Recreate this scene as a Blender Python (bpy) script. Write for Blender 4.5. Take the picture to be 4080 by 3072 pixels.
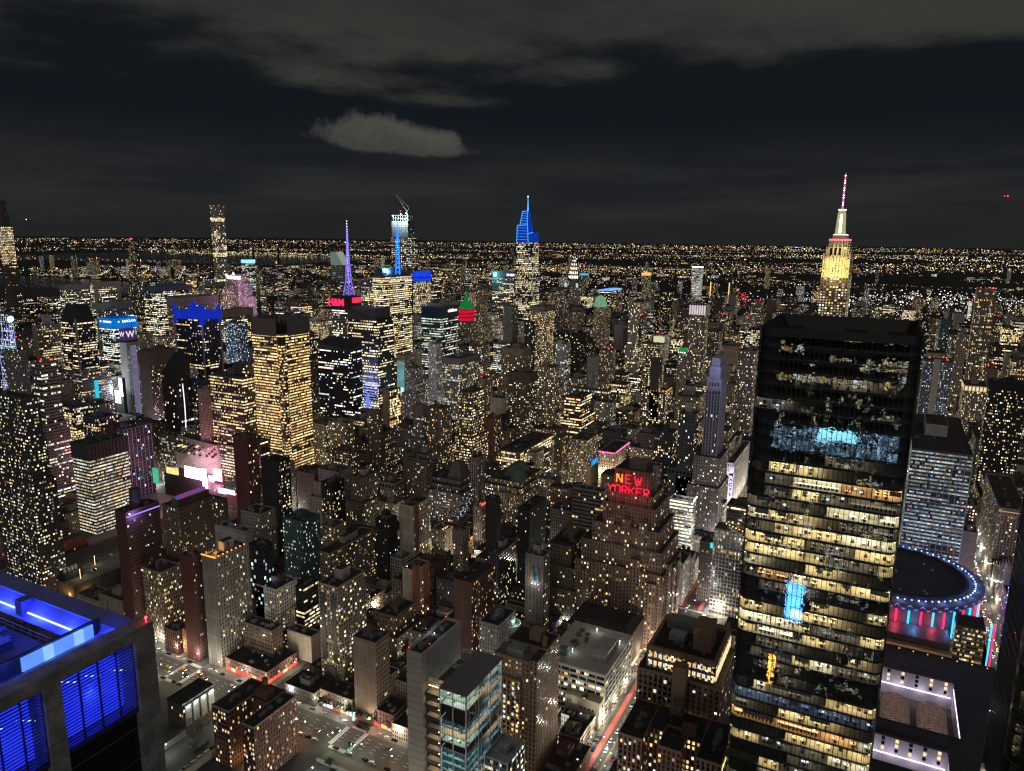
import bpy, math, random
from mathutils import Vector, Matrix
for o in list(bpy.data.objects): bpy.data.objects.remove(o, do_unlink=True)
S = bpy.context.scene
C = S.collection
PI = math.pi
# ------------------------------------------------------------------ camera
# metres; X runs crosstown east, Y uptown along the avenues, Z up. The viewer stands on a high deck.
CAM = Vector((-9.7, 11.0, 332.5)); HD, PT, RL = 0.470733, 0.198268, 0.012027
fw = Vector((math.cos(PT)*math.cos(HD), math.cos(PT)*math.sin(HD), -math.sin(PT)))
rt = Vector((math.sin(HD), -math.cos(HD), 0)); up = rt.cross(fw)
r2 = rt*math.cos(RL)+up*math.sin(RL); u2 = -rt*math.sin(RL)+up*math.cos(RL)
cd = bpy.data.cameras.new('camera'); cam = bpy.data.objects.new('camera', cd); C.objects.link(cam)
cam.matrix_world = Matrix(((r2.x, u2.x, -fw.x, CAM.x), (r2.y, u2.y, -fw.y, CAM.y), (r2.z, u2.z, -fw.z, CAM.z), (0, 0, 0, 1)))
cd.sensor_width = 36; cd.lens = 36*2930/4080; cd.clip_start = 1; cd.clip_end = 90000
S.camera = cam
# ------------------------------------------------------------------ render
S.render.engine = 'CYCLES'
cy = S.cycles
cy.use_denoising = True
try:
    cy.denoiser = 'OPENIMAGEDENOISE'; cy.denoising_input_passes = 'RGB_ALBEDO_NORMAL'; cy.denoising_prefilter = 'ACCURATE'
except Exception: pass
cy.max_bounces = 6; cy.diffuse_bounces = 2; cy.glossy_bounces = 2; cy.transmission_bounces = 3; cy.transparent_max_bounces = 12
cy.sample_clamp_indirect = 3; cy.sample_clamp_direct = 0; cy.caustics_reflective = False; cy.caustics_refractive = False
cy.use_light_tree = True; cy.use_adaptive_sampling = False
cy.filter_width = 1.3
S.view_settings.view_transform = 'Standard'; S.view_settings.look = 'None'; S.view_settings.exposure = 0; S.view_settings.gamma = 1
# ------------------------------------------------------------------ node helpers
def mth(nt, op, a, b=None, c=None):
    n = nt.nodes.new('ShaderNodeMath'); n.operation = op
    for i, v in enumerate((a, b, c)):
        if v is None: continue
        if isinstance(v, (int, float)): n.inputs[i].default_value = v
        else: nt.links.new(v, n.inputs[i])
    return n.outputs[0]
def mixc(nt, f, a, b):
    n = nt.nodes.new('ShaderNodeMix'); n.data_type = 'RGBA'
    for i, v in ((0, f), (6, a), (7, b)):
        if isinstance(v, (int, float)): n.inputs[i].default_value = v
        elif isinstance(v, tuple): n.inputs[i].default_value = (*v, 1)
        else: nt.links.new(v, n.inputs[i])
    return n.outputs[2]
def vec(nt, x, y, z):
    n = nt.nodes.new('ShaderNodeCombineXYZ')
    for i, v in enumerate((x, y, z)):
        if isinstance(v, (int, float)): n.inputs[i].default_value = v
        else: nt.links.new(v, n.inputs[i])
    return n.outputs[0]
def sep(nt, v):
    n = nt.nodes.new('ShaderNodeSeparateXYZ'); nt.links.new(v, n.inputs[0]); return n.outputs
def white(nt, v):
    n = nt.nodes.new('ShaderNodeTexWhiteNoise'); n.noise_dimensions = '3D'; nt.links.new(v, n.inputs['Vector']); return n.outputs['Value'], n.outputs['Color']
def noise(nt, v, scale, detail=4, rough=.55):
    n = nt.nodes.new('ShaderNodeTexNoise'); n.inputs['Scale'].default_value = scale; n.inputs['Detail'].default_value = detail; n.inputs['Roughness'].default_value = rough
    if v is not None: nt.links.new(v, n.inputs['Vector'])
    return n.outputs[0]
def ramp(nt, f, stops, interp='LINEAR'):
    n = nt.nodes.new('ShaderNodeValToRGB'); e = n.color_ramp.elements; n.color_ramp.interpolation = interp
    while len(e) < len(stops): e.new(.5)
    for el, (p, c) in zip(e, stops): el.position = p; el.color = (*c, 1) if len(c) == 3 else c
    nt.links.new(f, n.inputs[0]); return n.outputs[0]
def smooth(nt, v, a, b):
    n = nt.nodes.new('ShaderNodeMapRange'); n.interpolation_type = 'SMOOTHSTEP'
    nt.links.new(v, n.inputs[0]); n.inputs[1].default_value = a; n.inputs[2].default_value = b; return n.outputs[0]
# ------------------------------------------------------------------ night sky: dim twilight sky plus city-lit clouds
SUN_EL, SUN_AZ = math.radians(34), math.radians(205)
w = bpy.data.worlds.new('World'); S.world = w; w.use_nodes = True; nt = w.node_tree; nt.nodes.clear()
sky = nt.nodes.new('ShaderNodeTexSky'); sky.sky_type = 'NISHITA'; sky.sun_disc = False
sky.sun_elevation = math.radians(-8); sky.sun_rotation = math.radians(205)
tc = nt.nodes.new('ShaderNodeTexCoord'); d = tc.outputs['Generated']; X, Y, Z = sep(nt, d)
az = mth(nt, 'ARCTAN2', Y, X)
zc = mth(nt, 'ADD', mth(nt, 'MAXIMUM', Z, 0.0), .035)
P = vec(nt, mth(nt, 'DIVIDE', X, zc), mth(nt, 'DIVIDE', Y, zc), 0)
n1 = noise(nt, P, .55, 7, .58)
n2 = noise(nt, P, .17, 3, .5)
# upper cloud deck, ragged lower edge about 12 degrees up
edge = mth(nt, 'ADD', Z, mth(nt, 'MULTIPLY', mth(nt, 'SUBTRACT', n1, .5), .26))
deck = smooth(nt, edge, .185, .235)
deck = mth(nt, 'MULTIPLY', deck, smooth(nt, mth(nt, 'ADD', n2, mth(nt, 'MULTIPLY', mth(nt, 'SUBTRACT', n1, .5), .8)), .12, .46))
# low thin stratus towards the horizon, thicker at the right (south)
nl = noise(nt, vec(nt, mth(nt, 'MULTIPLY', az, 3.2), mth(nt, 'MULTIPLY', Z, 26), 0), 1.0, 6, .55)
low = mth(nt, 'MULTIPLY', smooth(nt, mth(nt, 'ADD', Z, mth(nt, 'MULTIPLY', mth(nt, 'SUBTRACT', nl, .5), .10)), .155, .045), mth(nt, 'ADD', .12, mth(nt, 'MULTIPLY', smooth(nt, nl, .38, .66), 1.15)))
low = mth(nt, 'MULTIPLY', low, smooth(nt, Z, -.012, .05))
# one flat-bottomed cumulus
ea = mth(nt, 'DIVIDE', mth(nt, 'SUBTRACT', az, .632), .118)
ez = mth(nt, 'DIVIDE', mth(nt, 'SUBTRACT', Z, mth(nt, 'ADD', .1165, mth(nt, 'MULTIPLY', ea, .010))), .036)
ez = mth(nt, 'DIVIDE', ez, mth(nt, 'ADD', 1.0, mth(nt, 'SUBTRACT', mth(nt, 'MULTIPLY', ea, .34), mth(nt, 'MULTIPLY', mth(nt, 'MULTIPLY', ea, ea), .25))))
ez2 = mth(nt, 'MULTIPLY', ez, mth(nt, 'ADD', 1.0, mth(nt, 'MULTIPLY', mth(nt, 'LESS_THAN', ez, 0.0), 1.5)))
rr = mth(nt, 'SQRT', mth(nt, 'ADD', mth(nt, 'MULTIPLY', ea, ea), mth(nt, 'MULTIPLY', ez2, ez2)))
nc = noise(nt, d, 30, 9, .66); nc0 = noise(nt, d, 11, 4, .55)
lump = mth(nt, 'ADD', mth(nt, 'MULTIPLY', mth(nt, 'SUBTRACT', nc, .5), 1.1), mth(nt, 'MULTIPLY', mth(nt, 'SUBTRACT', nc0, .5), 1.3))
cum = smooth(nt, mth(nt, 'ADD', rr, lump), 1.10, .66)
cumb = mth(nt, 'MULTIPLY', cum, mth(nt, 'ADD', .25, mth(nt, 'ADD', mth(nt, 'MULTIPLY', nc, .55), mth(nt, 'MULTIPLY', ez, .28))))
base = ramp(nt, Z, [(0, (.0160, .0175, .0175)), (.05, (.0125, .0150, .0170)), (.14, (.0060, .0088, .0120)), (.24, (.0062, .0086, .0110)), (.5, (.03, .03, .03)), (1, (.055, .052, .047))])
col = mixc(nt, mth(nt, 'MULTIPLY', low, .9), base, (.0245, .0248, .0240))
col = mixc(nt, mth(nt, 'MULTIPLY', deck, mth(nt, 'ADD', .45, mth(nt, 'MULTIPLY', n1, .75))), col, (.044, .0430, .0375))
col = mixc(nt, cumb, col, (.098, .092, .080))
add = nt.nodes.new('ShaderNodeMix'); add.data_type = 'RGBA'; add.blend_type = 'ADD'; add.inputs[0].default_value = .05
nt.links.new(col, add.inputs[6]); nt.links.new(sky.outputs[0], add.inputs[7])
bg = nt.nodes.new('ShaderNodeBackground'); bg.inputs[1].default_value = 1.0; nt.links.new(add.outputs[2], bg.inputs[0])
wo = nt.nodes.new('ShaderNodeOutputWorld'); nt.links.new(bg.outputs[0], wo.inputs[0])
# ------------------------------------------------------------------ the faint glow of the lit clouds over the river to the west
sl = bpy.data.lights.new('sun', 'SUN'); so = bpy.data.objects.new('sun', sl); C.objects.link(so)
sl.energy = .58; sl.angle = math.radians(70); sl.color = (1.0, .94, .88)
sd = Vector((math.cos(SUN_AZ)*math.cos(SUN_EL), math.sin(SUN_AZ)*math.cos(SUN_EL), math.sin(SUN_EL)))
so.rotation_euler = sd.to_track_quat('Z', 'Y').to_euler()
# ------------------------------------------------------------------ materials
MATS = {}
def mat(name):
    m = bpy.data.materials.new(name); m.use_nodes = True; m.node_tree.nodes.clear(); return m, m.node_tree
def out(nt, sh):
    o = nt.nodes.new('ShaderNodeOutputMaterial'); nt.links.new(sh, o.inputs[0])
def prin(nt, base=None, rough=.8, metal=0.0, emis=None, spec=.4):
    n = nt.nodes.new('ShaderNodeBsdfPrincipled')
    for k, v in (('Base Color', base), ('Roughness', rough), ('Metallic', metal), ('Specular IOR Level', spec), ('Emission Color', emis)):
        if v is None: continue
        if isinstance(v, (int, float)): n.inputs[k].default_value = v
        elif isinstance(v, tuple): n.inputs[k].default_value = (*v, 1)
        else: nt.links.new(v, n.inputs[k])
    if emis is not None: n.inputs['Emission Strength'].default_value = 1
    return n
def pm(name, colr, rough=.8, metal=0.0, var=.35, scale=.25):
    if name in MATS: return MATS[name]
    m, nt = mat(name)
    t = nt.nodes.new('ShaderNodeTexCoord')
    n = noise(nt, t.outputs['Object'], scale, 6, .65)
    f = mth(nt, 'ADD', 1-var*.5, mth(nt, 'MULTIPLY', mth(nt, 'SUBTRACT', n, .5), var*2.4))
    v = nt.nodes.new('ShaderNodeVectorMath'); v.operation = 'SCALE'; v.inputs[0].default_value = colr; nt.links.new(f, v.inputs[3])
    out(nt, prin(nt, v.outputs[0], rough, metal).outputs[0]); MATS[name] = m; return m
def em(name, colr, s=1.0, light=False, var=0.0, scale=1.0):
    if name in MATS: return MATS[name]
    m, nt = mat(name)
    e = nt.nodes.new('ShaderNodeEmission'); e.inputs[0].default_value = (*colr, 1); e.inputs[1].default_value = s
    if var:
        t = nt.nodes.new('ShaderNodeTexCoord'); n = noise(nt, t.outputs['Object'], scale, 3, .6)
        nt.links.new(mth(nt, 'MULTIPLY', s, mth(nt, 'ADD', 1-var, mth(nt, 'MULTIPLY', n, 2*var))), e.inputs[1])
    out(nt, e.outputs[0]); m.cycles.emission_sampling = 'AUTO' if light else 'NONE'; MATS[name] = m; return m
def attr(nt, name):
    n = nt.nodes.new('ShaderNodeAttribute'); n.attribute_name = name; return n
def facade():
    m, nt = mat('facade')
    uv = nt.nodes.new('ShaderNodeUVMap'); U, V, _ = sep(nt, uv.outputs[0])
    a, b = attr(nt, 'pone'), attr(nt, 'ptwo'); wa = attr(nt, 'wc'); wc = wa.outputs['Color']; gain = wa.outputs['Alpha']
    lit, cool, corr = sep(nt, a.outputs['Vector']); wx, wy, seed = sep(nt, b.outputs['Vector'])
    cx, cyy = mth(nt, 'FLOOR', U), mth(nt, 'FLOOR', V); fx, fy = mth(nt, 'FRACT', U), mth(nt, 'FRACT', V)
    rv, rc = white(nt, vec(nt, cx, cyy, seed)); _, rg, rb = sep(nt, rc)
    hs, _ = white(nt, vec(nt, cyy, seed, 3.3))
    rw, rwc = white(nt, vec(nt, mth(nt, 'FLOOR', mth(nt, 'ADD', mth(nt, 'DIVIDE', cx, 11), mth(nt, 'MULTIPLY', hs, 7))), cyy, mth(nt, 'ADD', seed, 17)))
    fl, _ = white(nt, vec(nt, cyy, seed, 9.1))
    rl = mth(nt, 'LESS_THAN', mth(nt, 'ADD', mth(nt, 'MULTIPLY', rw, .6), mth(nt, 'MULTIPLY', fl, .4)), lit)
    T = mth(nt, 'ADD', mth(nt, 'MULTIPLY', lit, mth(nt, 'SUBTRACT', 1.0, corr)), mth(nt, 'MULTIPLY', corr, rl))
    on = mth(nt, 'LESS_THAN', rv, T)
    mk = mth(nt, 'MULTIPLY', mth(nt, 'LESS_THAN', mth(nt, 'ABSOLUTE', mth(nt, 'SUBTRACT', fx, .5)), mth(nt, 'MULTIPLY', wx, .5)),
             mth(nt, 'LESS_THAN', mth(nt, 'ABSOLUTE', mth(nt, 'SUBTRACT', fy, .5)), mth(nt, 'MULTIPLY', wy, .5)))
    mk = mth(nt, 'MULTIPLY', mk, mth(nt, 'GREATER_THAN', lit, -.5))
    tint = ramp(nt, mth(nt, 'ADD', mth(nt, 'MULTIPLY', mth(nt, 'SUBTRACT', mth(nt, 'FRACT', mth(nt, 'MULTIPLY', rw, 13.3)), .4), .28), mth(nt, 'ADD', mth(nt, 'MULTIPLY', cool, .75), mth(nt, 'MULTIPLY', mth(nt, 'POWER', rg, 1.4), .6))),
                [(0, (1, .54, .16)), (.2, (1, .70, .27)), (.42, (1, .84, .48)), (.65, (.92, .97, .84)), (1, (.42, .72, 1))])
    nn = noise(nt, vec(nt, mth(nt, 'MULTIPLY', U, 3.1), mth(nt, 'MULTIPLY', V, 3.7), seed), 1.0, 2, .5)
    cs = mth(nt, 'ADD', .13, mth(nt, 'MULTIPLY', mth(nt, 'POWER', rb, 2.6), 1.5))
    rs = mth(nt, 'ADD', .12, mth(nt, 'MULTIPLY', mth(nt, 'POWER', mth(nt, 'FRACT', mth(nt, 'MULTIPLY', rw, 7.7)), 1.7), 1.15))
    cb = mth(nt, 'MULTIPLY', corr, .68)
    st = mth(nt, 'ADD', mth(nt, 'MULTIPLY', cs, mth(nt, 'SUBTRACT', 1.0, cb)), mth(nt, 'MULTIPLY', rs, cb))
    st = mth(nt, 'MULTIPLY', mth(nt, 'MULTIPLY', st, gain), mth(nt, 'ADD', .4, mth(nt, 'MULTIPLY', nn, 1.2)))
    k = mth(nt, 'MULTIPLY', mth(nt, 'MULTIPLY', on, mk), mth(nt, 'MULTIPLY', st, 2.2))
    e = nt.nodes.new('ShaderNodeVectorMath'); e.operation = 'SCALE'; nt.links.new(tint, e.inputs[0]); nt.links.new(k, e.inputs[3])
    g = nt.nodes.new('ShaderNodeNewGeometry')
    wn = noise(nt, g.outputs['Position'], .11, 5, .65)
    wv = nt.nodes.new('ShaderNodeVectorMath'); wv.operation = 'SCALE'; nt.links.new(wc, wv.inputs[0]); nt.links.new(mth(nt, 'ADD', .55, mth(nt, 'MULTIPLY', wn, .9)), wv.inputs[3])
    insp = mth(nt, 'LESS_THAN', mth(nt, 'ABSOLUTE', mth(nt, 'SUBTRACT', fx, .5)), mth(nt, 'MULTIPLY', wx, .56))
    fl2 = mth(nt, 'FRACT', mth(nt, 'DIVIDE', mth(nt, 'ADD', cyy, mth(nt, 'FLOOR', mth(nt, 'MULTIPLY', seed, 3.1))), 5)); belt = mth(nt, 'MULTIPLY', mth(nt, 'LESS_THAN', fl2, .1), mth(nt, 'LESS_THAN', fy, .16))
    gx, gy, gz = sep(nt, g.outputs['Position']); stn = noise(nt, vec(nt, mth(nt, 'MULTIPLY', mth(nt, 'ADD', gx, gy), .16), seed, mth(nt, 'MULTIPLY', gz, .03)), 1.0, 5, .55)
    dv = mth(nt, 'MULTIPLY', mth(nt, 'SUBTRACT', 1.0, mth(nt, 'MULTIPLY', insp, .34)), mth(nt, 'ADD', 1.0, mth(nt, 'MULTIPLY', belt, .6)))
    dv = mth(nt, 'MULTIPLY', dv, mth(nt, 'ADD', .5, stn))
    wv2 = nt.nodes.new('ShaderNodeVectorMath'); wv2.operation = 'SCALE'; nt.links.new(wv.outputs[0], wv2.inputs[0]); nt.links.new(dv, wv2.inputs[3])
    gd = mth(nt, 'ADD', .007, mth(nt, 'MULTIPLY', rv, .02))
    bc = mixc(nt, mk, wv2.outputs[0], vec(nt, gd, gd, mth(nt, 'MULTIPLY', gd, 1.3)))
    ro = mth(nt, 'SUBTRACT', .85, mth(nt, 'MULTIPLY', mk, .70))
    out(nt, prin(nt, bc, ro, 0.0, e.outputs[0], .5).outputs[0]); m.cycles.emission_sampling = 'NONE'; return m
FAC = facade()
ROOF = pm('roof_felt', (.040, .040, .043), .95, 0, .7, .12)
ROOFL = pm('roof_grey', (.16, .155, .15), .9, 0, .5, .15)
WALLC = dict(tan=(.30, .225, .155), cream=(.44, .37, .28), brown=(.165, .11, .078), red=(.12, .055, .046), grey=(.26, .25, .24), dgrey=(.085, .085, .09), black=(.020, .022, .026),
             white=(.55, .53, .50), blue=(.10, .13, .21), mauve=(.25, .19, .205), teal=(.045, .11, .12), violet=(.13, .125, .17), orange=(.36, .19, .095))
for k_ in WALLC:
    m_ = sum(WALLC[k_])/3; WALLC[k_] = tuple(v+(m_-v)*(.34 if k_ not in ('red', 'orange', 'teal', 'blue') else .1) for v in WALLC[k_])
def wallmat(n): return pm('plain_'+n+'_wall', WALLC[n], .88, 0, .4, .2)
def pointlights():
    m, nt = mat('city_light_glow'); a = attr(nt, 'wc')
    e = nt.nodes.new('ShaderNodeEmission'); nt.links.new(a.outputs['Color'], e.inputs[0]); e.inputs[1].default_value = 1
    out(nt, e.outputs[0]); m.cycles.emission_sampling = 'NONE'; return m
PTS = pointlights()
GLASSK = pm('black_glass', (.008, .009, .011), .06, 0, .1)
METAL = pm('dark_metal', (.06, .06, .065), .5, .6)
STEEL = pm('pale_steel', (.42, .42, .43), .45, .5)
CONC = pm('concrete', (.34, .32, .30), .9, 0, .45, .12)
WOOD = pm('tank_wood', (.10, .065, .045), .9)
RED = em('red_beacon', (1, .03, .05), 6)
WARM = em('warm_lamp', (1, .62, .28), 5)
COLD = em('cold_lamp', (.86, .95, 1), 6)
# ------------------------------------------------------------------ mesh builder
class MB:
    def __init__(s): s.v = []; s.f = []; s.uv = []; s.m = []; s.a = []
    def face(s, pts, mi=0, uv=None, at=None):
        b = len(s.v); s.v += [tuple(p) for p in pts]; s.f.append(tuple(range(b, b+len(pts)))); s.m.append(mi)
        s.uv += uv if uv else [(0, 0)]*len(pts); s.a.append(at)
    def box(s, x0, x1, y0, y1, z0, z1, mi=0, bottom=True, at=None):
        a, b, c, d = (x0, y0), (x1, y0), (x1, y1), (x0, y1)
        for p, q in ((a, b), (b, c), (c, d), (d, a)): s.face([(*p, z0), (*q, z0), (*q, z1), (*p, z1)], mi, at=at)
        s.face([(*a, z1), (*b, z1), (*c, z1), (*d, z1)], mi, at=at)
        if bottom: s.face([(*d, z0), (*c, z0), (*b, z0), (*a, z0)], mi, at=at)
    def prism(s, poly, z0, z1, mi=0, mtop=None, bottom=False, ptop=None):
        pt = ptop or poly; n = len(poly)
        for i in range(n):
            p, q, r, t = poly[i], poly[(i+1) % n], pt[(i+1) % n], pt[i]
            s.face([(*p, z0), (*q, z0), (*r, z1), (*t, z1)], mi)
        s.face([(*p, z1) for p in pt], mi if mtop is None else mtop)
        if bottom: s.face([(*p, z0) for p in reversed(poly)], mi)
    def tube(s, p, q, r, r2=None, n=6, mi=0, at=None):
        p, q = Vector(p), Vector(q); r2 = r if r2 is None else r2; d = (q-p).normalized()
        a = d.orthogonal().normalized(); b = d.cross(a)
        A = [p+(a*math.cos(t)+b*math.sin(t))*r for t in (2*PI*i/n for i in range(n))]
        B = [q+(a*math.cos(t)+b*math.sin(t))*r2 for t in (2*PI*i/n for i in range(n))]
        for i in range(n): s.face([A[i], A[(i+1) % n], B[(i+1) % n], B[i]], mi, at=at)
        s.face(list(reversed(A)), mi, at=at); s.face(B, mi, at=at)
    def ball(s, c, r, mi=0, at=None):
        x, y, z = c; P = [(x+r, y, z), (x, y+r, z), (x-r, y, z), (x, y-r, z)]
        for i in range(4):
            s.face([P[i], P[(i+1) % 4], (x, y, z+r)], mi, at=at); s.face([P[(i+1) % 4], P[i], (x, y, z-r)], mi, at=at)
    def lathe(s, cx, cy_, prof, n=16, mi=0):
        for i in range(n):
            t0, t1 = 2*PI*i/n, 2*PI*(i+1)/n
            for (r0, z0), (r1, z1) in zip(prof, prof[1:]):
                q = [(cx+r0*math.cos(t0), cy_+r0*math.sin(t0), z0), (cx+r0*math.cos(t1), cy_+r0*math.sin(t1), z0), (cx+r1*math.cos(t1), cy_+r1*math.sin(t1), z1), (cx+r1*math.cos(t0), cy_+r1*math.sin(t0), z1)]
                if r0 < 1e-6: q = q[1:]
                elif r1 < 1e-6: q = q[:3]
                s.face(q, mi)
    def wallq(s, p, q, z0, z1, fc, blank=False, z0b=None, z1b=None):
        # a facade quad from p to q (seen from outside, p on the left), windows in whole bays and storeys
        L = math.hypot(q[0]-p[0], q[1]-p[1]); nb = max(1, round(L/fc['bay'])); nf = max(1, round((z1-z0)/fc['flr'])); o = random.randint(0, 900)
        s.face([(*p, z0), (*q, z0), (*q, z1), (*p, z1)], 0, [(o, 0), (o+nb, 0), (o+nb, nf), (o, nf)],
               ((*fc['wc'][:3], fc.get('gain', 1)), (-1 if blank else fc['lit'], fc['cool'], fc['corr']), (fc['wx'], fc['wy'], fc['seed'])))
    def fbox(s, x0, x1, y0, y1, z0, z1, fc, roof=1, bw=False, bs=False):
        s.wallq((x0, y1), (x0, y0), z0, z1, fc, bw); s.wallq((x0, y0), (x1, y0), z0, z1, fc, bs)
        s.wallq((x1, y0), (x1, y1), z0, z1, fc); s.wallq((x1, y1), (x0, y1), z0, z1, fc)
        if roof is not None: s.face([(x0, y0, z1), (x1, y0, z1), (x1, y1, z1), (x0, y1, z1)], roof)
    def build(s, name, mats, parent=None, smooth=False):
        o = Vector(parent.location) if parent else Vector((0, 0, 0))
        if parent and parent.parent: o = o+Vector(parent.parent.location)
        me = bpy.data.meshes.new(name); me.from_pydata([(x-o.x, y-o.y, z-o.z) for x, y, z in s.v], [], s.f)
        for m in (mats if isinstance(mats, (list, tuple)) else [mats]): me.materials.append(m)
        me.polygons.foreach_set('material_index', s.m)
        u = me.uv_layers.new(name='UVMap'); u.data.foreach_set('uv', [c for p in s.uv for c in p])
        if any(s.a):
            Z0 = ((.2, .2, .2), (-1, 0, 0), (0, 0, 0)); A = [a or Z0 for a in s.a]
            ca = me.attributes.new('wc', 'FLOAT_COLOR', 'FACE'); ca.data.foreach_set('color', [c for a in A for c in (a[0] if len(a[0]) == 4 else (*a[0], 1))])
            for i, nme in ((1, 'pone'), (2, 'ptwo')):
                va = me.attributes.new(nme, 'FLOAT_VECTOR', 'FACE'); va.data.foreach_set('vector', [c for a in A for c in a[i]])
        if smooth: me.polygons.foreach_set('use_smooth', [True]*len(s.f))
        me.update(); ob = bpy.data.objects.new(name, me); C.objects.link(ob)
        if parent: ob.parent = parent
        return ob
def tag(o, label=None, cat=None, group=None, kind=None):
    if label: o['label'] = label
    if cat: o['category'] = cat
    if group: o['group'] = group
    if kind: o['kind'] = kind
    return o
def thing(name, label, cat, loc, group=None):
    o = bpy.data.objects.new(name, None); C.objects.link(o); o.location = loc; o.empty_display_size = 1; return tag(o, label, cat, group)
def bx(name, m, par, *b):
    k = MB(); k.box(*b); return k.build(name, m, par)
def sign(name, body, m, par, loc, h, face='W', depth=.4, font_w=1.0):
    cu = bpy.data.curves.new(name, 'FONT'); cu.body = body; cu.size = h; cu.extrude = depth/2; cu.align_x = 'CENTER'; cu.align_y = 'CENTER'; cu.offset = font_w*.02*h
    o = bpy.data.objects.new(name, cu); me = bpy.data.meshes.new_from_object(o); bpy.data.objects.remove(o); me.materials.clear(); me.materials.append(m); o = bpy.data.objects.new(name, me); C.objects.link(o)
    R = Matrix(((0, 0, -1), (-1, 0, 0), (0, 1, 0))) if face == 'W' else Matrix(((1, 0, 0), (0, 0, -1), (0, 1, 0)))
    o.rotation_euler = R.to_euler(); p = Vector(loc)
    if par: o.parent = par; p = p-Vector(par.location)
    o.location = p; return o
STY = {'P': (2.15, 3.3, .44, .48, .10), 'B': (1.6, 3.7, .90, .44, .74), 'R': (1.7, 3.6, .52, .62, .55), 'G': (1.8, 3.7, .88, .66, .5), 'A': (2.6, 3.0, .52, .50, .05), 'N': (5, 5, 0, 0, 0)}
SEED = [1.0]
def fac(st, wall, lit, cool):
    b, f, wx, wy, co = STY[st]; SEED[0] += 1.37
    j = random.uniform(.75, 1.3)
    if st in 'PA': wx *= random.uniform(.75, 1.25); wy *= random.uniform(.8, 1.2); co = random.choice((0, .05, .1, .35))
    WC = WALLC[wall] if isinstance(wall, str) else wall
    jj = random.uniform(.8, 1.15)
    return dict(bay=b*j, flr=f*random.uniform(.95, 1.08), wx=wx, wy=wy, corr=co, lit=(lit*(.68 if st in 'PA' else .80)) if st != 'N' else -1, gain=random.uniform(.6, 1.4)*(1.15 if st in 'BR' else 1.0), cool=cool, seed=SEED[0], wc=tuple(c*jj for c in WC))
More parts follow.
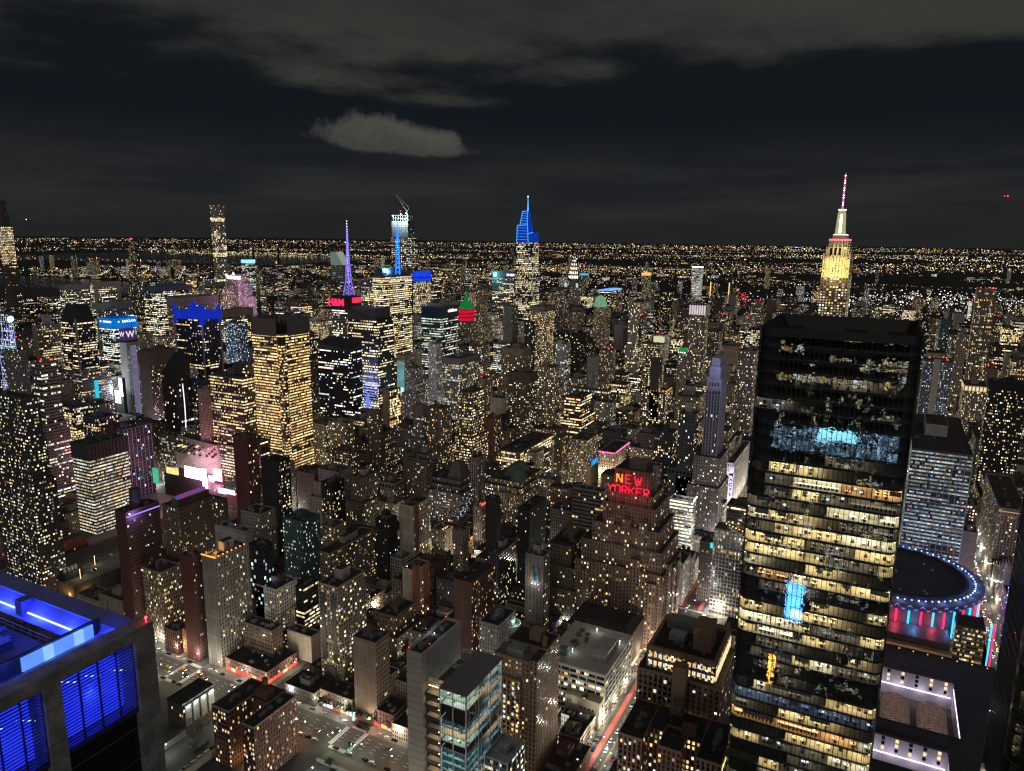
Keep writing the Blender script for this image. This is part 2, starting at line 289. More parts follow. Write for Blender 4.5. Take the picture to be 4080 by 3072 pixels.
HEROES="""
axa|900.0 953.2 1385.7 1398.6 236.7|office_tower|tan|B|.6 .3|frame|tan office tower with a broad stone frame round its banded top
boxtop|880.0 929.4 1447.1 1465.5 231.3|office_tower|mauve|B|.45 .3|crown10|grey office tower with a boxy panelled top behind the arched-crown tower
screentop|900.0 965.3 1369.4 1395.1 197.8|office_tower|grey|B|.4 .4|crown12|wide office tower topped by a ribbed screen, behind the cyan-crowned tower
bluegrey|1030.0 1120.8 1381.4 1419.5 221.9|office_slab|blue|B|.65 .3|crown9|big blue-grey office slab with bright floor bands left of the blue-finned tower
darkslab47|1040.0 1139.2 1321.4 1361.6 200.9|office_slab|mauve|B|.4 .25|crown16|dark wide slab rising directly behind the blue-finned crown
dullbox|1030.0 1106.7 1186.4 1199.6 184.0|office_slab|tan|B|.55 .2|crown14|dull brown boxy slab to the right of the blue-finned crown
gable|1240.0 1301.2 1477.2 1486.2 209.4|office_tower|tan|B|.4 .2|gable|brown tower with a notched gable top beside the very slender grid tower
cyantop|1720.0 1756.2 1847.7 1868.0 253.2|office_tower|grey|B|.5 .5|cyanbox|far tower capped by a glowing white and blue box
barclays|890.0 935.8 1322.3 1361.6 152.6|office_tower|mauve|B|.6 .5|barclays|tower wearing a glowing cyan glass crown with the bank's white name
slantcrown|700.0 730.3 1136.0 1176.0 194.5|office_tower|black|B|.55 .15|slant|dark tower with slanted glass crown and yellow window bands left of the cyan crown
wtower|800.0 823.0 1164.1 1182.0 147.1|hotel_tower|grey|A|.25 .6|wsign,bw|slim hotel tower with a purple W sign box on its roof
marquis|735.0 782.3 1019.5 1044.0 152.8|hotel_tower|brown|A|.4 0|crown22,bw|brown hotel tower dotted with orange windows left of the blue-finned tower
orangeslab|700.0 738.9 1242.2 1255.1 181.9|hotel_slab|tan|B|.5 0|pent,bw|slab with a pale end wall and orange-lit window rows near the left edge
lavender|660.0 669.0 1248.8 1283.5 204.7|office_tower|blue|R|.6 .9|logo|lavender-lit glass tower with a round white emblem, at the left edge
greentop|560.0 569.0 1043.0 1082.0 173.9|apartment_tower|mauve|A|.3 .2|greenlights|mauve tower with small green and red roof lights near the left edge
redlights|480.0 499.9 862.1 880.1 184.6|hotel_tower|grey|B|.45 .35|red,s2|grey hotel tower with three red beacons below the slanted glass crown
twinres|345.0 358.5 657.4 705.3 192.8|apartment_tower|dgrey|A|.6 .25|s2,bh|large dark apartment tower with scattered lights filling the left edge above the blue roof
creamband|470.0 516.1 774.0 803.8 104.1|office_tower|dgrey|B|1.1 .3|crown17,full,g0.6|office tower with every cream window band lit, left of the pink billboards
pinkglass|560.0 598.0 842.6 854.4 91.7|hotel_tower|blue|G|.15 .9|grid|glass hotel with pinkish lattice joined to the cream-banded office tower
astor|740.0 771.7 903.1 959.3 209.9|office_tower|black|B|.4 .05|fins|dark office tower with a deep blue finned crown
bluehotel|900.0 923.6 1008.3 1037.5 181.5|hotel_tower|blue|A|.5 1|none|blue-white lit hotel tower right behind the blue-finned tower
wedge|640.0 663.3 841.4 869.2 150.8|hotel_tower|black|G|.12 .2|wedge,beam|dark wedge-topped glass hotel with a curved white light strip
eleven|625.0 647.0 702.8 759.2 159.7|office_tower|dgrey|B|.65 0|s1|banded office tower with yellow floors left of the bright yellow cross-shaped tower
eleventop|640.0 653.7 711.3 733.0 174.4|office_tower|dgrey|B|.35 .3|none|dark rear block rising above the yellow-banded tower beside the mast tower
nyt|640.0 686.8 650.3 698.3 215.4|office_tower|grey|B|1.0 -.2|nyt,g1.1|bright yellow cross-shaped office tower with ragged roof screens and a thin mast
ribblack|800.0 824.6 678.5 738.1 172.5|office_tower|black|B|.4 .5|slantroof|black glass tower with white floor bands and a sloping roof
slantblue|850.0 889.8 669.5 723.7 212.3|office_tower|dgrey|B|.6 .2|wedgetop,bluestrip|tall banded tower with wedge roof and a vertical blue light strip
hm|910.0 936.1 775.0 805.0 217.0|office_tower|grey|B|.6 .4|hm|tower bearing red roof signs and a tall lavender lattice mast
boa|1000.0 1083.0 770.1 791.0 264.9|office_tower|blue|B|.75 .1|boa|tall faceted office tower with a curved top and bright blue spire
bluetop|1300.0 1342.5 899.6 917.0 239.2|office_tower|brown|R|.75 .15|blueglow|brown ribbed tower with a glowing blue lantern top
teal|1000.0 1052.8 654.8 693.8 202.6|office_tower|teal|B|.7 .45|tealcrown|teal glass tower with green-white floors and a small white roof sign
beigebox|1180.0 1243.8 771.8 803.0 206.6|office_tower|cream|B|.3 .2|crown9|pale box top standing just behind the teal glass tower
greendome|1300.0 1328.3 782.3 805.2 186.4|stone_tower|tan|P|.3 .3|redgreen|stone tower with a green pyramid roof above a glowing red storey
fivehundred|1440.0 1462.0 823.7 842.7 217.9|stone_tower|tan|P|.4 .1|s3|tan stepped deco tower right of the green and red topped tower
metlife|1760.0 1778.8 909.7 975.4 242.7|office_slab|grey|B|.4 .1|metlife|broad grey slab with a cyan emblem and a pink-white sign at its top
greyblank|1330.0 1358.8 695.2 714.7 194.1|office_tower|grey|P|.1 .4|bw|windowless pale grey shaft in front of the blue-crowned supertall
brightgrid|1200.0 1244.6 562.6 592.2 210.0|office_tower|tan|P|.9 0|crown8|boxy tower with nearly every cream window lit, below the blue-crowned supertall
smalldark|1180.0 1199.9 581.0 592.6 183.1|office_tower|black|P|.25 .4|none|slim black tower overlapping the brightly gridded boxy tower
browndeco|1500.0 1536.2 654.2 673.3 221.7|stone_tower|brown|P|.5 .1|s2|brown deco tower right of the brightly gridded boxy tower
lincoln|1500.0 1547.3 559.1 582.1 187.1|stone_tower|tan|P|.75 .05|greenlantern|bright stone tower with a glowing pale green dome
bluerim|1880.0 1975.8 680.8 710.9 196.6|office_tower|black|B|.5 .2|bluerim|dark wide block with a blue glowing roof rim behind the green dome
blackbox|1250.0 1295.6 510.5 530.5 157.4|office_tower|black|P|.15 .2|none|black boxy tower before the pale green dome tower
whiterib|1180.0 1204.1 512.1 531.4 148.2|office_tower|white|R|.3 .6|none|white ribbed block left of the black boxy tower
widebox|990.0 1016.1 500.8 539.1 165.1|office_block|tan|P|.35 .2|crown10,s2|wide tan block with a broad flat top in the middle of the city
crown7|900.0 924.1 447.1 478.6 146.0|stone_tower|brown|P|.45 .15|decocrown|tall brown tower with corner-piered crown, centre of the city
stepstone|1000.0 1028.2 455.2 480.0 139.1|stone_tower|tan|P|.6 .15|s3|light stone setback tower right of the corner-piered brown tower
ribwide|905.0 962.3 562.8 592.9 156.3|office_block|grey|R|.5 .3|crown8|wide ribbed office block with lit floor bands at mid centre
ribback|1010.0 1025.6 590.9 608.6 159.7|office_block|brown|R|.45 .2|none|brown box standing behind the wide ribbed office block
whitedeco|890.0 904.3 593.2 607.9 177.7|stone_tower|white|P|.45 .3|s2|slender white deco tower left of the wide ribbed office block
pinkstep|840.0 859.9 598.3 614.6 148.8|stone_tower|mauve|P|.5 .4|s3,wt|mauve setback tower glowing pink near its base
billboard|890.0 917.8 650.7 665.2 155.7|office_block|cream|P|.2 .4|bigad|pale block with a tall blue-green billboard on its end wall
blankyellow|750.0 774.4 576.2 587.1 135.4|apartment_tower|tan|G|.7 0|bw|tower with blank tan end wall and yellow-lit window side
brightloft|750.0 782.9 453.2 470.5 145.8|loft_building|brown|P|.85 .1|s2,wt|dark loft tower with bright white-yellow windows beside a dark blank strip
steploft|920.0 964.6 377.6 401.3 115.3|loft_building|brown|B|.55 .05|s3|broad stepped loft with glowing terraces right of centre
decored|1180.0 1210.0 428.5 446.8 143.6|stone_tower|tan|P|.45 .3|red,s2|tan deco tower with a pair of red roof beacons
greyslab|1100.0 1119.4 425.2 438.9 144.0|apartment_tower|grey|P|.1 .5|bw|small pale windowless slab left of the twin red beacons
thinrib|1330.0 1341.1 429.2 446.7 214.9|apartment_tower|white|R|.4 .05|s2|very thin white ribbed apartment tower with a stepped shaft
darkcol|1700.0 1723.4 465.6 506.0 211.1|office_tower|black|P|.35 .05|none|black tower with vertical columns of yellow windows
litcrown|1330.0 1355.7 302.6 333.0 216.6|apartment_tower|mauve|P|.4 .1|whitecrown|tall mauve tower with a white lit fluted crown
pinkgrid|1180.0 1208.8 340.3 372.8 161.3|loft_building|brown|P|.8 .1|litsign|block of pinkish lit windows with a lit panel on the roof
greyscreen|1060.0 1075.4 307.5 320.4 155.4|apartment_tower|dgrey|P|.08 .6|bw|dark grey windowless slab below the pinkish lit block
greenmansard|1170.0 1183.9 296.0 309.0 153.8|stone_tower|tan|P|.3 .2|greenmansard|small tower with a green-lit mansard roof
nelson|800.0 831.7 165.8 181.3 168.6|stone_tower|violet|R|.15 .2|nelson|violet-lit setback tower with pale stepped crown left of the black glass tower
warmres|1060.0 1098.9 296.0 333.7 106.6|apartment_block|tan|A|.6 .1|amberroof|wide apartment block with an amber-lit roof edge
stepyellow|930.0 975.5 218.8 248.5 130.9|loft_building|tan|P|.5 0|s3,pent|tan setback block with rows of yellow windows left of the violet tower
darkgrey|800.0 820.3 191.8 209.7 139.2|office_block|dgrey|P|.1 .5|pent|dark block with a pale grey upright shaft before the violet tower
brownwall|1080.0 1117.5 174.3 197.9 175.5|apartment_tower|mauve|P|.3 .1|none|dusky purple-brown tower next to the black glass tower's edge
spikes|1480.0 1504.2 -150.6 -121.8 254.5|apartment_tower|tan|R|.4 .05|red,spikes|tall tower with four vertical piers and red beacons at the right
lattice|1465.0 1475.7 -115.4 -100.7 173.8|apartment_tower|tan|R|.2 .1|none|slim lattice-faced tower left of the tower with four piers
concretetwin|1170.0 1208.9 -77.7 -41.8 168.2|apartment_tower|blue|A|.55 .4|strip,red,g0.8|blue-grey apartment tower with a pale concrete strip down its middle
greentank|1600.0 1615.9 -97.1 -80.8 189.9|apartment_tower|teal|P|.3 .5|pent|small dark tower with a pale cap in front of the river
archtop|1200.0 1248.9 -124.6 -97.3 133.5|loft_building|tan|P|.7 .1|archtop|pale building with a row of lit arches along its top
darkright|1000.0 1019.2 -141.9 -104.0 174.3|apartment_tower|black|P|.4 .1|crown9|big dark tower dotted with lights at the right edge
penn|785.0 955.2 -74.6 -23.6 135.0|office_block|dgrey|B|.95 .6|pent,grid,g0.35|glass office block with a white grid of lit floors behind the round arena
rightloft|815.0 936.9 -128.2 -105.0 79.1|loft_building|tan|P|.35 0|cornice|tan loft with warm lit edge across the street from the arena
purpleedge|345.0 375.2 535.7 549.0 113.0|apartment_tower|red|P|.18 .3|bwred,bh,purple|dark red-ended apartment slab with a purple-lit roof edge
darkwide|440.0 482.0 595.9 619.8 74.0|apartment_tower|brown|P|.22 .3|bh,blueboxes|wide dark apartment block with red and blue roof boxes below the pink billboards
redslab|350.0 360.8 468.5 482.3 87.6|apartment_tower|red|P|.25 0|bwred,wt|narrow slab with a dark red end wall below the wide dark block
greywall|352.0 385.5 446.2 460.4 90.4|apartment_tower|grey|P|.4 0|bw,pent,amberroof|apartment slab with a tall pale grey end wall and rooftop string lights
whitecorner|400.0 424.0 433.9 458.0 46.6|apartment_block|white|P|.45 0|pent|white corner apartment block with a lit penthouse
darkglass|400.0 412.8 448.4 462.3 81.3|office_block|black|G|.2 .7|none|low black glass block behind the white corner block
yelslab|480.0 497.1 506.5 527.0 123.0|apartment_tower|black|P|.6 .15|bw,bh|black tower with neat dots of yellow windows below the bright mast tower
redglow|480.0 493.6 543.6 562.0 141.9|apartment_tower|red|P|.25 0|bwred,bh|dark red tower beside the pink billboards
longres|470.0 535.3 437.9 452.3 49.6|apartment_block|tan|P|.5 .05|pent|long tan apartment block with corner windows lit, behind a slimmer tower
frontres|370.0 401.7 343.0 360.9 83.8|apartment_tower|tan|A|.5 .15|pent,strip2|tan apartment tower with grey glass bands and pale roof box
darkbrown|352.0 367.6 296.2 315.2 62.6|loft_building|brown|P|.12 .1|wt,bh,bw|dark brown loft with a nearly blank wall left of the concrete slab building
loft9|420.0 447.5 329.5 347.4 40.0|loft_building|brown|P|.45 0|s2,wt|brown stepped loft with a row of orange windows behind the dark brown loft
creamorange|480.0 501.7 351.7 365.5 48.6|apartment_tower|cream|P|.2 .4|bw,ostripe2|tower with a cream end wall and floodlit orange stripe
darkred|450.0 487.9 278.1 294.2 67.7|apartment_tower|red|P|.35 0|bw,wt|dark red slab dotted with amber windows at lower centre
terrace|400.0 425.9 227.5 242.8 69.6|apartment_block|grey|P|.2 .5|roundterrace,bh|grey-green block with a lit curved roof terrace
greenslab|520.0 554.3 291.6 302.3 61.4|apartment_tower|dgrey|A|.35 .05|pent|dark slab with a tall roof box and yellow windows on its right side
logoslab|500.0 513.8 239.8 255.9 77.9|hotel_tower|grey|A|.35 .05|bw,logoblocks,pent|hotel with pale blank wall marked by orange, blue and brown blocks
brownloft|540.0 579.8 232.0 253.7 72.2|loft_building|brown|P|.25 .1|s3|brown ribbed setback loft left of the red rooftop hotel sign
pyramid|700.0 759.6 439.2 484.7 50.5|loft_building|brown|P|.2 .8|pyramid,s2|broad dark loft with a truncated pyramid roof and cold white windows
copper|740.0 801.2 379.9 422.9 46.5|loft_building|tan|P|.35 .05|copper|broad stepped loft under a green copper hipped roof
creamslab|540.0 570.6 395.0 411.1 79.2|apartment_tower|cream|P|.3 .1|bw,ostripe|slab with a cream blank end wall and an orange-brown stripe
stepwhite|600.0 627.4 503.5 519.5 72.2|loft_building|brown|P|.35 .2|s2,pent|dark setback loft with a small pale penthouse
arcadeloft|700.0 721.3 535.1 557.6 30.6|loft_building|cream|P|.3 .1|arcade|cream loft with an arcaded top storey
darkthin|520.0 534.7 410.2 424.6 69.3|apartment_tower|black|P|.12 .3|none|thin black tower in the middle distance left of the orange-striped slab
decotower|560.0 571.7 352.3 362.6 55.4|stone_tower|tan|P|.12 .1|decocrown|narrow deco tower with crenellated top at lower centre
lamproof|600.0 616.8 397.7 413.9 31.7|loft_building|tan|P|.3 0|rooflamps|low tan building with warm lamps on its roof
redroof|640.0 651.9 376.2 386.6 49.4|loft_building|brown|P|.5 .3|redroof|narrow loft with a red-lit rooftop
spikewall|560.0 569.0 315.7 327.1 94.6|apartment_tower|black|N|0 0|none|black windowless slab right of the red-lit rooftop
blackslab|580.0 618.4 291.1 303.2 81.9|apartment_tower|black|P|.1 .3|none|plain black slab in front of the copper-roofed loft
slimlit|850.0 876.1 374.2 385.2 75.9|loft_building|brown|P|.4 0|wt|slim brown loft with one lit column, upper centre right
bluead|860.0 902.7 343.4 367.3 73.5|loft_building|tan|P|.8 .15|bluead|bright loft with a blue glowing billboard on its flank
pinkcornice|850.0 912.0 301.6 322.3 65.5|hotel_block|cream|P|.3 .05|pinkcornice|cream hotel with floodlit walls and pink lights along its cornice
longribs|800.0 906.8 410.0 443.5 62.7|loft_building|tan|R|.8 .1|wt|long low loft with rows of bright ribbed windows
duskloft|740.0 759.9 487.5 511.4 123.4|loft_building|brown|P|.35 .05|wt,s2|brown loft with stepped top left of the bright white-yellow windowed loft
mauvestep|760.0 771.0 531.6 546.3 118.9|stone_tower|mauve|P|.3 .4|s2,decocrown|small mauve deco tower beside the pink-glowing setback tower
tanbrick|680.0 696.3 590.7 618.7 105.0|loft_building|tan|P|.4 .05|s2|tan brick loft right of the bright yellow mast tower
smallbrick|700.0 709.0 556.1 573.9 120.6|loft_building|brown|P|.35 .05|bh|small brown building below the blue light strip
nytneighbour|690.0 699.0 632.9 653.3 95.3|loft_building|tan|P|.55 .2|none|narrow loft pressed against the bright yellow mast tower
blankroof|430.0 439.0 499.1 536.7 73.6|apartment_tower|grey|N|0 0|ac|plain grey upper wall with white machines on its roof
greyloft|460.0 479.5 510.0 535.7 77.1|loft_building|grey|P|.25 .05|ac|grey loft behind the machine-topped grey wall
tealdark|450.0 471.8 449.7 473.1 84.8|loft_building|teal|P|.35 .5|bh|dark teal loft with cold windows left of the tan long apartment block
balcony|520.0 538.6 476.5 493.2 49.2|apartment_block|tan|A|.5 0|bh|tan apartment block with glowing balconies behind the white corner block
slenderdark|600.0 621.1 546.6 562.2 58.8|apartment_tower|black|P|.35 .05|wt|slender black apartment tower right of the yellow-dotted black tower
paleapt|352.0 371.0 509.8 532.1 64.4|apartment_block|tan|P|.5 0|wt,bh|pale brick apartment block between two red-ended slabs
orangebrick|352.0 376.4 477.0 489.5 21.1|apartment_block|orange|P|.25 .05|bh|orange brick corner building over the yellow-cab junction
stackbrick|370.0 381.5 410.2 440.6 31.5|loft_building|brown|P|.05 .1|ac|dim brown square block behind the low red brick row
whitewall|390.0 400.7 389.2 414.2 21.8|loft_building|cream|N|0 0|bw|low building with a broad pale blank wall
lowred|352.0 383.8 398.5 442.1 9.6|tenement_row|red|P|.3 .05|ac,shops|low red brick row with red-lit shopfronts at the junction
cornershop|352.0 367.5 317.8 347.2 12.5|tenement_building|brown|P|.1 .05|shops,fire|corner tenement with bright white shopfronts on the avenue
tworow|352.0 370.1 282.2 299.1 12.4|tenement_building|red|P|.2 .05|shops,fire|small red tenement with lit restaurant fronts near the crosswalks
darkband|420.0 438.9 423.6 432.6 42.1|office_block|black|B|.4 .1|none|narrow black block with lit bands behind the tan apartment tower
glasshotel|622.0 641.0 102.9 128.8 80.6|hotel_tower|grey|G|.22 .1|roofbar,g0.7|glass hotel with a lit rooftop bar left of the black glass tower
darkhotel|640.0 652.4 131.7 144.4 58.8|hotel_block|brown|P|.25 .05|screenroof|dark brown block with a small blue-green screen on its roof corner
construction|720.0 732.5 170.7 194.7 66.3|unfinished_building|white|B|.95 .4|slabs|unfinished building of bright open floor slabs
darkarch|800.0 911.3 189.3 219.1 73.6|office_block|dgrey|P|.15 .2|arcade|dark wide block with arched top windows above the open-floored building
store|900.0 1016.9 162.5 171.5 59.3|department_store|white|P|.3 .2|macys|white department store with a vertical name sign
litsmall|860.0 882.6 230.9 253.7 98.8|office_block|dgrey|P|.5 .15|none|dark block with a bright lit left face above the red rooftop sign
rightstep|945.0 998.3 -146.8 -107.2 65.9|loft_building|brown|P|.2 0|s3|dark brown setback block beyond the arena street
rightback|1070.0 1123.5 -146.6 -105.8 86.9|office_block|dgrey|P|.3 .1|s2|dark grey stepped block above the arena street
"""
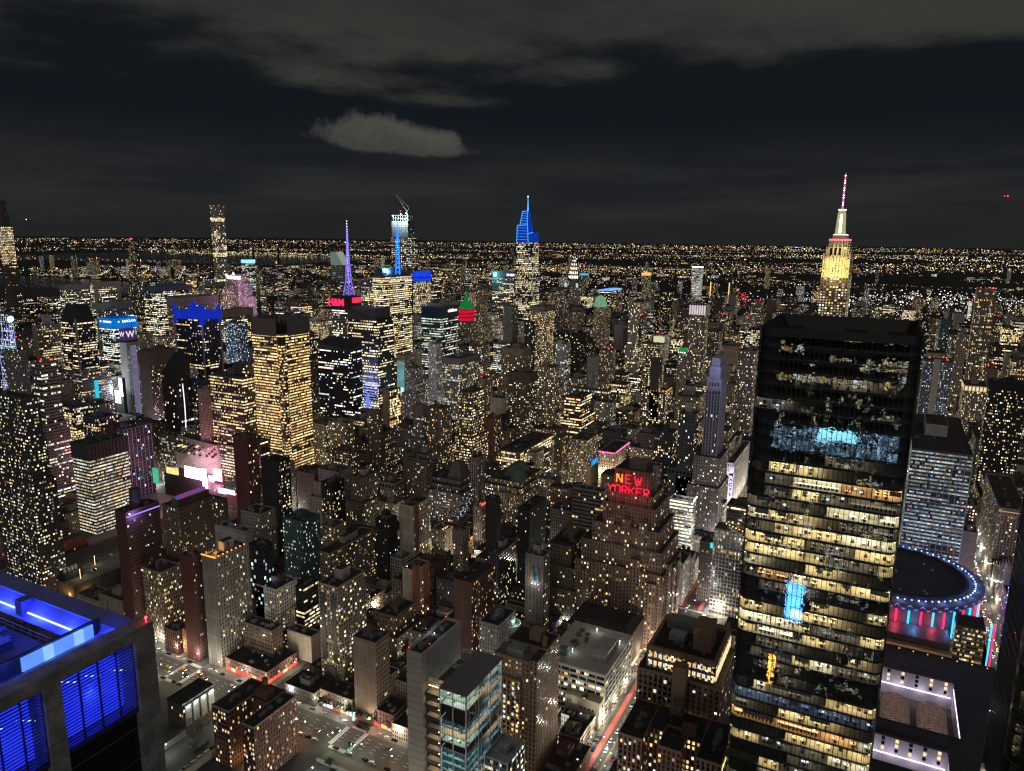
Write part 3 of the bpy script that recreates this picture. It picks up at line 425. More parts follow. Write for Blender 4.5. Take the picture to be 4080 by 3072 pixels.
INFILL="""
622 638 798 860 70|R|brown|0.45 0.4|ac|office_building|half-lit brown ribbed mid-rise, below the wedge-topped hotel
622 638 761 780 139|P|tan|0.06 0|bh,ac|masonry_building|nearly dark tan masonry tower, below the wedge-topped hotel
363 390 154 174 9|P|red|0.25 0.05||masonry_building|sparsely lit dark red masonry low building, below the white-banded block
686 697 476 506 73|P|brown|0.20 0.2|bh|masonry_building|sparsely lit brown masonry mid-rise, left of the dark pyramid roof
622 633 592 619 56|P|brown|0.20 0.05|wt,bh,bw|masonry_building|sparsely lit brown masonry mid-rise with roof tank, above the long tan apartment block
622 647 1039 1102 84|G|blue|0.60 0.05|bh,s2|glass_building|brightly lit bluish glass tower, above the cream-banded tower
623 647 556 587 64|P|grey|0.06 0.2|bh,s3|masonry_building|nearly dark grey masonry mid-rise with setbacks, above the long tan apartment block
720 740 427 438 74|P|mauve|0.20 0|wt|masonry_building|sparsely lit mauve masonry mid-rise with roof tank, right of the dark pyramid roof
794 814 445 458 105|P|red|0.45 0.1|bh,ac,bw|masonry_building|half-lit dark red masonry tower, below the corner-piered brown tower
348 368 349 377 10|P|dgrey|0.15 0.2||masonry_building|sparsely lit dark grey masonry low building, left of the white-lit corner shop
716 739 559 583 90|P|brown|0.45 0.05|wt,s3,bw|masonry_building|half-lit brown masonry tower with roof tank, left of the dark pyramid roof
502 517 315 345 35|P|dgrey|0.05 0.05|bh|masonry_building|nearly dark dark grey masonry mid-rise, right of the orange-striped slab
391 410 162 177 11|B|brown|0.25 0|bh|office_building|sparsely lit brown banded office low building, below the white-banded block
784 820 1200 1229 86|B|grey|0.30 0.4||office_building|half-lit grey banded office tower, left of the orange-dotted hotel
642 664 270 297 62|P|brown|0.06 0.4|wt,bh,ac|masonry_building|nearly dark brown masonry mid-rise with roof tank, right of the green copper roof
504 526 349 377 42|P|red|0.05 0|wt,bh|masonry_building|nearly dark dark red masonry mid-rise with roof tank, right of the orange-striped slab
648 663 556 587 81|P|brown|0.75 0.1|bh|masonry_building|brightly lit brown masonry tower, below the black white-banded tower
622 641 878 907 81|P|red|0.20 0.4||masonry_building|sparsely lit dark red masonry tower, below the wedge-topped hotel
348 360 491 506 20|A|red|0.15 0||apartment_building|sparsely lit dark red apartment low building, left of the orange corner building
622 655 991 1021 74|G|blue|0.35 0.05||glass_building|half-lit bluish glass mid-rise, above the cream-banded tower
974 995 351 377 101|P|grey|0.45 0.4|wt|masonry_building|half-lit grey masonry tower with roof tank, left of the amber-edged apartments
622 643 -136 -106 50|P|dgrey|0.45 0.05|wt,bh|masonry_building|half-lit dark grey masonry mid-rise with roof tank, right of the round arena
896 920 234 297 63|P|mauve|0.45 0.05|bh,s3|masonry_building|half-lit mauve masonry mid-rise with setbacks, right of the pink-corniced hotel
1170 1202 395 426 89|G|blue|0.60 0||glass_building|brightly lit bluish glass tower, below the twin-beacon deco tower
622 649 154 184 41|P|grey|0.35 0.4|bh,bw|masonry_building|half-lit grey masonry mid-rise, right of the red rooftop hotel sign
740 763 556 575 83|R|grey|0.06 0.1|bh,ac|office_building|nearly dark grey ribbed tower, above the dark pyramid roof
686 709 -134 -106 68|P|mauve|0.30 0.2|wt,bh,s2|masonry_building|half-lit mauve masonry mid-rise with roof tank, right of the round arena
622 638 476 502 40|P|tan|0.45 0.1||masonry_building|half-lit tan masonry mid-rise, left of the dark pyramid roof
436 461 315 328 22|P|dgrey|0.35 0.05|wt,bh|masonry_building|half-lit dark grey masonry mid-rise with roof tank, below the orange-striped slab
1480 1526 -213 -186 139|R|brown|0.45 0|bh|office_building|half-lit brown ribbed tower, below the four-piered tower
411 420 162 184 10|P|cream|0.35 0.1|bh,ac|masonry_building|half-lit cream masonry low building, below the white-banded block
1520 1563 315 345 147|P|brown|0.45 0.4|bh,s2|masonry_building|half-lit brown masonry tower, right of the white fluted crown
730 745 315 338 52|P|red|0.30 0.1|wt|masonry_building|half-lit dark red masonry mid-rise with roof tank, right of the green copper roof
778 794 347 377 42|P|grey|0.35 0.1|wt,bh|masonry_building|half-lit grey masonry mid-rise with roof tank, right of the green copper roof
792 812 -88 -76 57|P|mauve|0.06 0|ac,bw|masonry_building|nearly dark mauve masonry mid-rise, below the white-gridded glass block
348 366 556 587 30|A|tan|0.25 0.2|bh,bw|apartment_building|sparsely lit tan apartment mid-rise, below the purple roof edge
521 538 395 409 33|A|grey|0.08 0.4|bh|apartment_building|nearly dark grey apartment mid-rise, above the orange-striped slab
644 659 -129 -106 79|P|tan|0.20 0.05|wt,bw|masonry_building|sparsely lit tan masonry tower with roof tank, right of the round arena
964 995 556 587 117|P|cream|0.20 0|bh,red|masonry_building|sparsely lit cream masonry tower with red beacon, right of the wide ribbed block
348 374 268 281 10|P|cream|0.25 0.1||masonry_building|sparsely lit cream masonry low building, left of the concrete slab tower
1912 1952 -249 -218 152|G|teal|0.75 0.1|bh|glass_building|brightly lit teal glass tower, right of the four-piered tower
667 692 837 860 130|B|grey|0.35 0|s3|office_building|half-lit grey banded office tower with setbacks, right of the wedge-topped hotel
1742 1784 -249 -186 128|B|dgrey|0.35 0.1||office_building|half-lit dark grey banded office tower, right of the four-piered tower
914 940 315 341 75|P|dgrey|0.06 0|bh,s2,bw|masonry_building|nearly dark dark grey masonry mid-rise, above the pink-corniced hotel
473 494 395 422 15|A|tan|0.25 0.4|bh,ac|apartment_building|sparsely lit tan apartment low building, left of the orange-striped slab
1480 1510 266 297 126|P|tan|0.10 0.4|bw|masonry_building|nearly dark tan masonry tower, right of the white fluted crown
674 685 -136 -106 65|P|red|0.20 0|bh,bw|masonry_building|sparsely lit dark red masonry mid-rise, right of the round arena
477 498 234 265 19|P|brown|0.25 0.2|wt,bh|masonry_building|sparsely lit brown masonry low building with roof tank, below the hotel with coloured blocks
1236 1275 1120 1182 145|R|white|0.75 0.05|s2,ac|office_building|brightly lit white ribbed tower, left of the lavender mast
798 825 751 780 122|P|dgrey|0.35 0.2|bh,s2|masonry_building|half-lit dark grey masonry tower, left of the black white-banded tower
896 914 172 180 72|P|brown|0.30 0.05|wt,bh,ac|masonry_building|half-lit brown masonry mid-rise with roof tank, below the violet tower
670 698 1156 1182 102|R|tan|0.10 0|bh,s3|office_building|nearly dark tan ribbed tower with setbacks, below the slanted glass crown
813 837 -88 -76 78|P|dgrey|0.60 0||masonry_building|brightly lit dark grey masonry tower, below the white-gridded glass block
1543 1587 637 660 168|P|mauve|0.30 0|s2|masonry_building|half-lit mauve masonry tower, left of the pale green dome
1425 1450 266 297 94|A|cream|0.60 0|bh,s3,bw|apartment_building|brightly lit cream apartment tower with setbacks, below the white fluted crown
1052 1078 188 216 77|P|tan|0.20 0.1|wt,bh,s2,ac|masonry_building|sparsely lit tan masonry tower with roof tank, above the violet tower
953 975 508 538 93|P|cream|0.06 0.1|wt,bw|masonry_building|nearly dark cream masonry tower with roof tank, left of the corner-piered brown tower
375 398 266 297 22|P|brown|0.05 0.05||masonry_building|nearly dark brown masonry mid-rise, left of the concrete slab tower
816 866 1522 1551 127|R|brown|0.10 0.05|red|office_building|nearly dark brown ribbed tower with red beacon, left of the slanted glass crown
808 824 154 164 38|P|cream|0.45 0.05||masonry_building|half-lit cream masonry mid-rise, below the violet tower
648 681 1039 1066 82|P|brown|0.45 0.05|wt,bh,ac|masonry_building|half-lit brown masonry tower with roof tank, below the slanted glass crown
1480 1519 315 338 102|R|grey|0.35 0.2|wt,s3,ac|office_building|half-lit grey ribbed tower with roof tank, below the white fluted crown
927 960 266 297 75|P|mauve|0.20 0|wt,bh,s3|masonry_building|sparsely lit mauve masonry tower with roof tank, below the amber-edged apartments
1187 1209 637 660 138|B|grey|0.75 0.4|bh,s3|office_building|brightly lit grey banded office tower with setbacks, right of the wide ribbed block
1513 1548 510 538 150|P|mauve|0.10 0.1|bh,s2,bw|masonry_building|nearly dark mauve masonry tower, left of the thin white ribbed tower
896 926 1200 1224 144|A|cream|0.75 0.05|red|apartment_building|brightly lit cream apartment tower with red beacon, left of the blue-finned tower
622 638 676 699 84|B|black|0.30 0.2|bh|office_building|half-lit black banded office tower, below the bright yellow mast tower
765 780 427 452 51|P|dgrey|0.20 0.2|wt|masonry_building|sparsely lit dark grey masonry mid-rise with roof tank, left of the green copper roof
544 563 255 290 21|P|red|0.35 0.4|wt,bh|masonry_building|half-lit dark red masonry low building with roof tank, left of the hotel with coloured blocks
480 503 367 377 36|A|brown|0.35 0|wt,bh|apartment_building|half-lit brown apartment mid-rise with roof tank, left of the orange-striped slab
816 839 395 408 60|P|cream|0.20 0|bh|masonry_building|sparsely lit cream masonry mid-rise, above the green copper roof
718 740 107 136 70|B|dgrey|0.35 0|bh,s2|office_building|half-lit dark grey banded office mid-rise, below the violet tower
709 732 -136 -106 59|P|brown|0.10 0.1|bh,ac|masonry_building|nearly dark brown masonry mid-rise, right of the round arena
481 502 315 345 8|R|tan|0.35 0|bh|office_building|half-lit tan ribbed low building, below the orange-striped slab
1084 1098 395 458 93|R|tan|0.35 0.4|wt,bh|office_building|half-lit tan ribbed tower with roof tank, below the twin-beacon deco tower
495 518 395 424 9|P|tan|0.08 0.05||masonry_building|nearly dark tan masonry low building, left of the orange-striped slab
1480 1512 476 506 145|P|dgrey|0.06 0|bh|masonry_building|nearly dark dark grey masonry tower, below the thin white ribbed tower
2277 2324 347 377 154|R|tan|0.35 0.2|bh,s3,red|office_building|half-lit tan ribbed tower with red beacon, right of the white fluted crown
1170 1204 476 502 91|R|grey|0.35 0.05|bh|office_building|half-lit grey ribbed tower, left of the twin-beacon deco tower
978 1011 315 343 65|R|white|0.35 0.05|wt|office_building|half-lit white ribbed mid-rise with roof tank, above the pink-corniced hotel
622 638 637 663 62|P|tan|0.20 0.2|wt,bh,ac|masonry_building|sparsely lit tan masonry mid-rise with roof tank, above the long tan apartment block
622 634 234 265 96|B|grey|0.30 0|bh|office_building|half-lit grey banded office tower, right of the green copper roof
515 529 234 265 14|P|dgrey|0.08 0||masonry_building|nearly dark dark grey masonry low building, below the hotel with coloured blocks
1742 1782 427 458 155|R|brown|0.35 0.05|bh,s2|office_building|half-lit brown ribbed tower, above the white fluted crown
684 698 559 589 68|P|brown|0.30 0.1|wt,bh|masonry_building|half-lit brown masonry mid-rise with roof tank, left of the dark pyramid roof
1526 1567 429 458 132|P|cream|0.75 0.4|bh,ac,red|masonry_building|brightly lit cream masonry tower with red beacon, right of the thin white ribbed tower
404 432 802 860 88|P|dgrey|0.35 0.2|s2|masonry_building|half-lit dark grey masonry tower, left of the dark tower at the left edge
1480 1527 798 824 144|R|white|0.60 0.1||office_building|brightly lit white ribbed tower, right of the green and red top
698 722 486 504 75|B|grey|0.20 0.1|bh|office_building|sparsely lit grey banded office tower, above the dark pyramid roof
685 698 427 458 8|P|brown|0.35 0.05|bh|masonry_building|half-lit brown masonry low building, below the dark pyramid roof
650 671 154 177 34|P|red|0.35 0|wt,ac|masonry_building|half-lit dark red masonry mid-rise with roof tank, right of the red rooftop hotel sign
840 866 395 408 54|B|tan|0.45 0.4||office_building|half-lit tan banded office mid-rise, right of the green copper roof
532 542 73 136 32|P|tan|0.25 0.2|wt,bh|masonry_building|sparsely lit tan masonry mid-rise with roof tank, above the brick block with lit terrace
1170 1195 1154 1182 162|B|black|0.35 0.4|bh,s2|office_building|half-lit black banded office tower, below the pink-lit slab
530 538 234 290 11|P|cream|0.05 0.4||masonry_building|nearly dark cream masonry low building, below the hotel with coloured blocks
724 750 513 538 65|P|brown|0.30 0.05|wt,bh,bw|masonry_building|half-lit brown masonry mid-rise, left of the dark pyramid roof, left of the green copper roof
504 533 878 941 70|G|black|0.08 0||glass_building|nearly dark black glass mid-rise, left of the cream-banded tower
405 418 315 341 7|B|red|0.25 0.1|bh|office_building|sparsely lit dark red banded office low building, left of the concrete slab tower
1564 1587 -217 -186 139|P|grey|0.60 0.05|bh,bw|masonry_building|brightly lit grey masonry tower, below the four-piered tower
775 800 476 506 77|P|dgrey|0.20 0.1|wt|masonry_building|sparsely lit dark grey masonry tower with roof tank, above the dark pyramid roof
814 830 234 261 66|P|mauve|0.20 0.2|bh|masonry_building|sparsely lit mauve masonry mid-rise, right of the pink-corniced hotel
1263 1282 234 261 88|P|mauve|0.10 0|wt,bh,ac|masonry_building|nearly dark mauve masonry tower with roof tank, right of the yellow-windowed setback block
1804 1842 1442 1504 171|P|mauve|0.45 0||masonry_building|half-lit mauve masonry tower, below the slant-roofed white tower
969 1001 1361 1385 129|P|cream|0.10 0|bh,s2|masonry_building|nearly dark cream masonry tower, right of the cyan crown
1936 1964 315 345 144|P|tan|0.60 0.2|bh,s3,ac,red|masonry_building|brightly lit tan masonry tower with red beacon, right of the white fluted crown
734 747 154 184 24|P|brown|0.75 0.4|bh|masonry_building|brightly lit brown masonry mid-rise, right of the red rooftop hotel sign
348 366 588 619 22|P|tan|0.15 0.1|wt|masonry_building|sparsely lit tan masonry mid-rise with roof tank, below the purple roof edge
837 851 445 458 77|R|tan|0.10 0.05|wt|office_building|nearly dark tan ribbed tower with roof tank, below the corner-piered brown tower
622 647 959 987 64|P|red|0.30 0.05|bh,s2|masonry_building|half-lit dark red masonry mid-rise, above the cream-banded tower
660 674 -136 -106 42|P|dgrey|0.60 0|wt,bh,ac|masonry_building|brightly lit dark grey masonry mid-rise with roof tank, right of the round arena
793 821 1232 1263 104|B|grey|0.06 0.05|red|office_building|nearly dark grey banded office tower with red beacon, right of the slanted glass crown
457 492 805 828 23|P|tan|0.25 0|wt,bh|masonry_building|sparsely lit mid-rise, below the cream-banded tower, left of the purple roof edge
1170 1204 1120 1148 148|A|cream|0.06 0|bh|apartment_building|nearly dark cream apartment tower, left of the lavender mast
1170 1198 -129 -106 82|G|teal|0.06 0|bh|glass_building|nearly dark teal glass tower, above the white-gridded glass block
641 656 798 840 77|A|cream|0.60 0|ac|apartment_building|brightly lit cream apartment tower, below the wedge-topped hotel
1170 1190 669 699 136|B|grey|0.45 0|bh,ac|office_building|half-lit grey banded office tower, above the wide ribbed block
2350 2377 315 343 155|P|brown|0.20 0.1|bh,ac,bw|masonry_building|sparsely lit brown masonry tower, right of the white fluted crown
1689 1712 434 458 104|G|blue|0.75 0.05|s2,ac|glass_building|brightly lit bluish glass tower, left of the white fluted crown
1742 1780 315 345 118|R|tan|0.35 0|s2|office_building|half-lit tan ribbed tower, right of the white fluted crown
1480 1514 -168 -152 120|A|brown|0.20 0.05|bh,red,bw|apartment_building|sparsely lit brown apartment tower with red beacon, below the four-piered tower
1097 1140 1039 1102 131|G|black|0.45 0.05|bh|glass_building|half-lit black glass tower, left of the lavender mast
433 450 349 377 22|P|brown|0.15 0|ac|masonry_building|sparsely lit brown masonry mid-rise, right of the tan grey-banded apartment tower
1979 2032 395 426 134|B|grey|0.35 0|s2,red|office_building|half-lit grey banded office tower with red beacon, above the white fluted crown
1643 1669 -136 -106 151|R|grey|0.35 0.4|bh,s2|office_building|half-lit grey ribbed tower, left of the four-piered tower
2340 2384 25 55 150|P|brown|0.45 0.2|bh|masonry_building|half-lit brown masonry tower, below the floodlit spire tower
1222 1262 2198 2229 149|B|dgrey|0.35 0.4|bh|office_building|half-lit dark grey banded office tower, above the slanted glass crown
942 963 637 665 112|P|grey|0.45 0.1|wt,bh,red|masonry_building|half-lit grey masonry tower with roof tank, left of the wide ribbed block
1308 1333 349 377 84|P|brown|0.10 0.05|bh,s3,bw|masonry_building|nearly dark brown masonry tower with setbacks, above the amber-edged apartments
374 386 362 377 10|P|dgrey|0.15 0|bh|masonry_building|sparsely lit dark grey masonry low building, above the white-lit corner shop
2215 2247 -168 -142 153|P|grey|0.75 0|bw|masonry_building|brightly lit grey masonry tower, left of the four-piered tower
1282 1304 395 426 82|B|grey|0.75 0.4|s3,ac|office_building|brightly lit grey banded office tower with setbacks, right of the twin-beacon deco tower
2222 2247 -56 -25 155|G|teal|0.75 0.2||glass_building|brightly lit teal glass tower, left of the four-piered tower
1368 1398 592 619 143|G|teal|0.10 0|bh|glass_building|nearly dark teal glass tower, right of the bright gridded tower
1044 1063 347 377 73|B|grey|0.35 0|bh|office_building|half-lit grey banded office mid-rise, left of the amber-edged apartments
1900 1936 1878 1907 175|B|grey|0.45 0.2||office_building|half-lit grey banded office tower, right of the pink-lit slab
1872 1917 1635 1665 166|B|tan|0.35 0.1|bh,s2|office_building|half-lit tan banded office tower, below the slant-roofed white tower
956 980 172 184 72|P|red|0.20 0|wt,bh|masonry_building|sparsely lit dark red masonry mid-rise with roof tank, right of the violet tower
912 943 347 376 69|P|brown|0.60 0.05|bh,ac|masonry_building|brightly lit brown masonry mid-rise, above the pink-corniced hotel
717 740 595 619 71|P|red|0.35 0.05|wt,bh,s3|masonry_building|half-lit dark red masonry mid-rise with roof tank, below the black white-banded tower
1212 1248 2044 2068 153|B|grey|0.35 0.4|s2|office_building|half-lit grey banded office tower, above the slanted glass crown
554 568 364 377 25|A|brown|0.05 0.2|wt|apartment_building|nearly dark brown apartment mid-rise with roof tank, right of the orange-striped slab
722 738 486 499 72|P|brown|0.60 0.05|bh|masonry_building|brightly lit brown masonry mid-rise, above the dark pyramid roof
461 481 832 860 23|B|grey|0.05 0.05|bh,ac|office_building|nearly dark grey banded office mid-rise, right of the dark tower at the left edge
1272 1307 429 458 86|P|dgrey|0.60 0|wt,bh,s3|masonry_building|brightly lit dark grey masonry tower with roof tank, right of the twin-beacon deco tower
1240 1262 266 297 88|B|tan|0.35 0.1|bh,s2,ac|office_building|half-lit tan banded office tower, above the yellow-windowed setback block
387 404 315 342 9|P|cream|0.05 0.4|bh,ac|masonry_building|nearly dark cream masonry low building, right of the white-lit corner shop
1298 1339 1236 1263 168|B|brown|0.75 0.1|bh,red|office_building|brightly lit brown banded office tower with red beacon, left of the lavender mast
2502 2527 830 860 154|G|teal|0.20 0|bh,red|glass_building|sparsely lit teal glass tower with red beacon, above the pale green dome
2580 2623 476 502 149|P|mauve|0.35 0.1|bw|masonry_building|half-lit mauve masonry tower, above the white fluted crown
1916 1947 753 780 174|G|black|0.75 0.1|bh,ac|glass_building|brightly lit black glass tower, below the arched-spire tower
2159 2206 -290 -267 144|B|grey|0.75 0|bh,s2|office_building|brightly lit grey banded office tower, right of the four-piered tower
913 938 403 426 67|P|brown|0.75 0|wt|masonry_building|brightly lit brown masonry mid-rise with roof tank, below the corner-piered brown tower
944 974 354 376 72|P|brown|0.30 0|wt|masonry_building|half-lit brown masonry mid-rise with roof tank, above the pink-corniced hotel
1170 1186 637 665 84|R|brown|0.45 0|bh|office_building|half-lit brown ribbed tower, right of the wide ribbed block
763 776 556 575 82|R|grey|0.35 0.4|wt|office_building|half-lit grey ribbed tower with roof tank, above the dark pyramid roof
563 592 476 506 24|P|grey|0.25 0.4|wt|masonry_building|sparsely lit grey masonry mid-rise with roof tank, above the long tan apartment block
1872 1902 556 580 146|B|tan|0.45 0.4|ac|office_building|half-lit tan banded office tower, above the thin white ribbed tower
773 803 637 665 82|B|grey|0.75 0.1|s2|office_building|brightly lit grey banded office tower, below the black white-banded tower
1272 1298 878 909 170|P|tan|0.20 0|s3|masonry_building|sparsely lit tan masonry tower with setbacks, left of the teal glass tower
1097 1140 751 780 130|P|grey|0.06 0||masonry_building|nearly dark grey masonry tower, below the teal glass tower
1086 1117 351 377 63|P|tan|0.10 0.05||masonry_building|nearly dark tan masonry mid-rise, left of the amber-edged apartments
475 488 206 216 33|P|dgrey|0.05 0|wt,bh,ac,bw|masonry_building|nearly dark dark grey masonry mid-rise with roof tank, above the white-banded block
1963 1990 1159 1182 166|P|mauve|0.75 0.1|bh,ac|masonry_building|brightly lit mauve masonry tower, above the green and red top
1219 1237 830 860 156|R|white|0.35 0||office_building|half-lit white ribbed tower, left of the teal glass tower
1097 1123 1925 1951 143|G|black|0.30 0|bh,ac|glass_building|half-lit black glass tower, above the slanted glass crown
2338 2368 476 499 148|P|red|0.06 0.05|bh,bw|masonry_building|nearly dark dark red masonry tower, above the white fluted crown
2176 2203 -249 -186 152|B|dgrey|0.35 0|bh,red|office_building|half-lit dark grey banded office tower with red beacon, right of the four-piered tower
1617 1654 508 538 158|B|brown|0.35 0.4|red|office_building|half-lit brown banded office tower with red beacon, above the thin white ribbed tower
896 940 1683 1714 149|P|red|0.60 0.4||masonry_building|brightly lit dark red masonry tower, left of the slanted glass crown
727 738 917 941 135|P|cream|0.35 0.4|ac|masonry_building|half-lit cream masonry tower, above the wedge-topped hotel
2450 2472 -7 23 149|B|grey|0.60 0.05|ac|office_building|brightly lit grey banded office tower, below the floodlit spire tower
745 762 -132 -106 47|A|tan|0.06 0.4||apartment_building|nearly dark tan apartment mid-rise, right of the round arena
2620 2665 -329 -299 125|P|mauve|0.20 0.05|bh,s3|masonry_building|sparsely lit mauve masonry tower with setbacks, right of the four-piered tower
1898 1925 2327 2351 169|B|tan|0.60 0|bh,red|office_building|brightly lit tan banded office tower with red beacon, below the slender grid tower
482 499 832 860 24|B|tan|0.05 0.2|bh|office_building|nearly dark tan banded office mid-rise, below the cream-banded tower
2062 2091 395 426 140|P|brown|0.45 0|bh,s2|masonry_building|half-lit brown masonry tower, above the white fluted crown
1214 1260 1200 1231 163|B|grey|0.35 0.4|ac|office_building|half-lit grey banded office tower, right of the pink-lit slab, left of the lavender mast
699 727 637 699 94|P|tan|0.75 0.05|wt,bh,s2|masonry_building|brightly lit tan masonry tower with roof tank, right of the bright yellow mast tower
"""
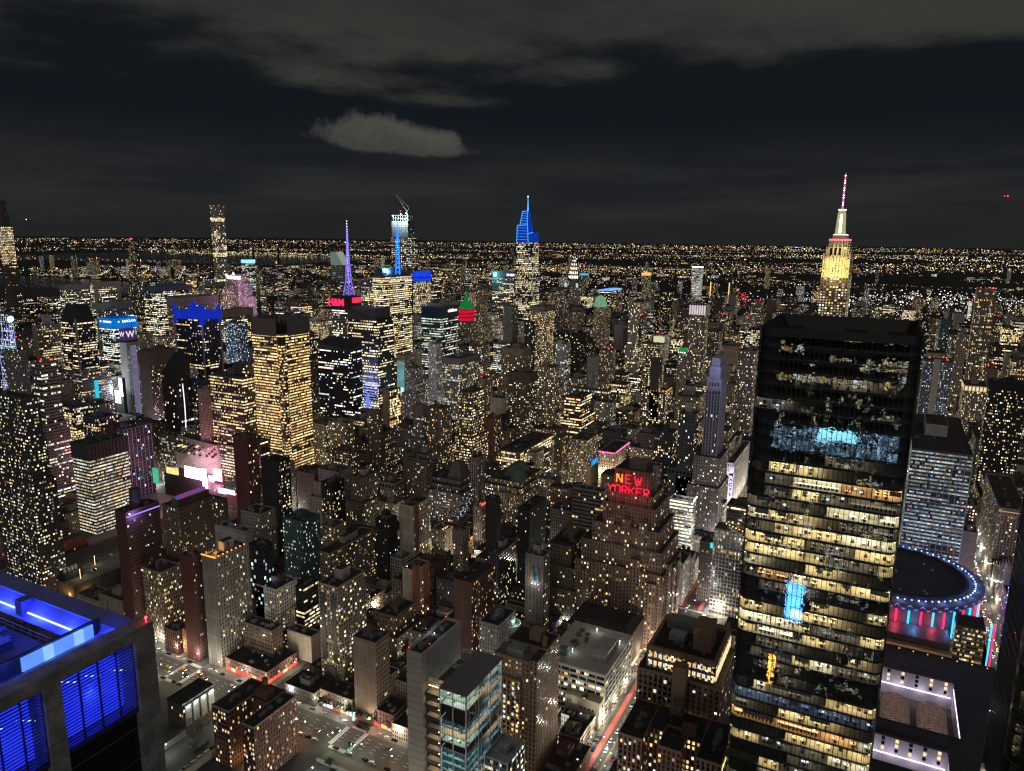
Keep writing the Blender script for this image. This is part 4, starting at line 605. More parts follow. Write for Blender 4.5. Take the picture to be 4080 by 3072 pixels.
DISTANT="""
825 19 756 24 139
462 26 476 28 31
896 28 480 22 77
1872 46 588 30 171
670 28 1232 30 129
1125 15 -168 30 78
2336 45 -168 28 160
896 41 1639 26 140
393 15 416 8 16
996 26 347 30 76
1911 43 669 10 169
1399 51 1313 30 166
834 32 1558 26 137
1197 30 717 30 128
680 18 354 24 8
1042 42 1796 30 141
622 20 912 28 76
672 23 154 24 24
740 12 589 30 85
786 25 508 30 92
733 11 -132 26 54
1315 30 637 30 168
369 35 802 20 29
1802 40 1522 62 155
1617 34 1476 28 158
664 20 556 24 59
1544 28 234 30 154
1361 33 347 30 92
1097 22 -168 20 54
1872 47 -134 28 134
973 29 1683 28 139
852 14 445 13 79
2092 34 395 24 153
1617 29 556 24 152
1660 31 351 26 152
1359 42 1073 28 166
569 22 315 28 29
1911 28 -215 28 137
668 11 351 26 9
941 18 476 30 108
634 20 595 24 57
1423 26 1361 30 169
981 26 172 8 75
1372 46 1281 28 155
1617 37 1603 30 141
1480 44 830 30 140
1068 23 268 26 72
777 22 556 24 86
642 34 637 12 46
739 17 234 23 79
1937 39 515 24 168
1915 33 -168 28 146
2530 35 637 30 145
990 46 1442 30 146
737 46 1200 26 71
720 19 395 30 9
2544 44 1442 30 156
1617 45 1361 24 156
1480 43 1200 30 155
1553 33 588 30 162
1031 22 395 30 91
2277 37 2086 62 145
2094 44 354 24 146
1984 32 751 28 174
648 17 395 62 8
717 12 315 62 10
409 21 395 26 7
2217 30 991 30 158
1662 32 673 26 168
694 43 1071 30 46
2639 26 -297 30 144
1901 35 1232 30 170
1687 24 556 62 156
1528 25 595 24 138
1106 33 1522 62 147
980 24 270 26 72
622 25 395 30 21
1358 43 1200 26 159
1240 20 673 26 124
1409 40 476 62 85
1170 8 354 24 79
762 14 -136 30 41
1903 29 1764 28 156
1480 28 347 30 147
1803 39 1798 28 149
1659 52 234 62 125
622 23 354 21 9
1221 22 749 21 140
1426 24 556 24 125
1375 14 234 26 92
908 13 431 14 67
440 21 476 30 29
1742 43 1120 28 165
1196 37 1152 30 156
821 25 1200 30 103
452 20 395 28 24
461 17 315 62 11
1978 26 637 26 174
1553 34 -168 24 132
757 20 669 30 83
689 19 273 24 70
361 26 126 10 10
1030 22 434 24 62
1617 32 476 28 120
1014 25 1719 26 140
932 34 1075 26 123
550 26 105 30 16
2144 43 234 30 154
1872 29 2205 24 172
1320 38 1152 30 157
2203 43 73 26 157
787 26 234 28 61
2557 47 2005 28 160
2528 34 556 24 144
2062 42 234 28 150
1954 26 588 30 168
1819 23 1639 26 157
1742 16 959 30 134
1480 42 -88 28 141
726 39 1046 24 45
988 14 878 26 145
2406 28 73 30 159
2382 25 -168 62 124
1055 32 556 62 80
896 16 395 13 50
1118 22 347 30 65
702 16 395 42 11
664 24 266 30 60
508 11 266 30 14
1517 39 1281 24 154
423 12 315 13 8
2502 43 273 24 158
1742 45 476 30 152
1480 32 515 24 94
1300 19 315 26 78
781 21 910 30 129
448 27 206 10 31
2062 26 -7 28 150
1655 56 637 24 167
2502 39 508 30 143
1986 46 1200 30 150
1949 47 -168 30 150
1775 26 1522 28 146
2546 32 993 28 149
2128 34 2037 30 150
896 27 1603 28 138
998 35 1071 30 120
666 20 395 30 8
1515 46 395 30 76
1187 31 834 26 127
1391 20 -168 62 78
1480 37 749 30 147
896 15 324 18 54
748 20 154 24 19
1617 27 1397 26 146
972 44 1281 62 118
573 18 347 30 16
2424 26 1478 26 153
1106 16 637 28 115
704 44 1232 8 103
1770 33 1442 26 149
401 24 190 26 9
2604 25 -88 62 110
2354 44 234 30 148
1946 30 476 28 155
1661 25 993 28 163
778 13 -134 28 35
2095 24 1313 30 157
1872 28 1200 24 169
1775 27 1397 26 151
1308 27 590 28 140
656 35 1200 30 104
2572 29 508 30 146
896 26 -168 26 26
550 24 431 26 40
426 19 434 24 34
1617 46 592 26 170
642 24 878 24 76
1965 47 315 62 110
1067 36 1120 24 145
373 13 315 27 8
1872 29 2366 24 162
1824 18 315 28 118
1260 34 1200 30 157
1282 29 234 30 85
622 36 1281 26 148
543 27 73 30 28
1872 30 2488 30 151
1906 28 1796 30 155
1915 40 878 28 157
2615 49 2440 30 137
2635 30 637 30 133
2228 19 234 62 148
1617 26 1635 30 151
1342 26 2247 62 139
1254 26 637 30 129
1067 22 476 30 76
686 15 395 30 9
940 15 172 44 61
2573 27 1522 26 154
995 46 1798 28 132
646 22 351 24 9
544 17 595 24 67
384 22 556 30 43
2604 43 1635 30 140
2355 25 959 24 157
1903 32 2488 26 161
1547 40 1474 30 161
1526 34 -134 28 120
1325 27 2327 28 138
1231 31 234 23 58
1872 27 1683 30 164
1995 37 -249 28 147
1872 40 476 26 122
1204 31 1120 24 122
804 11 395 13 47
1941 42 2524 26 164
1200 44 1039 26 140
993 23 193 24 61
685 18 315 28 10
410 27 590 28 24
348 14 154 21 7
1170 43 1281 18 137
1420 30 315 62 77
1058 10 -168 62 29
2384 27 -329 28 139
2062 41 2488 26 157
1971 44 -297 30 125
668 31 1281 28 145
2618 46 -249 30 156
2306 45 266 30 149
1617 42 315 24 110
1170 23 556 23 87
1203 18 395 26 68
2592 39 315 30 147
2062 31 354 24 129
1872 38 -215 28 118
1480 18 556 30 97
1513 27 476 26 124
1561 25 395 24 90
1311 33 1315 28 148
2575 23 2488 30 136
2277 36 1361 30 151
2146 46 270 26 139
1772 25 993 28 155
1549 12 556 28 117
896 34 669 30 118
2062 35 1200 62 158
1959 42 2327 30 154
1813 29 2166 30 137
1078 28 1522 30 137
1092 20 273 21 87
792 12 -132 26 30
2647 17 -7 24 153
2441 30 354 24 122
2062 40 188 28 145
1916 26 1603 30 158
1617 32 -217 30 98
896 45 1156 26 114
972 23 912 28 115
647 42 1120 28 72
406 26 349 28 19
1392 32 751 28 109
1371 16 476 30 89
1096 43 1959 28 127
572 20 395 30 10
2420 36 1925 62 138
1617 42 991 30 156
1516 30 1478 26 142
1301 40 2247 24 122
1200 33 2247 28 146
1170 25 2198 30 130
753 14 589 30 103
752 25 349 28 10
2550 24 2041 26 150
2440 31 1071 30 159
1513 42 878 24 167
1076 20 -168 20 43
537 12 434 24 24
1650 45 -210 24 100
1214 47 1281 18 124
755 17 637 24 69
1906 28 798 28 148
2378 42 315 26 158
1407 18 556 30 122
1260 26 -217 30 76
1037 25 1442 26 132
1090 18 476 28 72
2502 33 2522 28 151
2600 41 2086 62 148
2394 26 2005 30 154
2013 18 1925 26 138
1792 28 -168 30 145
1170 8 515 24 82
1037 24 912 28 141
803 35 917 24 129
2366 38 2125 24 151
2307 42 590 28 136
2062 40 -132 26 148
1679 32 1397 26 154
1654 27 1317 26 143
1226 22 476 30 89
1304 34 395 30 83
2625 25 1683 24 142
2579 30 991 30 151
2421 51 2005 30 146
2435 36 556 28 135
1218 47 1442 26 161
1170 24 186 30 78
1253 22 -88 26 84
1108 31 476 62 67
660 24 315 30 8
546 14 413 13 34
431 20 395 27 10
2527 45 1522 62 140
2302 45 1522 24 147
2400 35 556 30 132
1768 30 1764 28 136
1617 36 1556 28 154
1617 43 395 62 75
1549 38 508 30 153
1077 45 959 26 133
778 18 671 28 79
518 17 315 30 28
2502 44 1120 30 155
2502 46 -213 26 108
2324 45 1071 30 155
2132 34 -129 24 144
1990 27 1764 62 160
1550 37 1764 26 141
1344 26 476 28 88
622 19 315 26 16
2543 40 234 23 133
2010 22 -129 24 153
1800 25 2327 26 157
1170 33 1957 30 129
1214 16 234 62 63
959 18 250 13 81
639 10 476 30 36
842 16 234 62 45
2651 13 1764 30 158
2313 40 234 28 139
2277 24 186 30 157
2156 44 395 30 112
1872 34 395 26 136
1821 21 2037 30 156
1816 25 1683 28 140
1276 20 556 62 112
1246 33 315 30 60
967 31 1236 26 120
1012 25 315 24 59
835 31 637 28 78
2566 27 431 26 112
2598 28 -136 30 106
2363 24 2086 26 151
2332 29 1844 26 140
2336 40 669 30 157
1994 38 1120 28 165
1872 47 1039 28 158
1920 46 -136 30 135
1526 41 1073 28 162
1399 15 595 24 142
1360 27 -132 26 61
1561 26 556 30 118
1170 40 2044 24 127
1427 23 1442 30 140
941 21 315 24 54
2648 16 1642 24 149
2576 42 -7 30 144
2373 28 1556 28 149
2095 29 1764 30 155
2170 25 -88 28 132
1872 30 1764 24 138
1417 32 427 30 83
1228 25 347 30 86
1047 29 959 62 103
1021 15 917 24 126
759 37 1120 26 29
656 32 993 28 56
832 33 798 24 136
793 14 154 10 11
2094 42 1281 24 143
1411 39 -134 28 48
1026 39 1120 28 120
964 34 1120 30 122
728 26 637 24 86
668 18 476 28 26
788 23 268 28 58
805 9 -129 24 27
574 18 427 30 37
2607 38 -376 28 147
2277 45 2327 26 141
2277 31 1800 26 138
2176 40 1798 28 146
1933 25 1764 28 160
1394 28 2005 30 148
1354 44 1361 30 144
982 19 717 24 118
926 15 431 26 63
765 28 1281 26 137
500 14 830 30 29
2540 30 73 28 130
1802 40 2005 30 134
1273 32 2118 30 151
792 30 1442 30 99
650 16 476 28 30
622 19 266 30 24
2601 47 1522 30 129
2562 27 556 62 96
1542 30 1361 62 138
1170 37 2166 26 154
1286 21 717 26 119
1411 39 395 30 76
1089 36 2042 26 129
689 32 1120 15 67
740 22 878 23 123
804 30 637 28 84
794 11 351 26 38
2104 28 -136 30 138
1814 27 595 24 150
1742 24 347 30 114
1170 16 830 30 120
1017 34 190 26 54
1125 15 -136 30 72
1021 20 -129 24 38
800 26 476 30 63
390 20 590 28 21
2628 36 910 30 153
2584 33 234 62 133
2348 42 1522 28 140
2420 33 315 26 152
2151 29 1317 26 148
2172 40 1200 28 159
1958 35 556 30 156
1617 25 -129 24 114
1276 41 1800 26 165
1170 26 1803 24 168
1319 9 315 24 77
1196 18 234 26 71
1053 16 234 30 74
657 19 508 30 23
781 12 431 20 46
1480 34 395 26 72
1261 21 395 28 54
1393 26 315 24 89
928 36 1120 24 145
826 21 671 28 78
770 22 315 30 36
1901 42 2086 62 162
1872 32 1925 26 163
1953 25 395 30 102
1796 28 556 30 124
1480 32 878 62 107
1295 30 1200 30 140
1296 27 556 30 112
1249 26 476 33 85
1287 30 -215 28 60
978 34 1154 28 124
1079 22 199 17 73
829 9 595 24 74
654 19 595 24 52
746 23 315 28 44
2650 15 429 28 112
2552 40 315 28 135
2364 24 2205 24 142
2305 40 -88 30 120
2172 36 2202 26 133
1063 26 515 24 62
926 14 476 30 75
765 35 1320 24 148
766 42 1046 24 116
768 27 589 30 93
840 26 476 28 63
540 22 476 62 23
535 12 315 30 23
2502 26 1639 26 146
2635 30 1442 28 136
2502 27 637 28 126
2502 27 354 24 131
2345 25 1880 26 136
2168 32 1925 28 151
1996 36 427 30 129
1774 39 798 30 144
1512 47 676 24 138
1303 30 1442 62 151
1376 18 427 30 80
1170 24 234 30 84
846 20 995 26 118
796 26 878 30 133
705 12 315 30 7
831 11 268 28 49
494 13 266 30 20
2566 44 637 30 107
2318 44 1925 62 136
2458 14 431 26 94
2148 44 556 30 137
1906 30 512 26 141
1775 44 1603 24 115
1814 28 637 24 145
1808 34 508 30 144
1567 20 1200 30 172
1356 19 427 30 79
1394 21 347 30 92
921 31 508 30 52
1044 22 476 30 56
963 15 315 24 47
775 24 1156 26 24
732 27 1120 24 37
564 27 255 34 22
2442 30 2488 30 157
2392 27 2442 28 158
2344 38 395 28 122
2098 42 2086 30 136
2204 42 1442 28 146
2099 27 -297 30 96
1980 29 2440 30 152
1942 30 2363 26 133
1900 36 2283 26 120
1799 26 1764 30 133
1617 32 910 30 127
1679 33 749 30 134
1280 34 637 62 124
1414 35 588 30 135
1222 23 395 26 50
1104 36 1717 28 150
1095 25 1683 30 137
1063 35 1476 28 129
896 16 609 10 85
1032 29 154 30 56
730 34 1281 24 107
677 21 512 26 16
761 12 486 20 46
433 24 802 23 17
562 30 512 26 18
"""
# ------------------------------------------------------------------ setting: ground, pavements, river, hills
def emgrid(name, colr, s, bay, flr, lw=.1, light=False):
    m, nt = mat(name); t = nt.nodes.new('ShaderNodeTexCoord'); x, y, z = sep(nt, t.outputs['Object'])
    a = mth(nt, 'FRACT', mth(nt, 'DIVIDE', mth(nt, 'ADD', x, y), bay)); b = mth(nt, 'FRACT', mth(nt, 'DIVIDE', z, flr))
    k = mth(nt, 'MULTIPLY', mth(nt, 'GREATER_THAN', a, lw), mth(nt, 'GREATER_THAN', b, lw))
    n = noise(nt, t.outputs['Object'], .12, 2, .5)
    e = nt.nodes.new('ShaderNodeEmission'); e.inputs[0].default_value = (*colr, 1)
    nt.links.new(mth(nt, 'MULTIPLY', mth(nt, 'ADD', .3, mth(nt, 'MULTIPLY', k, .7)), mth(nt, 'MULTIPLY', s, mth(nt, 'ADD', .5, n))), e.inputs[1])
    out(nt, e.outputs[0]); m.cycles.emission_sampling = 'AUTO' if light else 'NONE'; return m
ASPH = pm('asphalt', (.042, .042, .045), .8, 0, .5, .08)
PAVE = pm('pavement_concrete', (.13, .126, .12), .9, 0, .4, .2)
g = MB(); g.face([(-3000, -40000, 0), (2712, -40000, 0), (2712, 40000, 0), (-3000, 40000, 0)]); tag(g.build('ground', ASPH), kind='structure')
FARG = pm('far_land', (.012, .014, .013), .95, 0, .5, .002)
g = MB()
g.face([(3420, -40000, 0), (60000, -40000, 0), (60000, 1300, 0), (3420, 900, 0)]); g.face([(3420, 900, 0), (60000, 1300, 0), (60000, 60000, 0), (3520, 60000, 0)])
tag(g.build('far_shore_ground', FARG), kind='structure')
m_, nt_ = mat('river_water'); t_ = nt_.nodes.new('ShaderNodeTexCoord'); nb = noise(nt_, t_.outputs['Object'], .06, 5, .6)
bp = nt_.nodes.new('ShaderNodeBump'); bp.inputs['Strength'].default_value = .5; bp.inputs['Distance'].default_value = 3; nt_.links.new(nb, bp.inputs['Height'])
pr_ = prin(nt_, (.006, .009, .012), .16, 0, None, .5); nt_.links.new(bp.outputs[0], pr_.inputs['Normal']); out(nt_, pr_.outputs[0])
g = MB(); g.face([(2700, -40000, -2.5), (3560, -40000, -2.5), (3560, 60000, -2.5), (2700, 60000, -2.5)]); tag(g.build('river', m_), kind='structure')
g = MB(); g.face([(6200, 6200, .05), (9200, 6800, .05), (9800, 12500, .05), (5200, 11000, .05)]); tag(g.build('bay_water', m_), kind='structure')
# block islands (pavements) with real kerbs
AVX = [59, 333, 607, 881, 1155, 1465, 1602, 1727, 1857, 2047, 2262, 2487, 2690]
ST = lambda n: (n-32.2)*80.5
hw = lambda n: 12 if n in (34, 42, 23, 57) else 6.2
k = MB()
for i in range(len(AVX)-1):
    for n in range(22, 62):
        if i == 0 and 33 < n < 38: continue
        if i == 1 and n in (31, 32): k.box(AVX[1]+10, AVX[2]-10, ST(31)+6, ST(33)-6, 0, .14); continue
        if i == 2 and n in (31, 32): k.box(AVX[2]+10, AVX[3]-10, ST(31)+6, ST(33)-6, 0, .14); continue
        y0, y1 = ST(n)+hw(n), ST(n+1)-hw(n+1)
        k.box(AVX[i]+10, AVX[i+1]-10, y0, y1, 0, .14, 0, False)
tag(k.build('pavement', PAVE), kind='structure')
# painted lines, crosswalks and the red bus lane
WHT = pm('road_paint', (.62, .62, .60), .7, 0, .5, .8); REDP = pm('red_lane_paint', (.38, .075, .055), .8, 0, .35, .3); YEL = pm('yellow_road_paint', (.55, .36, .05), .7, 0, .4, .5)
k = MB()
def flat(x0, x1, y0, y1, z=.008): k.face([(x0, y0, z), (x1, y0, z), (x1, y1, z), (x0, y1, z)])
for n in (34, 35, 36, 37, 38, 39, 40):
    for ax in (333, 607):
        for s in (-1, 1):
            for t in range(-8, 9):                               # crosswalk bars across the avenue
                yb = ST(n)+s*(hw(n)+1.6); flat(ax+t*1.15-.32, ax+t*1.15+.32, yb-1.6, yb+1.6)
            for t in range(-int(hw(n)), int(hw(n))+1):
                xb = ax+s*11.6; flat(xb-1.5, xb+1.5, ST(n)+t*1.05-.3, ST(n)+t*1.05+.3)
for ax in (333, 607):
    for lane in (-4.5, -1.2, 2.2, 5.5):
        for y in range(120, 700, 9): flat(ax+lane-.09, ax+lane+.09, y, y+3.2)
for x in range(360, 880, 9):
    for ly in (-3.4, 3.4): flat(x, x+3.2, 145+ly-.08, 145+ly+.08)
for y0 in (-46, ): pass
tag(k.build('road_markings', WHT), kind='structure')
k = MB()
for ly in (-9.6, 6.2): flat(352, 590, 145+ly, 145+ly+3.4, .004)
for ly in (-9.6, 6.2): flat(622, 868, 145+ly, 145+ly+3.4, .004)
tag(k.build('bus_lane', REDP), kind='structure')
k = MB()
for ly in (-.35, .35): flat(352, 590, 145+ly-.1, 145+ly+.1, .008)
tag(k.build('road_centre_line', YEL), kind='structure')
k = MB()
for y in range(150, 640, 1): pass
for n, (x0, y0, x1, y1) in enumerate([(60, 120, 318, 175), (72, 210, 318, 310), (72, 377, 285, 405)]): flat(x0, x1, y0, y1, .006)
tag(k.build('yard_ground', pm('yard_concrete', (.11, .11, .10), .9, 0, .6, .06)), kind='structure')
# low wooded hills at the horizon
g = MB(); random.seed(3); pts = []
for i in range(121):
    a = HD+math.radians(-42+84*i/120); pts.append((a, 4+10*abs(math.sin(i*.37)+.6*math.sin(i*.91+1))))
for (a, h), (b, h2) in zip(pts, pts[1:]):
    R0, R1 = 36000, 44000
    P_ = lambda t, R, z: (R*math.cos(t), R*math.sin(t), z)
    g.face([P_(a, R0, 0), P_(b, R0, 0), P_(b, R1, h2), P_(a, R1, h)]); 
tag(g.build('hills', FARG), kind='structure')
# ------------------------------------------------------------------ roof furniture
def water_tank(par, x, y, z, r=1.9):
    k = MB()
    for sx in (-1, 1):
        for sy in (-1, 1): k.tube((x+sx*r*.6, y+sy*r*.6, z), (x+sx*r*.6, y+sy*r*.6, z+3.2), .14, n=4, mi=1)
    k.lathe(x, y, [(0, z+3), (r, z+3), (r, z+6.6), (r*1.06, z+6.6), (0, z+8.3)], 10); return k.build('water_tank', [WOOD, METAL], par)
def parapet(par, x0, x1, y0, y1, z, m, h=1.1, t=.45, name='parapet'):
    k = MB(); e = .04; x0 -= e; x1 += e; y0 -= e; y1 += e
    k.box(x0, x0+t, y0, y1, z-.3, z+h); k.box(x1-t, x1, y0, y1, z-.3, z+h); k.box(x0+t, x1-t, y0, y0+t, z-.3, z+h); k.box(x0+t, x1-t, y1-t, y1, z-.3, z+h)
    return k.build(name, m, par)
def handlers(par, x0, x1, y0, y1, z, n=3, m=None):
    for i in range(int(n*1.5)+1):
        a, b, h = random.uniform(1.5, 4), random.uniform(1.5, 4), random.uniform(1, 2.6)
        x, y = random.uniform(x0+2, max(x0+2.5, x1-6)), random.uniform(y0+2, max(y0+2.5, y1-6))
        k = MB(); k.box(x, x+a, y, y+b, z+.3, z+h); k.box(x+.2, x+a-.2, y+.2, y+b-.2, z-.1, z+.3); k.lathe(x+a/2, y+b/2, [(a*.3, z+h), (a*.3, z+h+.35), (0, z+h+.35)], 8); k.build('air_handler', m or ROOFL, par)
def beacon(par, x, y, z, r=.9, m=None, pole=2.5):
    k = MB(); k.tube((x, y, z), (x, y, z+pole), .12, n=4, mi=1); k.ball((x, y, z+pole), r, 0); return k.build('beacon', [m or RED, METAL], par)
def lampat(par, x, y, z, colr, watts, r=.6, name='floodlight'):
    l = bpy.data.lights.new(name, 'POINT'); l.energy = watts; l.color = colr; l.shadow_soft_size = r
    o = bpy.data.objects.new(name, l); C.objects.link(o)
    p = Vector((x, y, z))
    if par: o.parent = par; p = p-Vector(par.location)
    o.location = p; return o
NIGHT = {}
def building(name, label, cat, X0, X1, Y0, Y1, z, st, wall, lit, cool, F, group=None, detail=1):
    fc = fac(st, wall, lit, cool); fc['gain'] = next((float(f[1:]) for f in F if f[0] == 'g' and f[1:2].isdigit()), fc['gain']); r = thing(name, label, cat, ((X0+X1)/2, (Y0+Y1)/2, 0), group)
    if X0 < 730 and st in 'PA': fc['gain'] *= .72; fc['lit'] *= .85
    wm = wallmat(wall); bw = 'bw' in F or 'bwred' in F; W, D = X1-X0, Y1-Y0
    cr = next((float(f[5:]) for f in F if f.startswith('crown') and f[5:].isdigit()), 0)
    if 'decocrown' in F: cr = 13
    if 'arcade' in F or 'archtop' in F: cr = 7
    if 'whitecrown' in F: cr = 17
    if 'nyt' in F: cr = 0
    if 'slant' in F or 'wedge' in F: cr = 0
    ti = [(0, 0, z-cr)]
    if 's2' in F: ti = [(4, 0, z*.62), (0, z*.62, z-cr)]
    if 's3' in F: ti = [(8, 0, z*.5), (4, z*.5, z*.76), (0, z*.76, z-cr)]
    if 's1' in F: ti = [(3, 0, z*.45), (0, z*.45, z-cr)]
    M = MB()
    for e, a, b in ti: M.fbox(X0-e, X1+e, Y0-e, Y1+e, a, b, fc, 1, bw, 'bs' in F)
    M.build('wall', [FAC, ROOF], r)
    if len(ti) > 1 and detail:
        for e, a, b in ti[:-1]: parapet(r, X0-e, X1+e, Y0-e, Y1+e, b, wm, .9, .4, 'terrace_parapet')
    zt = z
    if cr:
        k = MB(); k.box(X0-.25, X1+.25, Y0-.25, Y1+.25, z-cr, z, 0, False)
        if 'decocrown' in F or 'whitecrown' in F or 'arcade' in F or 'archtop' in F or W > 30:
            n = max(4, int(W/4)); e = .9
            for i in range(n+1): xx = X0+i*W/n; k.box(xx-.5, xx+.5, Y0-e, Y0-.25, z-cr, z+(2 if 'decocrown' in F and i in (0, 1, n-1, n) else 0), 1)
            n = max(4, int(D/4))
            for i in range(n+1): yy = Y0+i*D/n; k.box(X0-e, X0-.25, yy-.5, yy+.5, z-cr, z+(2 if 'decocrown' in F and i in (0, 1, n-1, n) else 0), 1)
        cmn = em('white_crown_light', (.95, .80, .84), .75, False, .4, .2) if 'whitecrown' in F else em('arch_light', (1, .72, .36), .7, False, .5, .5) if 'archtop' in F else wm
        k.face([(X0, Y0, z+.01), (X1, Y0, z+.01), (X1, Y1, z+.01), (X0, Y1, z+.01)], 2); k.build('crown', [cmn, wm, ROOF], r)
    if detail and not any(f in F for f in ('gable', 'slant', 'wedge', 'slantroof', 'wedgetop', 'pyramid', 'copper', 'greenmansard', 'redgreen', 'greenlantern', 'boa')):
        parapet(r, X0, X1, Y0, Y1, z, wm)
    if detail and W > 14 and D > 12 and ('bh' in F or 'none' in F or not F or 's2' in F or 's3' in F or cr):
        a = random.uniform(.25, .45); x = X0+W*random.uniform(.2, .5); y = Y0+D*random.uniform(.25, .5); h = random.uniform(3, 6)
        k = MB(); k.box(x, x+W*a, y, y+D*a, z-.1, z+h, 0, False); k.box(x+W*a*.3, x+W*a*.6, y+D*a*.2, y+D*a*.6, z+h-.1, z+h+1.6, 0, False); k.build('bulkhead', wm, r)
    if ('wt' in F or (18 < z < 110 and st in 'PA' and X0 < 1300 and random.random() < .35)) and detail:
        for i in range(random.choice((1, 1, 2))): water_tank(r, X0+W*random.uniform(.25, .8), Y0+D*random.uniform(.3, .8), z)
    if detail: handlers(r, X0, X1, Y0, Y1, z, 5 if 'ac' in F else random.choice((1, 2, 3, 4)), STEEL if 'ac' in F else None)
    if 'ac' in F and detail and random.random() < .5: beacon(r, X0+W*.4, Y0+D*.4, z, .35, COLD, 3)
    if 'red' in F:
        for q in ((.15, .2), (.85, .3), (.5, .8)): beacon(r, X0+W*q[0], Y0+D*q[1], z+1, 1.1)
    if 'bwred' in F: bx('end_wall', pm('red_brown_wall', (.12, .046, .042), .9, 0, .3, .1), r, X0-.3, X0-.02, Y0+.05, Y1-.05, 0, z)
    if 'pent' in F:
        k = MB(); a = .3*W; b = .4*D; x, y = X0+.4*W, Y0+.35*D; h = max(6, min(16, z*.09)); k.box(x, x+a, y, y+b, z-.1, z+h, 0, False); k.box(x+.6, x+a-.6, y+.6, y+b-.6, z+h-.1, z+h+.5, 1, False); k.build('penthouse', [pm('penthouse_wall', (.36, .35, .33), .9), ROOF], r)
    if 'frame' in F:
        k = MB(); t = 7
        k.box(X0-1.5, X0+t, Y0-1.6, Y0-.02, 0, z+2); k.box(X1-t, X1+1, Y0-1.6, Y0-.02, 0, z+2); k.box(X0+t, X1-t, Y0-1.6, Y0-.02, z-9, z+2); k.build('stone_frame', wm, r)
    if 'gable' in F:
        k = MB(); k.face([(X0, Y0, z), (X0+W*.45, Y0, z), (X0+W*.22, Y0, z+12)]); k.face([(X0, Y1, z), (X0, Y0, z), (X0+W*.22, Y0, z+12), (X0+W*.22, Y1, z+12)]); k.face([(X0+W*.45, Y0, z), (X0+W*.45, Y1, z), (X0+W*.22, Y1, z+12), (X0+W*.22, Y0, z+12)], 1)
        k.box(X0+W*.45, X1, Y0, Y1, z-.1, z+9, 0, False); k.build('gable_roof', [wm, ROOF], r)
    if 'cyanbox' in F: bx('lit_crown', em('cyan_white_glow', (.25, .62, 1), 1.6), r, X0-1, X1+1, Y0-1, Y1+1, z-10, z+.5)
    if 'barclays' in F:
        k = MB(); k.box(X0-2, X1+2, Y0-2, Y1+2, z, z+20); k.build('glass_crown', emgrid('cyan_glass_crown', (.004, .20, .75), .95, 3.3, 4.2, .12, True), r)
        sm = em('white_sign_light', (1, 1, 1), 1.6)
        sign('sign_lettering', 'BARCLAYS', sm, r, (X1-W*.35, Y0-2.4, z+13), 6, 'S'); sign('sign_lettering', 'BARCLAYS', sm, r, (X0-2.4, Y0+D*.42, z+13), 5, 'W')
        for px in (0, 1):
            k = MB(); c = (X0+W*.18, Y0-2.5, z+13.2) if px == 0 else (X0-2.5, Y0+D*.9, z+13.2); k.ball(c, 2.2); k.build('sign_emblem', sm, r)
    if 'slant' in F:
        h = 26; i_ = 12; k = MB(); a = [(X0-.2, Y0-.2), (X1+.2, Y0-.2), (X1+.2, Y1+.2), (X0-.2, Y1+.2)]; b = [(X0+9, Y0+8), (X1-2, Y0+8), (X1-2, Y1-2), (X0+9, Y1-2)]
        k.prism(a, z, z+h, 0, 1, False, b); k.build('slanted_glass_crown', [pm('green_black_glass', (.05, .065, .058), .25, .3), ROOF], r)
        k = MB(); k.box(X0-3, X1+16, Y0-2, Y1+2, 0, z*.55, 0, False); 
        M = MB(); M.fbox(X0-2, X1+17, Y0-3, Y1+3, 0, z*.62, fac('B', 'mauve', .45, .25)); M.build('lower_wall', [FAC, ROOF], r)
        k = MB(); k.box(X0-1.2, X0-.05, Y0-1.2, Y0+4, z*.62, z+6); k.build('corner_pier', wallmat('grey'), r)
    if 'wsign' in F:
        bx('sign_box', em('purple_sign_panel', (.10, .05, .17), .5, False, .4, .3), r, X0-1, X0+W*.8, Y0-1, Y1-3, z+6, z+25)
        bx('screen_base', METAL, r, X0, X1, Y0, Y1, z, z+6)
        sm = em('sign_white', (.85, .8, 1), .9); sign('sign_lettering', 'W', sm, r, (X0+W*.36, Y0-1.5, z+15.5), 15, 'S'); sign('sign_lettering', 'W', sm, r, (X0-1.5, Y0+D*.4, z+15.5), 12, 'W')
        k = MB(); k.box(X0+W*.3, X1-W*.2, Y0-.6, Y0-.05, 6, z-4); k.build('lit_wall_strip', emgrid('lavender_strip', (.42, .36, .62), .5, 1.6, 3.4, .25), r)
    if 'logo' in F: 
        k = MB(); k.tube((X1-4, Y0-.1, z-8), (X1-4, Y0-.8, z-8), 5, n=16); k.build('round_sign', em('emblem_white', (.55, .9, 1), 2), r)
        for q in (.2, .55, .9): bx('light_strip', em('lavender_strip_light', (.45, .35, 1), .9), r, X0+W*q-.4, X0+W*q+.4, Y0-.5, Y0-.05, 20, z-16)
        for q in (.1, .5, .9): bx('light_strip', em('lavender_strip_light', (.45, .35, 1), .9), r, X0-.5, X0-.05, Y0+D*q-.4, Y0+D*q+.4, 20, z-16)
    if 'greenlights' in F:
        for i in range(3): beacon(r, X0+W*.1, Y0+D*(.2+.25*i), z, .9, em('green_lamp', (.1, 1, .3), 3), 1)
    if 'grid' in F:
        k = MB(); n = max(3, int(W/5)); m_n = max(3, int(D/5))
        for i in range(n+1): x = X0+i*W/n; k.box(x-.3, x+.3, Y0-.5, Y0-.03, 0, z)
        for i in range(m_n+1): y = Y0+i*D/m_n; k.box(X0-.5, X0-.03, y-.3, y+.3, 0, z)
        for i in range(int(z/12)): zz = i*12; k.box(X0-.52, X0-.03, Y0, Y1, zz-.3, zz+.3)
        k.build('facade_grid', pm('pale_grid_metal', (.34, .32, .36), .6, 0, .2), r)
